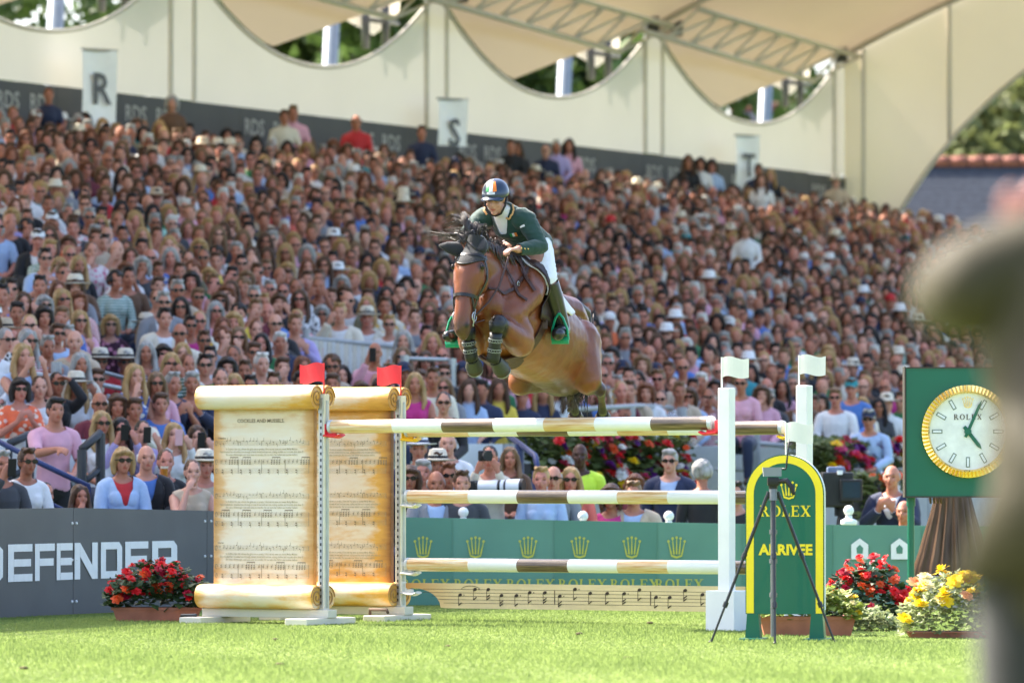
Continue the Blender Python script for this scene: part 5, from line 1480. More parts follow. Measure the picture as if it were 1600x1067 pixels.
# name of the person, head px, py, depth, then looks
PIT = [
 ('blonde bobbed woman in a pale blue denim jacket and sunglasses, seated behind the grey hoarding', 191, 720, 50.8, dict(sex='f', hair='bob', hairc='blonde', top='pale blue', glasses=True, legs='white', garment='jacket', shirt='red')),
 ('white haired man in a black jacket over a blue shirt, beside the denim jacket', 228, 716, 51.2, dict(hair='balding', hairc='white', top='black', garment='jacket', shirt='blue')),
 ('dark haired young woman in black drinking beer, right of the white haired man', 258, 722, 51.8, dict(sex='f', pose='chin', hair='tied', hairc='brown', top='black')),
 ('girl with a ponytail and beige top, hand to her mouth, beside the near scroll', 300, 738, 51.0, dict(sex='f', pose='chin', hair='tied', hairc='brown', top='beige', garment='vest', scale=.95)),
 ('man in a straw hat and beige shirt half hidden behind the near scroll wing', 320, 728, 52.4, dict(hair='short', hairc='grey', top='beige', hat='panama', hatc='cream')),
 ('young man in a pink T-shirt standing on the steps, leaning on the handrail', 85, 641, 53.2, dict(pose='point', stand=1, hair='swept', hairc='dark', top='pink', garment='short', legs='black', scale=1.0)),
 ('brown haired woman in a white jacket and sunglasses at the far left behind the hoarding', 41, 722, 49.6, dict(sex='f', hair='short', hairc='brown', top='white', glasses=True)),
 ('person in a dark sleeve holding up a phone at the far left edge', 2, 726, 49.4, dict(pose='phone', hair='short', hairc='grey', top='charcoal')),
 ('dark haired child peering over the hoarding, head low beside the white jacket', 70, 772, 50.0, dict(sex='f', pose='chin', hair='tied', hairc='dark', top='red', scale=.86)),
 ('brown haired child with a hand to the cheek, head low below the handrail', 123, 776, 50.4, dict(sex='f', pose='chin', hair='long', hairc='brown', top='navy', scale=.86)),
 ('black haired woman in an orange flowered dress clapping above the white stand wall', 30, 609, 56.0, dict(sex='f', pose='clap', hair='bob', hairc='dark', topmat='print_orange', garment='short', glasses=True)),
 ('brown haired woman in a white sleeveless top beside the orange flowered dress', 61, 606, 56.3, dict(sex='f', hair='tied', hairc='brown', top='white', garment='vest')),
 ('woman in black and sunglasses shading her eyes with a raised hand', 88, 600, 56.6, dict(sex='f', pose='shade', hair='tied', hairc='dark', top='black', glasses=True)),
 ('blonde woman in a wide cream sun hat and white top, mouth open', 118, 604, 57.0, dict(sex='f', hair='long', hairc='blonde', top='white', hat='panama', hatc='cream', garment='short')),
 ('man in sunglasses and a grey jacket, right of the wide cream sun hat', 151, 594, 57.6, dict(hair='swept', hairc='brown', top='grey', glasses=True, garment='jacket')),
 ('white haired man in sunglasses and a burgundy jumper below the grey jacket', 155, 632, 55.4, dict(hair='balding', hairc='white', top='burgundy', glasses=True)),
 ('long haired blonde woman in sunglasses right of the young man in pink', 157, 662, 54.2, dict(sex='f', pose='lap', hair='long', hairc='blonde', top='white', garment='vest', glasses=True)),
 ('dark haired woman in sunglasses and a lilac top filming with a phone', 187, 672, 54.4, dict(sex='f', pose='phone', hair='long', hairc='dark', top='lilac', glasses=True)),
 ('woman in black behind a phone, between the lilac top and the long blonde hair', 222, 676, 54.6, dict(sex='f', pose='phone', hair='tied', hairc='dark', top='lilac', garment='short')),
 ('blonde long haired woman in a pale lilac blouse holding a pink phone', 270, 680, 54.8, dict(sex='f', pose='phone', hair='long', hairc='blonde', top='white', garment='long')),
 ('brown bobbed woman in a burgundy top beside the young man in cream', 182, 634, 56.4, dict(sex='f', hair='bob', hairc='brown', top='burgundy')),
 ('young brown haired man in cream with raised hands, left of the blue shirt', 210, 640, 56.4, dict(sex='m', pose='clap', hair='swept', hairc='brown', top='cream')),
 ('brown haired man in a bright blue shirt under the grey railing', 250, 632, 57.0, dict(hair='swept', hairc='brown', top='blue', legs='khaki')),
 ('dark haired woman half seen behind the pink phone, next to the near scroll wing', 306, 684, 55.4, dict(sex='f', pose='phone', hair='long', hairc='brown', top='burgundy')),
 ('man in a straw hat and sunglasses, left of the pair of straw hats', 156, 566, 60.5, dict(hair='short', hairc='grey', top='red', hat='panama', hatc='cream', glasses=True, garment='short')),
 ('man in a straw hat, sunglasses and navy jacket, right of the pair of straw hats', 195, 567, 60.7, dict(hair='short', hairc='grey', top='navy', hat='panama', hatc='cream', glasses=True, garment='jacket')),
 ('blonde woman in sunglasses and a plum flowered blouse, above the straw hats', 172, 508, 64.5, dict(sex='f', hair='bob', hairc='blonde', topmat='print_plum', garment='short', glasses=True)),
 ('long blonde haired woman under a straw hat beside the plum flowered blouse', 228, 510, 64.8, dict(sex='f', hair='long', hairc='blonde', top='navy', hat='panama', hatc='cream')),
 # centre, under and between the poles
 ('man in a white straw hat and navy jacket behind the far scroll wing', 654, 702, 54.0, dict(hair='short', hairc='grey', top='navy', hat='panama', hatc='white', garment='jacket')),
 ('tall bald man in a white shirt and navy tie seated above the cream sun hat', 700, 694, 54.6, dict(hair='balding', hairc='grey', top='white', tie='navy', garment='long')),
 ('man under a cream sun hat below the bald man in the navy tie', 684, 727, 53.0, dict(hair='short', hairc='brown', top='pale blue', hat='panama', hatc='cream')),
 ('grey haired man in a dark jacket, left of the bald head in the waistcoat', 661, 738, 52.2, dict(hair='swept', hairc='grey', top='black', garment='jacket')),
 ('dark haired woman in sunglasses low beside the far scroll wing', 640, 748, 51.6, dict(sex='f', hair='bob', hairc='brown', top='black', glasses=True)),
 ('bald man in a grey waistcoat and pale sleeves just above the green hoarding', 681, 756, 51.4, dict(hair='balding', hairc='grey', top='grey', garment='jacket', shirt='pale blue')),
 ('person with auburn hair and sunglasses beside the bald man in the waistcoat', 700, 744, 52.2, dict(sex='f', hair='short', hairc='auburn', top='blue', glasses=True)),
 ('brown haired man with folded bare arms in front of the photographer', 721, 756, 51.4, dict(hair='short', hairc='brown', top='charcoal', garment='short')),
 ('photographer in a mottled beige shirt holding a camera with a white lens', 765, 716, 52.6, dict(sex='f', pose='phone', hair='tied', hairc='dark', top='cream', stand=0)),
 ('brown haired child at the foot of the blue stair rail', 797, 716, 55.0, dict(sex='f', hair='long', hairc='light brown', top='brown', scale=.88)),
 ('fair haired woman at the left of the man in wraparound sunglasses', 846, 750, 52.4, dict(sex='f', hair='short', hairc='blonde', top='pale blue')),
 ('bald man in wraparound sunglasses and a grey jumper by the steward', 865, 748, 52.6, dict(hair='balding', hairc='grey', top='grey', glasses=True)),
 ('long blonde woman in sunglasses and a coral top in front of the steward', 892, 750, 52.8, dict(sex='f', hair='long', hairc='blonde', top='coral', glasses=True)),
 ('bald black steward in a bright yellow vest with a dark collar', 906, 712, 56.0, dict(stand=1, pose='down', hair=None, top='hi-vis', garment='short', legs='black', skin=(.07, .03, .02))),
 ('grey haired standing man in a navy jacket and sunglasses by the flower bank', 1047, 721, 55.2, dict(stand=1, pose='down', hair='swept', hairc='grey', top='navy', glasses=True, garment='jacket', shirt='pale blue', legs='navy')),
 ('grey curly haired person in black seen from behind next to the near white post', 1097, 741, 54.0, dict(sex='f', hair='curly', hairc='grey', top='black', stand=1, pose='down')),
 ('woman in a magenta top low behind the green hoarding', 955, 776, 53.0, dict(sex='f', hair='bob', hairc='brown', top='magenta')),
 ('person in a pale grey linen jacket and blue shirt behind the middle pole', 990, 772, 53.0, dict(hair='short', hairc='light brown', top='beige', garment='jacket', shirt='pale blue')),
 ('person with dark red hair low in front of the flower bank', 992, 758, 57.0, dict(sex='f', hair='bob', hairc='auburn', top='burgundy', scale=.92)),
 ('man in a dark jacket with clasped hands beside the broadcast camera', 1394, 746, 55.0, dict(pose='clap', hair='balding', hairc='grey', top='navy', garment='jacket')),
 ('bald person low behind the clock post at the green hoarding', 1413, 800, 54.0, dict(hair='balding', hairc='brown', top='charcoal', scale=.9)),
 ('person in black leaning behind the near white post at the hoarding', 1150, 772, 54.0, dict(hair='short', hairc='dark', top='black')),
 # lower middle of the stand
 ('blonde long haired woman in a magenta dress right of the far scroll wing', 648, 600, 60.5, dict(sex='f', hair='long', hairc='blonde', top='magenta', garment='vest')),
 ('bearded man in a cream T-shirt beside the magenta dress', 676, 592, 61.0, dict(hair='short', hairc='brown', top='cream', garment='short')),
 ('bald man in a pink shirt and purple tie looking through a camera', 586, 552, 62.5, dict(pose='phone', hair='balding', hairc='white', top='pink', tie='navy', garment='long')),
 ('dark haired woman in sunglasses low above the top pole, right of the cream T-shirt', 693, 630, 58.5, dict(sex='f', hair='tied', hairc='dark', top='black', glasses=True)),
 ('woman in a pink top and sunglasses left of the far white post', 1158, 600, 66.5, dict(sex='f', hair='tied', hairc='dark', top='pink', glasses=True, garment='short')),
 ('man in a white jacket and sunglasses with crossed arms right of the far white post', 1306, 622, 68.5, dict(hair='swept', hairc='light brown', top='white', glasses=True)),
 ('person in a bright blue cap behind the white jacket', 1331, 608, 70.0, dict(hair='short', hairc='brown', top='blue', hat='cap', hatc='teal')),
 ('man in a navy cap and grey blue shirt above the right hand flowers', 1358, 656, 67.0, dict(hair='short', hairc='grey', top='pale blue', hat='cap', hatc='navy', glasses=True)),
 ('blond man in a navy suit and sunglasses among the seats above the near scroll wing', 152, 462, 68.0, dict(hair='short', hairc='brown', top='navy', garment='jacket', glasses=True, shirt='pale blue')),
 ('white haired man in a dark jacket and pale shirt above the near red flag', 437, 535, 64.5, dict(hair='swept', hairc='white', top='navy', garment='jacket', shirt='pale blue')),
 ('woman in a coral top and grey hair behind the slatted barrier', 502, 492, 69.0, dict(sex='f', hair='bob', hairc='grey', top='coral', glasses=True)),
 ('man in a pale straw hat and light jacket behind the slatted barrier', 573, 498, 69.0, dict(hair='short', hairc='grey', top='cream', hat='panama', hatc='cream', garment='jacket')),
 ('blonde person in sunglasses and a white top at the right end of the slatted barrier', 608, 508, 68.6, dict(sex='f', hair='short', hairc='blonde', top='white', glasses=True)),
 ('man in a grey shirt with red stripes left of the horse', 648, 498, 69.5, dict(hair='short', hairc='brown', top='grey')),
]
PHN = 'phones held up by spectators'
taken = []
men = {}
for lab, px, py, Y, kw in PIT:
    st_ = kw.get('stand', 0); sc_p = kw.get('scale', .97)
    kw = dict(kw); kw['scale'] = sc_p; sit = sit_at(px, py, Y, st_, sc_p)
    behind = 'seen from behind' in lab
    face = sit + Vector((rnd.uniform(-.1, .1), 5, 0)) if behind else HORSE_AT + Vector((rnd.uniform(-1.2, .6), rnd.uniform(-2, 1), 0))
    r = person(lab, sit, face, group=PITG, **kw)
    taken.append((px, py, Y)); men[px, py] = r
for k, lab in (((2, 726), 'dark phone held up at the far left edge'), ((187, 672), 'grey phone held up by the dark haired woman in lilac'), ((222, 676), 'black phone held in front of a face beside the lilac top'), ((270, 680), 'pink phone held up by the blonde long haired woman'), ((306, 684), 'dark phone beside the near scroll wing'), ((586, 552), 'small dark camera held by the bald man in the pink shirt')):
    h = held('phone', lab, 'phone', PHONE, men[k], (-.03, -.37, 1.20), .15, PHN)
    if 'pink' in lab and 'blonde' in lab:
        h.data = PHONE.copy(); h.data.materials.clear(); h.data.materials.append(pm('pink_phone_case', (.72, .42, .44), .4))
b = MB(); b.lathe([(.028, 0), (.036, .14)], n=14); pint = b.mesh('beer', 40); pint.materials.append(pm('beer', (.45, .16, .02), .2))
b2 = MB(); b2.lathe([(.034, .142), (.038, .160), (.036, .161)], n=14)
q = held('beer_glass', 'glass of amber beer in the hand of the young woman in black', 'glass', pint, men[258, 722], (-.05, -.24, 1.02)); fo_ = b2.build('froth', M['cream'], q)
# long white lens on the photographer's camera
pm_ = men[765, 716]; q = P(752, 760, 52.2)
le = thing('telephoto_lens', 'long white telephoto lens with black bands pointing right from the photographer', 'camera lens', q)
d = Vector((.95, -.30, 0)).normalized(); n0 = Vector((0, 0, 0))
for nm, x0, x1, r0, r1, m_ in (('barrel', .0, .19, .055, .06, 'print_white'), ('focus_ring', .19, .215, .063, .063, 'black'), ('barrel', .215, .25, .062, .062, 'print_white'), ('focus_ring', .25, .27, .063, .063, 'black'), ('hood', .27, .40, .066, .072, 'print_white'), ('hood_rim', .40, .43, .074, .074, 'black')):
    b = MB(); b.loft([d * (x0 - .02), d * (x1 - .02)], [r0, r1], n=16); b.build(nm, M[m_], le, smooth=40)
b = MB(); b.box(d * -.10, (.12, .14, .11), Matrix.Rotation(-.3, 3, 'Z'), bev=.015); b.build('camera_body', M['black'], le)
q = P(758, 712, 52.2)
cm = thing('camera', 'black camera held to the eye of the photographer in beige', 'camera', q)
b = MB(); b.box((0, 0, 0), (.13, .08, .10), bev=.015); b.build('body', M['black'], cm); b = MB(); b.loft([(0, -.03, 0), (0.03, -.14, 0)], [.04, .045], n=14); b.build('lens', M['black'], cm, smooth=40)

# ------------------------------------------------------------------ the seated rows
ORD = ['first', 'second', 'third', 'fourth', 'fifth', 'sixth', 'seventh', 'eighth', 'ninth', 'tenth', 'eleventh', 'twelfth', 'thirteenth', 'fourteenth', 'fifteenth', 'sixteenth', 'seventeenth', 'eighteenth', 'nineteenth', 'twentieth', 'twenty-first', 'twenty-second', 'twenty-third', 'top']
def zone(px):
    return ('far left', 'above the near scroll wing', 'above the far scroll wing', 'left of the horse', 'behind horse and rider', 'right of the horse', 'above the white posts', 'left of the clock', 'right end')[int(np.searchsorted([170, 400, 560, 690, 950, 1090, 1260, 1420], px))]
gR = random.Random(99)
def pick(d): return gR.choices(list(d), weights=list(d.values()))[0]
SEATS = []
for k in range(ROWS):
    v, z = row_vz(k); t = -30.0 + gR.uniform(0, .5)
    while t < 31.2:
        t += gR.uniform(.37, .48)
        if gR.random() < .02: continue
        up_ = (gR.random() < .005 and k > 2) or (k == ROWS - 1 and gR.random() < .2)
        vj = gR.uniform(-.08, .08); w = S(t, v + vj, z - .0)
        hz = z + (1.69 if up_ else 1.245)
        px = 800 + w.x * FPX / w.y; py = HORIZON - (hz - CAM_Z) * FPX / w.y
        if px < -25 or px > 1625: continue
        if 474 < px < 626 and 500 < py < 566 and w.y < 66.9: continue         # the entry behind the slatted barrier
        if px < 58 and 362 < py < 425: continue                              # the desk
        if any((abs(px - a) < 15 and abs(py - b_) < 19) or (w.y < c_ + .25 and abs(px - a) < 25 and -70 < py - b_ < 14) for a, b_, c_ in taken): continue
        SEATS.append([w.y, k, t, w, px, py, up_])
SEATS.sort(key=lambda s_: s_[0])
N_IND = 300 - len(PIT)
def near_score(s_):
    hid = (310 < s_[4] < 635 and s_[5] > 600) or (690 < s_[4] < 945 and s_[5] > 330) and (700 < s_[4] < 935) or s_[4] > 1500
    return s_[0] + (1000 if hid else 0)
SEATS.sort(key=near_score)
used_lab = set()
def looks():
    sx = 'f' if gR.random() < .52 else 'm'
    hc_ = pick({'blonde': 19, 'brown': 34, 'dark': 18, 'grey': 6, 'auburn': 10, 'light brown': 14}) if sx == 'f' else pick({'blonde': 5, 'brown': 36, 'dark': 20, 'grey': 20, 'white': 7, 'light brown': 12})
    hr = pick({'long': 46, 'bob': 22, 'tied': 14, 'bun': 8, 'curly': 8, 'short': 4}) if sx == 'f' else pick({'short': 56, 'swept': 28, 'balding': 16})
    g_ = gR.random() < .42
    ht = pick({'': 93, 'panama': 3, 'cap': 4}); htc = pick({'cream': 5, 'beige': 2, 'white': 2}) if ht == 'panama' else pick({'white': 3, 'navy': 4, 'black': 3, 'red': 1, 'teal': 1})
    tp = pick(TOPW); gm = pick({'long': 45, 'short': 40, 'vest': 15}) if sx == 'f' else pick({'long': 40, 'short': 28, 'jacket': 32})
    if gm == 'jacket' and tp in ('pink', 'white', 'mint', 'coral', 'yellow', 'orange', 'lilac', 'magenta', 'red', 'pale blue'): tp = gR.choice(['navy', 'black', 'grey', 'charcoal', 'beige', 'khaki'])
    pr_ = gR.choice(list(PRINTS)) if gm != 'jacket' and gR.random() < (.32 if sx == 'f' else .14) else None
    return dict(topmat=pr_, sex=sx, hair=hr, hairc=hc_, glasses=g_, hat=ht or None, hatc=htc, top=tp, garment=gm, legs=gR.choice(['navy', 'black', 'beige', 'khaki', 'white', 'grey']))
HN = {'long': 'long haired', 'bob': 'bobbed', 'tied': 'tied-back haired', 'bun': 'bun haired', 'curly': 'curly haired', 'short': 'short haired', 'swept': 'swept haired', 'balding': 'balding'}
stuff_seats = SEATS[N_IND:]
for Yd, k, t, w, px, py, up_ in SEATS[:N_IND]:
    for tries in range(200):
        L_ = looks(); who = 'woman' if L_['sex'] == 'f' else 'man'
        hcn = '' if L_['hair'] == 'balding' and L_['hairc'] in ('blonde',) else L_['hairc'] + ' '
        wear = (L_['topmat'] or L_['top']) + ' ' + {'long': 'long-sleeved top', 'short': 'short-sleeved top', 'vest': 'sleeveless top', 'jacket': 'jacket'}[L_['garment']]
        acc = (', sunglasses' if L_['glasses'] else '') + ((', ' + L_['hatc'] + (' straw hat' if L_['hat'] == 'panama' else ' cap')) if L_['hat'] else '')
        lab = '%s%s %s, %s%s, %s row %s' % (hcn, HN[L_['hair']], who, wear, acc, ORD[k], zone(px))
        if lab not in used_lab and len(lab.split()) <= 16: break
    used_lab.add(lab)
    ps = gR.choice([p for p, q in POSES[L_['sex']]]) if not up_ else 'down'
    person(lab, w, HORSE_AT + Vector((gR.uniform(-5, 5), gR.uniform(-3, 3), 0)), pose=ps, stand=1 if up_ else 0, scale=gR.uniform(.93, 1.02), group='spectators seated in the stand', **L_)

# the farther rows read as one crowd: light bodies with their own colours, joined
def low_body(sex, stand=0):
    B, dz = body_bones(sex, 'lap', 'lap', stand); hc = HC + Vector((0, 0, dz)); mb = MB()
    for bn in B:
        if bn[0] in ('hand', 'shin', 'foot'): continue
        mb.loft(bn[1], bn[2], side=bn[3], n=10, round_caps=True)
    head_into(mb, hc)
    me = melt(mb, .03, 1, .14, .3); co, cls = classify(me, B, hc); me.calc_loop_triangles()
    f = np.array([t_.vertices[:] for t_ in me.loop_triangles], np.int32)
    c = np.array([0 if q in ('head', 'neck') else (1 if q in ('torso', 'uarm') else (2 if q == 'farm' else 3)) for q in cls])
    return co.copy(), f, c, hc
LB = {(s_, st_): low_body(s_, st_) for s_ in 'mf' for st_ in (0, 1)}
def low(me_, ratio):
    o = bpy.data.objects.new('l', me_); COL.objects.link(o); d_ = o.modifiers.new('d', 'DECIMATE'); d_.ratio = ratio
    dg = bpy.context.evaluated_depsgraph_get(); dg.update(); m2 = bpy.data.meshes.new_from_object(o.evaluated_get(dg), depsgraph=dg); bpy.data.objects.remove(o)
    m2.calc_loop_triangles(); co = np.array([v.co[:] for v in m2.vertices], np.float32); f = np.array([t_.vertices[:] for t_ in m2.loop_triangles], np.int32)
    return co, f
LH = {k: low(v, .05) for k, v in HAIR.items()}
LHAT, LCAP = low(HAT, .4), low(CAP, .4)
gb_ = MB()
for x in (-1, 1): gb_.box((x * .031, -.090, .005), (.036, .012, .026))
gb_.box((0, -.09, .01), (.03, .008, .008)); LG = (np.array(gb_.v, np.float32), np.array([q for f in gb_.f for q in ((f[0], f[1], f[2]), (f[0], f[2], f[3]))], np.int32))
eb_ = MB()
for x in (-1, 1): eb_.box((x * .031, -.078, .004), (.024, .012, .012))
LE = (np.array(eb_.v, np.float32), np.array([q for f in eb_.f for q in ((f[0], f[1], f[2]), (f[0], f[2], f[3]))], np.int32))
VV, FF, CC = [], [], []; base = 0
def emit(co, f, col, Mx):
    global base
    p = co @ np.array(Mx.to_3x3()).T + np.array(Mx.translation)
    VV.append(p); FF.append(f + base); CC.append(np.broadcast_to(np.array(col, np.float32), (len(co), 3)) if np.ndim(col) == 1 else col); base += len(co)
for Yd, k, t, w, px, py, up_ in stuff_seats:
    L_ = looks(); co, f, c, hc = LB[L_['sex'], 1 if up_ else 0]
    d = HORSE_AT + Vector((gR.uniform(-6, 6), gR.uniform(-4, 4), 0)) - w; s_ = gR.uniform(.93, 1.03)
    Mx = Matrix.Translation(w) @ Matrix.Rotation(math.atan2(d.x, -d.y), 4, 'Z') @ Matrix.Diagonal((s_, s_, s_, 1))
    sk = np.array(gR.choice(SKINS)); tp = np.array(TOPS[L_['top']]); lg = np.array(TOPS[L_['legs']])
    pal = np.stack([sk, tp if L_['garment'] != 'vest' else tp, tp if L_['garment'] in ('long', 'jacket') else sk, lg]).astype(np.float32)
    emit(co, f, pal[c], Mx)
    Mh = Mx @ Matrix.Translation(hc) @ Matrix.Scale(HS, 4)
    emit(*LH[L_['hair']], HAIRC[L_['hairc']], Mh)
    if L_['hat']: emit(*(LHAT if L_['hat'] == 'panama' else LCAP), TOPS[L_['hatc']], Mh)
    if L_['glasses']: emit(*LG, (.012, .010, .010), Mh)
    else: emit(*LE, tuple(sk * .22), Mh)
V_ = np.concatenate(VV).astype(np.float32); F_ = np.concatenate(FF).astype(np.int32); C_ = np.concatenate(CC).astype(np.float32)
me = bpy.data.meshes.new('crowd'); me.vertices.add(len(V_)); me.vertices.foreach_set('co', V_.ravel())
me.loops.add(F_.size); me.loops.foreach_set('vertex_index', F_.ravel()); me.polygons.add(len(F_)); me.polygons.foreach_set('loop_start', np.arange(0, F_.size, 3, dtype=np.int32))
me.update(); at = me.color_attributes.new('col', 'FLOAT_COLOR', 'POINT'); at.data.foreach_set('color', np.concatenate([C_, np.ones((len(C_), 1), np.float32)], 1).ravel()); me.shade_smooth()
tag(link_mesh('crowd', me, M['crowd']), 'packed crowd filling the upper rows of the stand, too many to tell apart', 'crowd', kind='stuff')
print('crowd tris', len(F_), 'seats', len(SEATS), 'individuals', len(PIT) + N_IND)
# ------------------------------------------------------------------ horse
HY = 43.35
HA, HP = R(25), R(18)
HO = P(808, 412, HY)
cA, sA, cP, sP = math.cos(HA), math.sin(HA), math.cos(HP), math.sin(HP)
HF = Vector((-sA * cP, -cA * cP, sP)); HL = Vector((cA, -sA, 0)); HU = HF.cross(HL)
if HU.z < 0: HU = -HU
def H(f, l, z): return HO + HF * f + HL * l + HU * z
def Q(px, py, d): return P(px, py, HY + d)

hb = MB()
trunk = [(.60, -.50, .10, .12, .13), (.54, -.48, .15, .20, .20), (.44, -.45, .20, .27, .28), (.28, -.43, .245, .35, .37), (.10, -.42, .285, .39, .43), (-.10, -.42, .295, .39, .44), (-.32, -.41, .305, .375, .40), (-.55, -.39, .31, .37, .31),
         (-.78, -.36, .295, .37, .25), (-.98, -.36, .285, .37, .20), (-1.15, -.39, .245, .33, .20), (-1.27, -.43, .17, .25, .25), (-1.34, -.46, .09, .13, .14)]
def t_at(f):
    fs = [t[0] for t in trunk][::-1]; return [float(np.interp(f, fs, [t[i] for t in trunk][::-1])) for i in range(1, 5)]
def trunk_pt(f, ang, off=0):
    """point on the barrel: ang 0 at the spine, +90 on the near (left) side"""
    zc, w, ht, hbm = t_at(f); c, s_ = math.cos(ang), math.sin(ang)
    return H(f, (w + off) * s_, zc + (ht + off if c > 0 else hbm + off) * c)
hb.loft([H(f, 0, z) for f, z, *_ in trunk], [(w, hh, hl) for f, z, w, hh, hl in trunk], side=HL, n=26, power=2.15)
hb.loft([H(.12, 0, -.06), H(-.1, 0, -.05), H(-.35, 0, -.10)], [(.07, .07), (.075, .08), (.06, .05)], side=HL, n=12, round_caps=True)      # withers
hb.loft([H(-.62, 0, -.09), H(-.95, 0, -.05), H(-1.15, 0, -.12), H(-1.28, 0, -.24)], [(.10, .10), (.16, .13), (.14, .12), (.08, .08)], side=HL, n=12, round_caps=True)   # croup
# neck
neck = [(.10, -.30, .19, .36), (.30, -.265, .155, .285), (.50, -.235, .122, .225), (.68, -.225, .10, .175), (.82, -.235, .088, .140), (.90, -.26, .082, .12)]
hb.loft([H(f, 0, z) for f, z, *_ in neck], [(w, h_) for f, z, w, h_ in neck], side=HL, n=20)
# head: poll to muzzle, hanging nearly plumb and turned with the body
hp0, hp1 = Q(738, 392, -.84), Q(721, 520, -.99)
HT = (hp1 - hp0).normalized(); HS_ = (HL - HT * HL.dot(HT)).normalized(); HFR = HT.cross(HS_)
if HFR.y > 0: HFR = -HFR
HLn = (hp1 - hp0).length
def HD(t, s_, fr): return hp0 + HT * (t * HLn) + HS_ * s_ + HFR * fr
head = [(-.05, .050, .06, -.04), (.05, .082, .10, -.04), (.18, .099, .13, -.035), (.30, .104, .135, -.03), (.42, .090, .118, -.02), (.56, .072, .095, -.005), (.70, .060, .080, .005), (.82, .057, .072, .005), (.93, .058, .066, -.003), (1.0, .050, .052, -.01), (1.04, .032, .034, -.015)]
head = [(t, w * 1.20, d * 1.06, fr) for t, w, d, fr in head]
hb.loft([HD(t, 0, fr) for t, w, d, fr in head], [(w, d) for t, w, d, fr in head], side=HS_, n=20, power=2.3)
for s_ in (-1, 1):
    hb.ell(HD(.34, s_ * .080, -.075), (.050, .075, .085)); hb.ell(HD(.215, s_ * .105, .03), (.028, .03, .035))                  # jaw, brow
    hb.loft([HD(.36, s_ * .098, .02), HD(.56, s_ * .078, .02)], [.016, .010], n=8, round_caps=True)                              # facial crest
    hb.ell(HD(.92, s_ * .047, .030), (.026, .028, .036))                                                                        # nostril flare
hb.ell(HD(1.03, 0, -.035), (.044, .036, .03)); hb.ell(HD(.985, 0, .035), (.042, .025, .03))                                          # chin, lip
# shoulders and breast
for s_ in (-1, 1):
    k_ = 1 if s_ > 0 else .62; q_ = 1 if s_ > 0 else .86
    hb.loft([H(.05, s_ * .20 * k_, -.12), H(.24, s_ * .22 * k_, -.34), H(.42, s_ * .18 * k_, -.56)], [(.11, .10), (.15 * q_, .12), (.13 * q_, .12)], n=14, round_caps=True)
    hb.ell(H(.54, s_ * .09 * k_, -.52), (.11, .11, .13))
    hb.loft([H(.40, s_ * .19 * k_, -.54), H(.25, s_ * .235 * k_, -.68)], [.115 * q_, .11 * q_], n=14, round_caps=True)
# front legs, folded
nE, nK, nF, nH = H(.24, .235, -.72), Q(777, 503, -.86), Q(771, 558, -.80), Q(779, 570, -.72)
hb.loft([nE, nE.lerp(nK, .4) + HU * -.01, nK.lerp(nE, .18), nK], [.115, .098, .066, .058], n=16, round_caps=True)
hb.ell(nK, (.06, .06, .062)); hb.loft([nK, nK.lerp(nF, .5), nF], [.046, .031, .036], n=12, round_caps=True); hb.ell(nF, (.043, .043, .043)); hb.loft([nF, nH], [.038, .038], n=12, round_caps=True)
fE, fK, fF, fH = H(.24, -.155, -.72), Q(729, 515, -.76), Q(736, 556, -.72), Q(739, 567, -.65)
hb.loft([fE, fE.lerp(fK, .4), fK.lerp(fE, .18), fK], [.115, .098, .066, .058], n=16, round_caps=True)
hb.ell(fK, (.058, .058, .06)); hb.loft([fK, fK.lerp(fF, .5), fF], [.046, .031, .036], n=12, round_caps=True); hb.ell(fF, (.043, .043, .043)); hb.loft([fF, fH], [.038, .038], n=12, round_caps=True)
# hind quarters, stifles up, hocks trailing
hind = {}
for s_, st_, ho_, fe_ in ((1, H(-1.0, .25, -.605), Q(938, 609, .62), Q(941, 641, .86)), (-1, H(-.74, -.19, -.69), Q(886, 602, .78), Q(898, 641, 1.02))):
    hb.loft([H(-1.0, s_ * .14, -.30), H(-.98, s_ * .185, -.44), st_], [(.17, .25), (.145, .20), (.112, .13)], n=16, round_caps=True)
    hb.loft([H(-1.15, s_ * .12, -.36), H(-1.16, s_ * .17, -.47), ho_.lerp(st_, .45)], [(.14, .15), (.10, .11), (.060, .065)], n=14, round_caps=True)
    hb.loft([st_, st_.lerp(ho_, .5), ho_], [.10, .075, .047], n=14, round_caps=True)
    hb.ell(ho_, (.052, .06, .06)); hb.loft([ho_, ho_.lerp(fe_, .5), fe_], [.044, .033, .038], n=12, round_caps=True)
    hind[s_] = (ho_, fe_); pa = fe_ + Vector((.005, .09, -.03)); hb.loft([fe_, pa], [.040, .036], n=12, round_caps=True)
hb.loft([H(-.55, .20, -.50), H(-.80, .21, -.48)], [.09, .08], n=12, round_caps=True)                                                     # flank fold
hme = melt(hb, .0145, 7, None, .5); hme.name = 'horse'
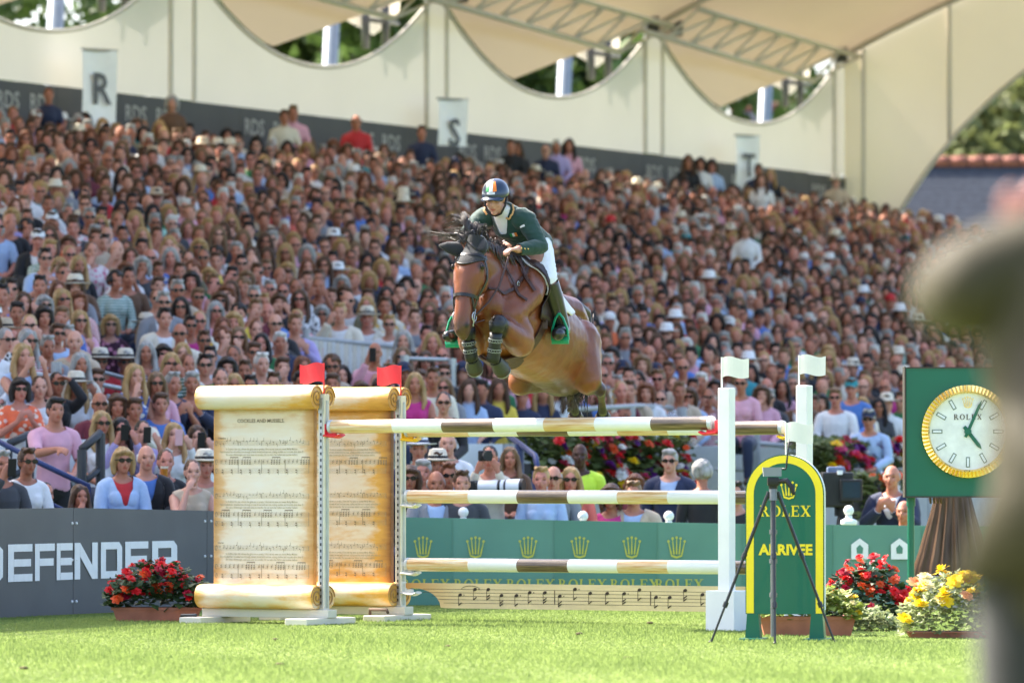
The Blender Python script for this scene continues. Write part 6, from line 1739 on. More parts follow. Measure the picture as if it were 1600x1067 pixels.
# coat: bay, darker on legs, muzzle and about the eyes; paler under the belly
n = len(hme.vertices); co = np.empty(n * 3, np.float32); hme.vertices.foreach_get('co', co); co = co.reshape(-1, 3)
def segd(a, b):
    a, b = np.array(a), np.array(b); ab = b - a; t = np.clip(((co - a) @ ab) / (ab @ ab), 0, 1); return np.linalg.norm(co - (a + t[:, None] * ab), axis=1), t
def sm(x, a, b): t = np.clip((x - a) / (b - a), 0, 1); return t * t * (3 - 2 * t)
bay, tan, dark, blk = np.array((.165, .045, .015)), np.array((.235, .080, .025)), np.array((.045, .020, .012)), np.array((.014, .010, .009))
rel = co - np.array(HO); uz = rel @ np.array(HU); ff = rel @ np.array(HF); ll = rel @ np.array(HL)
c = np.repeat(bay[None], n, 0)
def blend(col, w):
    global c
    c = c * (1 - w[:, None]) + col[None] * w[:, None]
blend(tan, sm(-uz, .48, .80) * (1 - sm(ff, .25, .45)) * .95)
blend(tan * .9, sm(-ff, .85, 1.2) * .55)
blend(bay * .55, (1 - sm(np.abs(ll), .02, .26)) * sm(uz, -.36, -.04) * .6)
blend(dark * 1.4, sm(-ff, .50, .72) * (1 - sm(ll, .10, .21)) * sm(ll, -.24, -.10) * sm(-uz, .50, .62) * .95)  # darker inner-thigh coat, deepened to paint in the shade between the hind legs
for a, b_, r0, r1 in ((nE, nK, .55, .95), (fE, fK, .55, .95)):
    d_, t = segd(a, b_); blend(dark, sm(t, r0 + .15, r1) * (d_ < .12))
for pts in ((nK, nF, nH), (fK, fF, fH)):
    for a, b_ in zip(pts, pts[1:]): d_, t = segd(a, b_); blend(blk, (1 - sm(d_, .075, .10)))
for s_ in (1, -1):
    d_, t = segd(*hind[s_]); blend(dark, 1 - sm(d_, .07, .13)); d_, t = segd(hind[s_][1], hind[s_][1] + Vector((.01, .1, -.06))); blend(blk, 1 - sm(d_, .06, .1))
hd, ht = segd(hp0, hp1); inh = hd < .2
ht2 = ((co - np.array(hp0)) @ np.array(HT)) / HLn; hs_ = (co - np.array(hp0)) @ np.array(HS_); hf_ = (co - np.array(hp0)) @ np.array(HFR)
blend(dark * 1.7, sm(ht2, .76, .98) * inh)
for s_ in (-1, 1):
    e_ = np.linalg.norm(co - np.array(HD(.215, s_ * .115, .035)), axis=1); blend(dark, 1 - sm(e_, .02, .055))
    e_ = np.linalg.norm(co - np.array(HD(.93, s_ * .058, .045)), axis=1); blend(blk * .5, 1 - sm(e_, .012, .024))
ripple(hme, lambda q:   .008 * noise.noise(q * 5.5) + .0025 * noise.noise(q * 19.0))     # muscle and tendon relief
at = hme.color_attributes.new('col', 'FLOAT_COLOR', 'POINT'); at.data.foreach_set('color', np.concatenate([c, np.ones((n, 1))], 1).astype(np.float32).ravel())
M['coat'] = pm('bay_coat', (.2, .08, .03), .32, namt=.16, nscale=9, attr='col', bump=.15, bscale=110, spec=.42)
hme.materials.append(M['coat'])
horse = link_mesh('horse', hme, None); tag(horse, 'bay horse in mid leap over the striped poles, knees tucked, black ear bonnet', 'horse')
bv = BVHTree.FromPolygons([tuple(p) for p in co], [tuple(p.vertices) for p in hme.polygons])
CAMV = Vector((0, 0, CAM_Z))
def hit(px, py, off=.008, d=None):
    """point on the coat under a photograph pixel, lifted along the normal"""
    t = (P(px, py, 40) - CAMV).normalized(); loc, nr, i, _ = bv.ray_cast(CAMV, t)
    if loc is None:
        loc, nr, i, _ = bv.find_nearest(Q(px, py, d if d is not None else -.6))
    return loc + nr * off, nr
def near(p, off=.008):
    loc, nr, i, _ = bv.find_nearest(Vector(p)); return loc + nr * off, nr
def strap_pts(pts, width, thick, closed=False):
    """flat strap through (point, normal) pairs"""
    b = MB(); n_ = len(pts); vs, fs = [], []
    for i, (p, nr) in enumerate(pts):
        t = (pts[min(i + 1, n_ - 1)][0] - pts[max(i - 1, 0)][0])
        t = t.normalized() if t.length > 1e-6 else Vector((0, 0, 1)); s_ = t.cross(nr)
        s_ = s_.normalized() if s_.length > 1e-6 else t.orthogonal(); nn = s_.cross(t); w = (width[i] if isinstance(width, (list, tuple)) else width) / 2
        vs += [p - s_ * w, p + s_ * w, p + s_ * w + nn * thick, p - s_ * w + nn * thick]
    for i in range(n_ - 1):
        for j in range(4): fs.append((i * 4 + j, i * 4 + (j + 1) % 4, i * 4 + 4 + (j + 1) % 4, i * 4 + 4 + j))
    fs += [(0, 3, 2, 1), tuple(4 * (n_ - 1) + j for j in range(4))]
    return b.add(vs, fs)
def strap_px(pix, width, thick=.006, off=.006, sub=5, d=None):
    out = []
    for (a, b_) in zip(pix, pix[1:]):
        for k in range(sub): out.append(hit(a[0] + (b_[0] - a[0]) * k / sub, a[1] + (b_[1] - a[1]) * k / sub, off, d))
    out.append(hit(*pix[-1], off, d)); return strap_pts(out, width, thick)
def strap_path(pts, width, thick=.006, off=.006, sub=5):
    out = []
    for a, b_ in zip(pts, pts[1:]):
        for k in range(sub): out.append(near(Vector(a).lerp(Vector(b_), k / sub), off))
    out.append(near(pts[-1], off)); return strap_pts(out, width, thick)

# eyes, ears, bonnet
M['eye'] = pm('horse_eye', (.012, .007, .005), .08)
for s_ in (-1, 1):
    b = MB(); b.ell(HD(.215, s_ * .120, .042), (.019, .019, .021)); b.build('eye', M['eye'], horse, smooth=True)
M['bonnet'] = pm('black_knit', (.012, .012, .014), .85, namt=.2, bump=.4, bscale=160, sheen=.3)
for s_, tip in ((-1, Q(686, 383, -.86)), (1, Q(752, 368, -.80))):
    b = MB(); bs = HD(.0, s_ * .072, .005)
    mid = bs.lerp(tip, .5) + HFR * -.01
    b.loft([bs - (tip - bs) * .15, bs, bs.lerp(tip, .35), bs.lerp(tip, .7), tip], [(.040, .032), (.052, .034), (.056, .032), (.040, .022), (.006, .006)], side=HFR.cross(tip - bs), n=14)
    b.build('ear', M['bonnet'], horse, smooth=True)
bn = MB()
def bonnet(i, j):
    a = (i - .5) * 2.5; t = -.17 + j * (.335 + .05 * math.cos(a * 2.2)); lo = [np.interp(t, [q[0] for q in head], [q[k] for q in head]) for k in (1, 2, 3)]
    return HD(t, (max(lo[0], .07) + .012) * math.sin(a), lo[2] + (max(lo[1], .085) + .012) * math.cos(a))
bn.grid(bonnet, 22, 10); bo = bn.build('ear_bonnet', M['bonnet'], horse, smooth=True)
b = MB(); b.loft([bonnet(i / 22, 1.0) for i in range(23)], [.006] * 23, n=6); b.build('bonnet_trim', M['dark_leather'], bo, smooth=True)
# mane: dark along the crest, wisps thrown up and lit by the sun
M['mane'] = pm('mane_hair', (.040, .031, .027), .30, namt=.3, nscale=30, spec=.5)
g = random.Random(12); b = MB()
for k in range(64):                                        # locks: each a sheaf of hairs closing to a tip
    f = .12 + .82 * (k + g.random()) / 64; zc, h_ = np.interp(f, [q[0] for q in neck], [q[1] for q in neck]), np.interp(f, [q[0] for q in neck], [q[3] for q in neck])
    fly = float(sm(np.array(f), .45, .95)); up = (.04 + .21 * fly * g.random()) * g.uniform(.7, 1.15); sw = -g.uniform(-.03, .25) * (.4 + .8 * fly)
    root = H(f, .01, zc + h_ * .93); q1 = root + HU * up * .8 + HL * sw * .3; q2 = q1 + HL * sw * .55 + Vector((0, 0, up * .25)) - HF * g.uniform(0, .05); q3 = q2 + HL * sw * .55 + Vector((g.uniform(-.02, .02), .02, -g.uniform(-.02, .08)))
    for i in range(22):
        j_ = lambda s_: Vector((g.gauss(0, s_), g.gauss(0, s_), g.gauss(0, s_))); r_ = g.uniform(.0014, .003)
        m1 = j_(.009)
        b.loft([root + j_(.014) - HU * .02, q1 + m1, (q1 + q2) / 2 + m1 * 1.3 + j_(.004), q2 + m1 + j_(.005), q3 + m1 * .6 + j_(.010)], [r_ * 1.3, r_ * 1.2, r_, r_ * .8, r_ * .2], n=3)
for i in range(110):                                       # short thick root hair hugging the crest
    f = g.uniform(.05, .9); zc, h_ = np.interp(f, [q[0] for q in neck], [q[1] for q in neck]), np.interp(f, [q[0] for q in neck], [q[3] for q in neck])
    s_ = g.choice((-1, 1, 1)); r0 = H(f, 0, zc + h_ * .98); r1 = near(H(f + g.uniform(-.06, .06), s_ * .10, zc + h_ * g.uniform(.25, .6)), .012)[0]
    b.loft([r0, near(r0.lerp(r1, .5), .014)[0], r1], [.014, .013, .003], n=5)
mo = b.build('mane', M['mane'], horse, smooth=True); mo['kind'] = 'stuff'
# tail
M['tail_hair'] = pm('tail_hair', (.032, .022, .017), .38, namt=.4, nscale=30, spec=.6)
b = MB(); dock = H(-1.26, 0, -.10)
tp_ = [H(-1.02, 0, -.04), H(-1.12, 0, .06), H(-1.28, 0, .06), H(-1.42, 0, -.14), H(-1.42, -.01, -.45), H(-1.32, -.03, -.74)]
b.loft(tp_, [(.045, .04), (.055, .05), (.06, .05), (.05, .045), (.04, .035), (.02, .02)], n=10)
for i in range(90):
    k = g.uniform(.35, 1) * 4.2; a = tp_[min(int(k), 5)].lerp(tp_[min(int(k) + 1, 5)], k - int(k)); o_ = Vector((g.gauss(0, .035), g.gauss(0, .03), 0))
    e_ = H(-1.20 + g.uniform(-.12, .16), .02 + g.uniform(-.06, .17), -.66 - g.uniform(0, .17)); r_ = g.uniform(.003, .006)
    b.loft([a + o_, a.lerp(e_, .5) + o_ * 1.2, e_], [r_, r_, r_ * .2], n=4)
to = b.build('tail', M['tail_hair'], horse, smooth=True); to['kind'] = 'stuff'
# hooves
M['hoof'] = pm('hoof_horn', (.05, .038, .028), .5, namt=.3)
for nm, a, p in (('near', nF, nH), ('far', fF, fH), ('h1', hind[1][1], hind[1][1] + Vector((.005, .09, -.03))), ('h2', hind[-1][1], hind[-1][1] + Vector((.005, .09, -.03)))):
    d = (p - a).normalized(); b = MB(); b.loft([p - d * .01, p + d * .03, p + d * .085, p + d * .09], [.046, .052, .064, .060], n=16)
    o = b.build('hoof', M['hoof'], horse, smooth=40)
    s_ = MB(); s_.loft([p + d * .0905, p + d * .098], [.063, .062], n=16); s_.build('shoe', M['steel'], o, smooth=40)
# leg boots
M['boot_shell'] = pm('leg_boot', (.014, .016, .017), .42, namt=.2, nscale=25, bump=.2)
for K_, F_, H_, up in ((nK, nF, nH, nE), (fK, fF, fH, fE)):
    b = MB(); u = (up - K_).normalized(); d = (F_ - K_).normalized()
    b.loft([K_ + u * .10, K_ + u * .03, K_ + d * .02, K_ + d * .07], [.060, .067, .066, .054], n=16); b.build('knee_boot', M['boot_shell'], horse, smooth=True)
    b = MB(); b.loft([K_ + d * .085, K_.lerp(F_, .5), F_ - d * .02, F_ + d * .035], [.049, .044, .050, .048], n=16); bo = b.build('tendon_boot', M['boot_shell'], horse, smooth=True)
    for q in (.52, .80):
        b = MB(); c_ = K_.lerp(F_, q); b.loft([c_ - d * .012, c_ + d * .012], [.0515, .0525], n=16); so = b.build('boot_strap', M['black'], bo, smooth=40)
        b = MB()
        for e_ in (-.011, .011): b.loft([c_ + d * (e_ - .0015), c_ + d * (e_ + .0015)], [.0532, .0532], n=16)
        for w_ in range(16):
            an = w_ * math.tau / 16; s2 = d.orthogonal().normalized(); t2 = d.cross(s2)
            b.box(c_ + (s2 * math.cos(an) + t2 * math.sin(an)) * .053, (.006, .006, .004))
        b.build('strap_stitching', M['steel'], so)
    pd = (H_ - F_).normalized(); b = MB(); b.loft([F_ + pd * .045, F_ + pd * .08, H_ + pd * .045], [.047, .052, .066], n=16); b.build('bell_boot', pm('bell_boot', (.045, .048, .038), .5, namt=.2), horse, smooth=40)
    b = MB(); b.ell(F_ - pd * .0, (.051, .051, .051)); b.build('fetlock_boot', M['boot_shell'], horse, smooth=True)
# bridle
def band(t0, fr_lo, width, nm, mat, a0=-1.75, a1=1.75, drop=0.0, off=.010):
    pts = []
    for i in range(25):
        a = a0 + (a1 - a0) * i / 24; t = t0 + drop * (1 - math.cos(a)); lo = [np.interp(t, [q[0] for q in head], [q[k] for q in head]) for k in (1, 2, 3)]
        p = HD(t, lo[0] * math.sin(a), lo[2] + lo[1] * math.cos(a)); q_, nr = near(p, off - .004); pts.append((q_, nr))
    return strap_pts(pts, width, .006).build(nm, mat, horse, smooth=40)
band(.575, 0, .026, 'noseband', M['dark_leather']); band(.085, 0, .02, 'browband', M['dark_leather'], -1.6, 1.6)
b = MB()
for s_ in (-1, 1):
    pts = [near(HD(t, s_ * .15, fr), .007) for t, fr in ((.03, -.02), (.12, .0), (.22, -.03), (.34, -.03), (.46, -.02), (.60, .0), (.74, .0))]
    strap_pts(pts, .017, .006).build('cheek_strap', M['dark_leather'], horse, smooth=40)
    pts = [near(HD(.60 + .24 * i / 8, s_ * (.10 if i < 8 else .07), .07 - .135 * i / 8), .007) for i in range(9)]
    strap_pts(pts, .014, .006).build('flash_strap', M['dark_leather'], horse, smooth=40)
    p, nr = near(HD(.80, s_ * .10, -.02), .014); r_ = MB(); ring = [p + (HT * math.cos(a) + HFR * math.sin(a)) * .034 for a in np.linspace(0, math.tau, 17)]
    r_.loft(ring, [.005] * 17, n=6); r_.build('bit_ring', M['steel'], horse, smooth=True)
    r_ = MB(); r_.loft([p - HT * .06, p + HT * .075], [.006, .005], n=6); r_.build('bit_cheek', M['steel'], horse, smooth=True)
    # reins from the bit to the hands
    hd_ = Q(799, 388, -.56) if s_ > 0 else Q(752, 392, -.52)
    mid = p.lerp(hd_, .5) + Vector((0, 0, -.03)) + HL * .05 * s_
    r_ = MB(); r_.loft([p, p.lerp(mid, .5) + HL * .02 * s_, mid, mid.lerp(hd_, .5), hd_], [(.009, .003)] * 5, n=6); r_.build('rein', M['leather'], horse, smooth=True)
    sw = MB(); sw.loft([p + HT * .05, Q(757, 500, -.86) if s_ > 0 else HD(.98, -.07, -.09)], [(.006, .003)] * 2, n=6); sw.build('curb_strap', M['dark_leather'], horse)
# saddle, pad, girth
M['pad'] = pm('white_pad', (.74, .74, .76), .85, namt=.05, bump=.3, bscale=80)
M['saddle'] = pm('saddle_leather', (.028, .014, .011), .38, namt=.25, bump=.15)
def sheet(f0, f1, a0, a1, off, nm, mat, cut=None, par=None, nu=22, nv=30):
    b = MB()
    def fn(i, j):
        a = a0 + (a1 - a0) * j; fa, fb = (f0, f1) if cut is None else cut(a)
        p = trunk_pt(fa + (fb - fa) * i, a, .03); q_, nr = near(p, off); return q_
    b.grid(fn, nu, nv); o = b.build(nm, mat, par or horse, smooth=True); m_ = o.modifiers.new('thickness', 'SOLIDIFY'); m_.thickness = .010; m_.offset = 1
    return o
sheet(0, 0, R(-70), R(70), .010, 'saddle_pad', M['pad'], lambda a: (-.60 + .16 * sm(np.array(abs(a)), .85, 1.25) ** 2, .20 - .06 * abs(a)))
sheet(0, 0, R(-98), R(98), .026, 'saddle_flap', M['saddle'], lambda a: (-.50 + .30 * sm(np.array(abs(a)), .35, 1.2), .13 + .05 * math.sin(min(abs(a), 1.6) * 1.6) - .03 * abs(a)))
b = MB(); b.loft([H(.10, 0, .055), H(.02, 0, .045), H(-.18, 0, .0), H(-.36, 0, .025), H(-.47, 0, .085)], [(.06, .03), (.10, .045), (.14, .05), (.17, .05), (.14, .025)], side=HL, n=14, round_caps=True); b.build('saddle_seat', M['saddle'], horse, smooth=True)
pts = []
for i in range(41):
    a = R(78) + R(204) * i / 40; q_, nr = near(trunk_pt(-.02 + .08 * math.sin((a - R(78)) / R(204) * math.pi), a, .02), .008); pts.append((q_, nr))
strap_pts(pts, .075, .012).build('girth', M['leather'], horse, smooth=40)
pts = [(p, n_) for p, n_ in pts[13:28]]
strap_pts([(p + n_ * .013, n_) for p, n_ in pts], [.09, .14, .17, .19, .20, .20, .2, .2, .2, .2, .20, .19, .17, .14, .09], .014).build('stud_guard', M['leather'], horse, smooth=40)
b = MB(); p, nr = near(trunk_pt(.01, R(100), .02), .02); b.box(p, (.05, .03, .07), bev=.006); b.build('girth_buckle_guard', M['leather'], horse)
# breastplate
for s_ in (1, -1):
    strap_path([H(.06, s_ * .10, .02), H(.16, s_ * .17, -.14), H(.27, s_ * .20, -.22), H(.40, s_ * .2, -.36), H(.54, s_ * .12, -.46), H(.60, 0, -.50)], .024, .006, .007, 7).build('breastplate', M['leather'], horse, smooth=40)
    q_, nr = near(H(.36, s_ * .2, -.32), .016); b = MB(); ring = [q_ + (HU * math.cos(a) + HF * math.sin(a)) * .018 for a in np.linspace(0, math.tau, 11)]; b.loft(ring, [.004] * 11, n=5); b.build('buckle', M['steel'], horse)
strap_px([(768, 378), (782, 408), (800, 440), (810, 462), (822, 470)], .022, off=.012, d=-.45).build('martingale_strap', M['leather'], horse, smooth=40)
strap_px([(790, 372), (806, 400), (818, 430), (834, 456)], .028, off=.016, d=-.35).build('martingale_strap', M['leather'], horse, smooth=40)

# ------------------------------------------------------------------ rider
M['breech'] = pm('white_breeches', (.76, .77, .80), .75, namt=.04, bump=.15)
M['jacket'] = pm('green_riding_jacket', (.008, .040, .030), .75, namt=.12, nscale=8, bump=.25, bscale=18, sheen=.2)
M['tall_boot'] = pm('tall_black_boot', (.010, .010, .011), .3, namt=.2, coat=.4)
M['stirrup'] = pm('green_stirrup', (.01, .26, .14), .35)
pel, wst, chs, nkb = Q(832, 384, .06), Q(822, 368, -.03), Q(800, 350, -.16), Q(787, 331, -.23)
hdc = Q(774, 310, -.33)
shL, shR = Q(823, 345, -.27), Q(750, 344, -.08)
elL, wrL, haL = Q(845, 385, -.34), Q(808, 390, -.52), Q(799, 390, -.56)
elR, wrR, haR = Q(726, 371, -.24), Q(752, 392, -.46), Q(757, 395, -.50)
hiL, knL, anL = Q(838, 386, .0), Q(855, 436, -.24), Q(880, 516, -.10)
hiR, knR, anR = Q(815, 392, .14), H(.30, -.30, -.14), H(.12, -.33, -.62)
toL = anL + HF * .17 + HL * .03 + Vector((0, 0, -.085)); toR = anR + HF * .17 - HL * .03 + Vector((0, 0, -.06))
rb_ = MB(); rside = HL
rb_.loft([pel, wst, chs, nkb], [(.160, .122), (.128, .10), (.155, .108), (.092, .068)], side=rside, n=18, round_caps=True)
rb_.loft([nkb, hdc + Vector((.0, .03, -.06))], [.055, .052], n=12, round_caps=True)
HR = Matrix((Vector((.95, -.31, .0)), Vector((.31, .95, 0)), Vector((0, 0, 1)))).transposed()
HR = HR @ Matrix.Rotation(R(20), 3, 'X')
head_into(rb_, hdc, HR, 1.0)
for a, e_, w_, h_, s_ in ((shL, elL, wrL, haL, 1), (shR, elR, wrR, haR, -1)):
    rb_.loft([a.lerp(nkb, .25), a], [.075, .066], n=12, round_caps=True)
    rb_.loft([a, a.lerp(e_, .5), e_], [.064, .056, .045], n=12, round_caps=True); rb_.loft([e_, e_.lerp(w_, .4), w_], [.046, .043, .029], n=12, round_caps=True)
    hand_into(rb_, w_, (h_ - w_).normalized(), Vector((0, 0, 1)), .95, .95)
for hi, kn, an, to in ((hiL, knL, anL, toL), (hiR, knR, anR, toR)):
    rb_.loft([hi, hi.lerp(kn, .5), kn], [.115, .095, .068], n=14, round_caps=True); rb_.loft([kn, kn.lerp(an, .35), an], [.064, .062, .040], n=14, round_caps=True)
    rb_.loft([an, an.lerp(to, .5), to], [.040, .038, .034], n=10, round_caps=True)
rme = melt(rb_, .0095, 2, None, .4); rme.name = 'rider'
rco = np.empty(len(rme.vertices) * 3, np.float32); rme.vertices.foreach_get('co', rco); rco = rco.reshape(-1, 3)
def rd(a, b, r0, r1):
    a, b = np.array(a), np.array(b); ab = b - a; t = np.clip(((rco - a) @ ab) / (ab @ ab), 0, 1); return np.linalg.norm(rco - (a + t[:, None] * ab), axis=1) / (r0 + (r1 - r0) * t)
hu_ = HR @ Vector((0, 0, 1)); hfw = HR @ Vector((0, -1, 0))
SEG = dict(torso=[rd(pel, wst, .165, .14), rd(wst, chs, .14, .17), rd(chs, nkb, .17, .1)], neck=[rd(nkb + (hdc - nkb) * .35, hdc + Vector((0, .02, -.05)), .055, .055)], head=[rd(hdc + hu_ * .05, hdc - hu_ * .075 + hfw * .02, .10, .078)],
           arm=[rd(shL, elL, .064, .045), rd(elL, wrL, .046, .03), rd(shR, elR, .064, .045), rd(elR, wrR, .046, .03), rd(shL.lerp(nkb, .25), shL, .075, .066), rd(shR.lerp(nkb, .25), shR, .075, .066)],
           hand=[rd(wrL, haL + (haL - wrL).normalized() * .1, .035, .035), rd(wrR, haR + (haR - wrR).normalized() * .1, .035, .035)],
           thigh=[rd(hiL, knL, .115, .068), rd(hiR, knR, .115, .068)], boot=[rd(knL, anL, .064, .04), rd(anL, toL, .04, .034), rd(knR, anR, .064, .04), rd(anR, toR, .04, .034)])
names_ = list(SEG); arr = np.stack([np.min(SEG[k], axis=0) for k in names_]); rcls = [names_[i] for i in arr.argmin(0)]
face_marks(rme, rco, rcls, hdc, 1.0, HR)
rme.materials.append(M['skin'])
rider = link_mesh('person', rme, None); rider.color = (.50, .26, .19, 1)
tag(rider, 'rider in green jacket, white breeches and blue helmet crouched over the leaping bay horse', 'person')
def rshell(keep, off, mat, nm, extra=None):
    m2 = shell(rme, rco, rcls, keep, off, None, nm, extra); m2.materials.append(mat)
    if nm in ('jacket', 'breeches'):                         # creases pulled across the limbs
        ripple(m2, lambda q: .0075 * abs(noise.noise(Vector((q.x * 9, q.y * 9, q.z * 26)))) + .003 * noise.noise(q * 30))
    return link_mesh(nm, m2, None, rider)
seat_up = (np.array(wst) - np.array(pel)) / np.linalg.norm(np.array(wst) - np.array(pel))
fr_n = np.array(HFR) * 0 + np.array((-.45, -.80, -.30)); fr_n /= np.linalg.norm(fr_n)
rs_ = np.array(HL)
def vneck(c_):
    q = c_ - np.array(nkb); front = q @ fr_n > .02; w_ = np.abs(q @ rs_ + .01); up_ = q[:, 2]
    return ~(front & (w_ < .055 + .25 * np.clip(up_ + .06, -.2, .2)) & (up_ > -.16))
rshell(('torso', 'arm'), .013, M['jacket'], 'jacket', lambda c_: vneck(c_) & ((c_ - np.array(pel)) @ seat_up > -.06))
rshell(('torso',), .005, M['pad'], 'shirt', lambda c_: ((c_ - np.array(wst)) @ seat_up > .02))
rshell(('thigh', 'torso'), .009, M['breech'], 'breeches', lambda c_: ((c_ - np.array(pel)) @ seat_up < .10))
midl = (np.array(knL) + np.array(knR)) / 2
rshell(('boot',), .018, M['tall_boot'], 'tall_boot', lambda c_: (c_ - midl) @ rs_ > 0)
rshell(('boot',), .012, M['tall_boot'], 'tall_boot', lambda c_: (c_ - midl) @ rs_ < 0)
b = MB(); b.loft([nkb - Vector((0, -.0, .005)), nkb.lerp(hdc, .36)], [.066, .060], n=16, caps=False); b.build('collar', M['pad'], rider, smooth=True)
# lapels piped in gold
M['piping'] = pm('tan_piping', (.50, .27, .10), .6)
lap = bvr = BVHTree.FromPolygons([tuple(p) for p in rco], [tuple(p.vertices) for p in rme.polygons])
def rnear(p, off):
    loc, nr, i, _ = bvr.find_nearest(Vector(p)); return loc + nr * off, nr
for pl in ([(798, 322), (802, 334), (795, 341), (790, 338)], [(760, 322), (757, 332), (761, 338)]):
    pts = []
    for (a, b_) in zip(pl, pl[1:]):
        for k in range(5):
            t = (P(a[0] + (b_[0] - a[0]) * k / 5, a[1] + (b_[1] - a[1]) * k / 5, 40) - CAMV).normalized(); loc, nr, i, _ = bvr.ray_cast(CAMV, t)
            if loc is not None: pts.append((loc + nr * .022, nr))
    if len(pts) > 2: strap_pts(pts, .014, .005).build('lapel_piping', M['piping'], rider, smooth=40)
def on_rider(px, py, off=.018):
    t = (P(px, py, 40) - CAMV).normalized(); loc, nr, i, _ = bvr.ray_cast(CAMV, t)
    return (loc + nr * off, nr) if loc is not None else (None, None)
def decal(px, py, w, h, cols, nm, off=.0165, tilt=0):
    c_, nr = on_rider(px, py, off)
    if c_ is None: return
    up = (Vector((0, 0, 1)) - nr * nr.z).normalized(); ax = up.cross(nr); up, ax = up * math.cos(tilt) + ax * math.sin(tilt), ax * math.cos(tilt) - up * math.sin(tilt)
    for i, m_ in enumerate(cols):
        b = MB(); x0 = -w / 2 + w * i / len(cols); b.prism([(x0, -h / 2), (x0 + w / len(cols), -h / 2), (x0 + w / len(cols), h / 2), (x0, h / 2)], c_, ax, up, .004); b.build(nm, m_, rider)
fg, fw, fo2 = pm('flag_green', (.01, .22, .06), .5), pm('flag_white_patch', (.72, .72, .72), .5), pm('flag_orange', (.75, .19, .02), .5)
decal(803, 365, .055, .030, [fg, fw, fo2], 'flag_patch', .0175, R(-12)); decal(818, 353, .045, .016, [fw], 'sleeve_patch', .0175, R(-15))
for px in (813, 818, 823):
    c_, nr = on_rider(px, 389, .016)
    if c_ is not None: b = MB(); b.ell(c_, (.006, .006, .006), n=8, m=5); b.build('cuff_button', M['gold'], rider, smooth=True)
# helmet
M['helmet'] = pm('navy_helmet', (.010, .022, .050), .28, namt=.05, coat=.5)
M['helmet_w'] = pm('helmet_pearl', (.55, .56, .58), .25, coat=.5)
def HH(x, y, z): return hdc + HR @ (Vector((x, y, z)) * 1.01)
b = MB(); vs, fs = [], []; nu, nv = 28, 12
for i in range(nv + 1):
    th = (math.pi * .52) * i / nv
    for j in range(nu):
        ph = math.tau * j / nu; vs.append(HH(.101 * math.sin(th) * math.cos(ph), .018 + .122 * math.sin(th) * math.sin(ph), .030 + .114 * math.cos(th) + (.012 * math.sin(ph) * math.sin(th) ** 2)))
for i in range(nv):
    for j in range(nu): fs.append((i * nu + j, (i + 1) * nu + j, (i + 1) * nu + (j + 1) % nu, i * nu + (j + 1) % nu))
b.add(vs, fs); hs_o = b.build('helmet', M['helmet'], rider, smooth=True); md = hs_o.modifiers.new('thickness', 'SOLIDIFY'); md.thickness = .012; md.offset = -1
b = MB(); b.grid(lambda i, j: HH((i - .5) * .176 * (1 - .22 * j * j), -.066 - .055 * math.sqrt(max(0, 1 - (2 * i - 1) ** 2)) * (.35 + .65 * j) - .012 * j, .040 - .016 * j - .022 * (2 * i - 1) ** 2), 16, 5); pk = b.build('peak', M['helmet'], hs_o, smooth=True); md = pk.modifiers.new('thickness', 'SOLIDIFY'); md.thickness = .006
def hsurf(th, ph, off): return HH((.101 + off) * math.sin(th) * math.cos(ph), .018 + (.122 + off) * math.sin(th) * math.sin(ph), .030 + (.114 + off) * math.cos(th) + (.012 * math.sin(ph) * math.sin(th) ** 2))
for k, m_ in enumerate((fg, fw, fo2)):
    b = MB(); p0 = -math.pi / 2 - .50 + k * .333
    b.grid(lambda i, j: hsurf(.34 + .72 * j, p0 + .333 * i + (.10 * (k - 1)) * (1 - j) , .0035), 6, 8); b.build('tricolour_panel', m_, hs_o, smooth=True)
b = MB(); b.grid(lambda i, j: hsurf(1.08 + .14 * j, -math.pi / 2 - .34 + .68 * i, .004), 8, 3); b.build('badge', M['helmet_w'], hs_o, smooth=True)
b = MB(); b.grid(lambda i, j: hsurf(.10 + 1.42 * j, math.pi + .02 + .42 * i * (1.1 - .5 * j), .0022), 6, 12); b.build('side_panel', M['helmet_w'], hs_o, smooth=True)
b = MB()
for s_ in (-1, 1): b.loft([HH(s_ * .088, .01, .02), HH(s_ * .078, -.02, -.05), HH(s_ * .045, -.045, -.108), HH(0, -.055, -.122)], [(.008, .003)] * 4, n=6)
b.build('chin_strap', M['dark_leather'], hs_o, smooth=True)
b = MB(); b.ell(HH(0, .075, -.03), (.055, .045, .045)); b.build('hair', M['hair'], rider, smooth=True).color = rgba(HAIRC['light brown'])
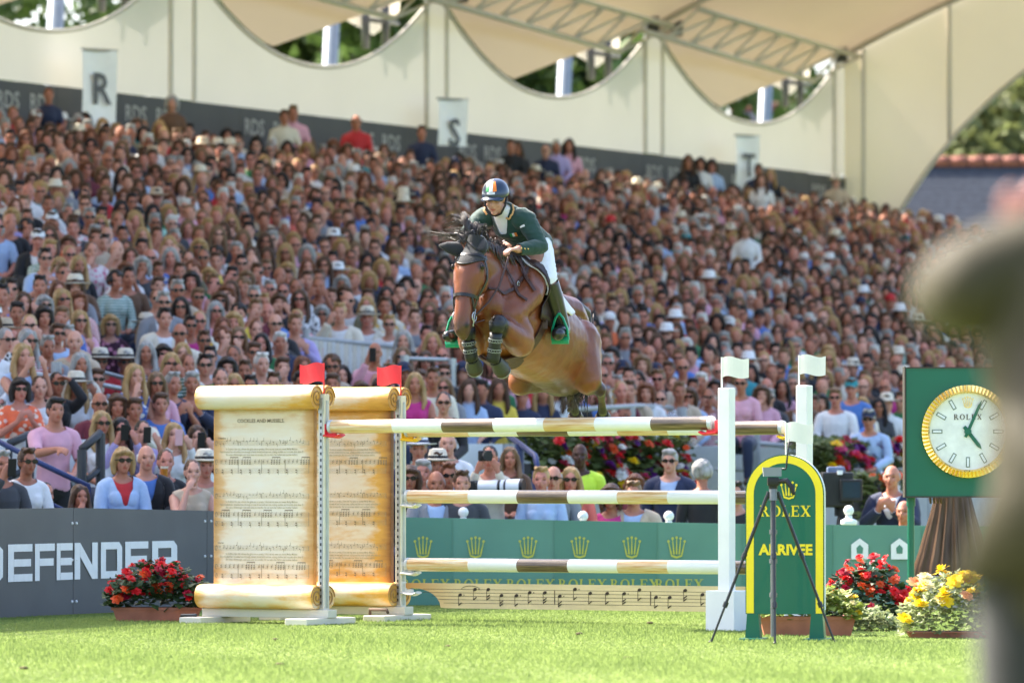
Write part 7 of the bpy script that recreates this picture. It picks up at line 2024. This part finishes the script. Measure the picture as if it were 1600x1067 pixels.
# stirrups
for to, an, s_ in ((toL, anL, 1), (toR, anR, -1)):
    f_ = (to - an); f_.normalize(); ctr = an.lerp(to, .62); dn = Vector((0, 0, -1)); dn = (dn - f_ * dn.dot(f_)).normalized(); sd_ = f_.cross(dn)
    b = MB(); w = .058
    b.loft([ctr - dn * .15, ctr - dn * .11 + sd_ * .03, ctr - dn * .03 + sd_ * w, ctr + dn * .055 + sd_ * w * 1.1], [(.010, .012)] * 4, n=8); b.loft([ctr - dn * .15, ctr - dn * .11 - sd_ * .03, ctr - dn * .03 - sd_ * w, ctr + dn * .055 - sd_ * w * 1.1], [(.010, .012)] * 4, n=8)
    b.loft([ctr + dn * .058 + sd_ * w * 1.15, ctr + dn * .058 - sd_ * w * 1.15], [(.012, .03)] * 2, n=8)
    so = b.build('stirrup', M['stirrup'], horse, smooth=40)
    b = MB(); top = near(H(.02, s_ * .26, -.16), .03)[0]; b.loft([ctr - dn * .15, top], [(.013, .004)] * 2, n=6); b.build('stirrup_leather', M['leather'], horse)

# ------------------------------------------------------------------ blurred bystander close to the lens on the right
FYd = 9.4
M['khaki'] = pm('khaki_jacket', (.034, .027, .010), .75, namt=.18, nscale=5, bump=.4, bscale=9)
fp = Vector(((1712 - 800) * FYd / FPX, FYd, 0)); BODY['m', 'photo', 1] = None
ARMS['photo'] = ((.212, -.16, .965), (.115, -.24, 1.035), (-.5, -.3, .6))
BODY['m', 'photo', 1] = make_body('m', 'photo', 'photo', 1, .013, .5)
by = person('out-of-focus standing photographer in a khaki jacket and dark trousers close on the right', (fp.x, fp.y, -.045), (.2, 43, 0), sex='m', pose='photo', stand=1, hair='short', hairc='light brown', top='khaki', garment='jacket', shirt='khaki', legs='black', skin=(.50, .24, .18), scale=1.06)
b = MB(); b.loft([(0, .03, 1.34), (0, .03, 1.13), (0, .03, .965)], [(.165, .13), (.16, .13), (.225, .18)], side=(1, 0, 0), n=20); sk_ = b.build('jacket_skirt', M['khaki'], by, smooth=True)
for ch in by.children:
    if ch.name.startswith(('jacket', 'shirt')) and ch is not sk_:
        ch.material_slots[0].link = 'OBJECT'; ch.material_slots[0].material = M['khaki']
b = MB(); b.box((-.10, -.03, .93), (.10, .02, .14), bev=.01); b.build('lens_cloth', pm('pale_blue_cloth', (.45, .55, .65), .8), by)
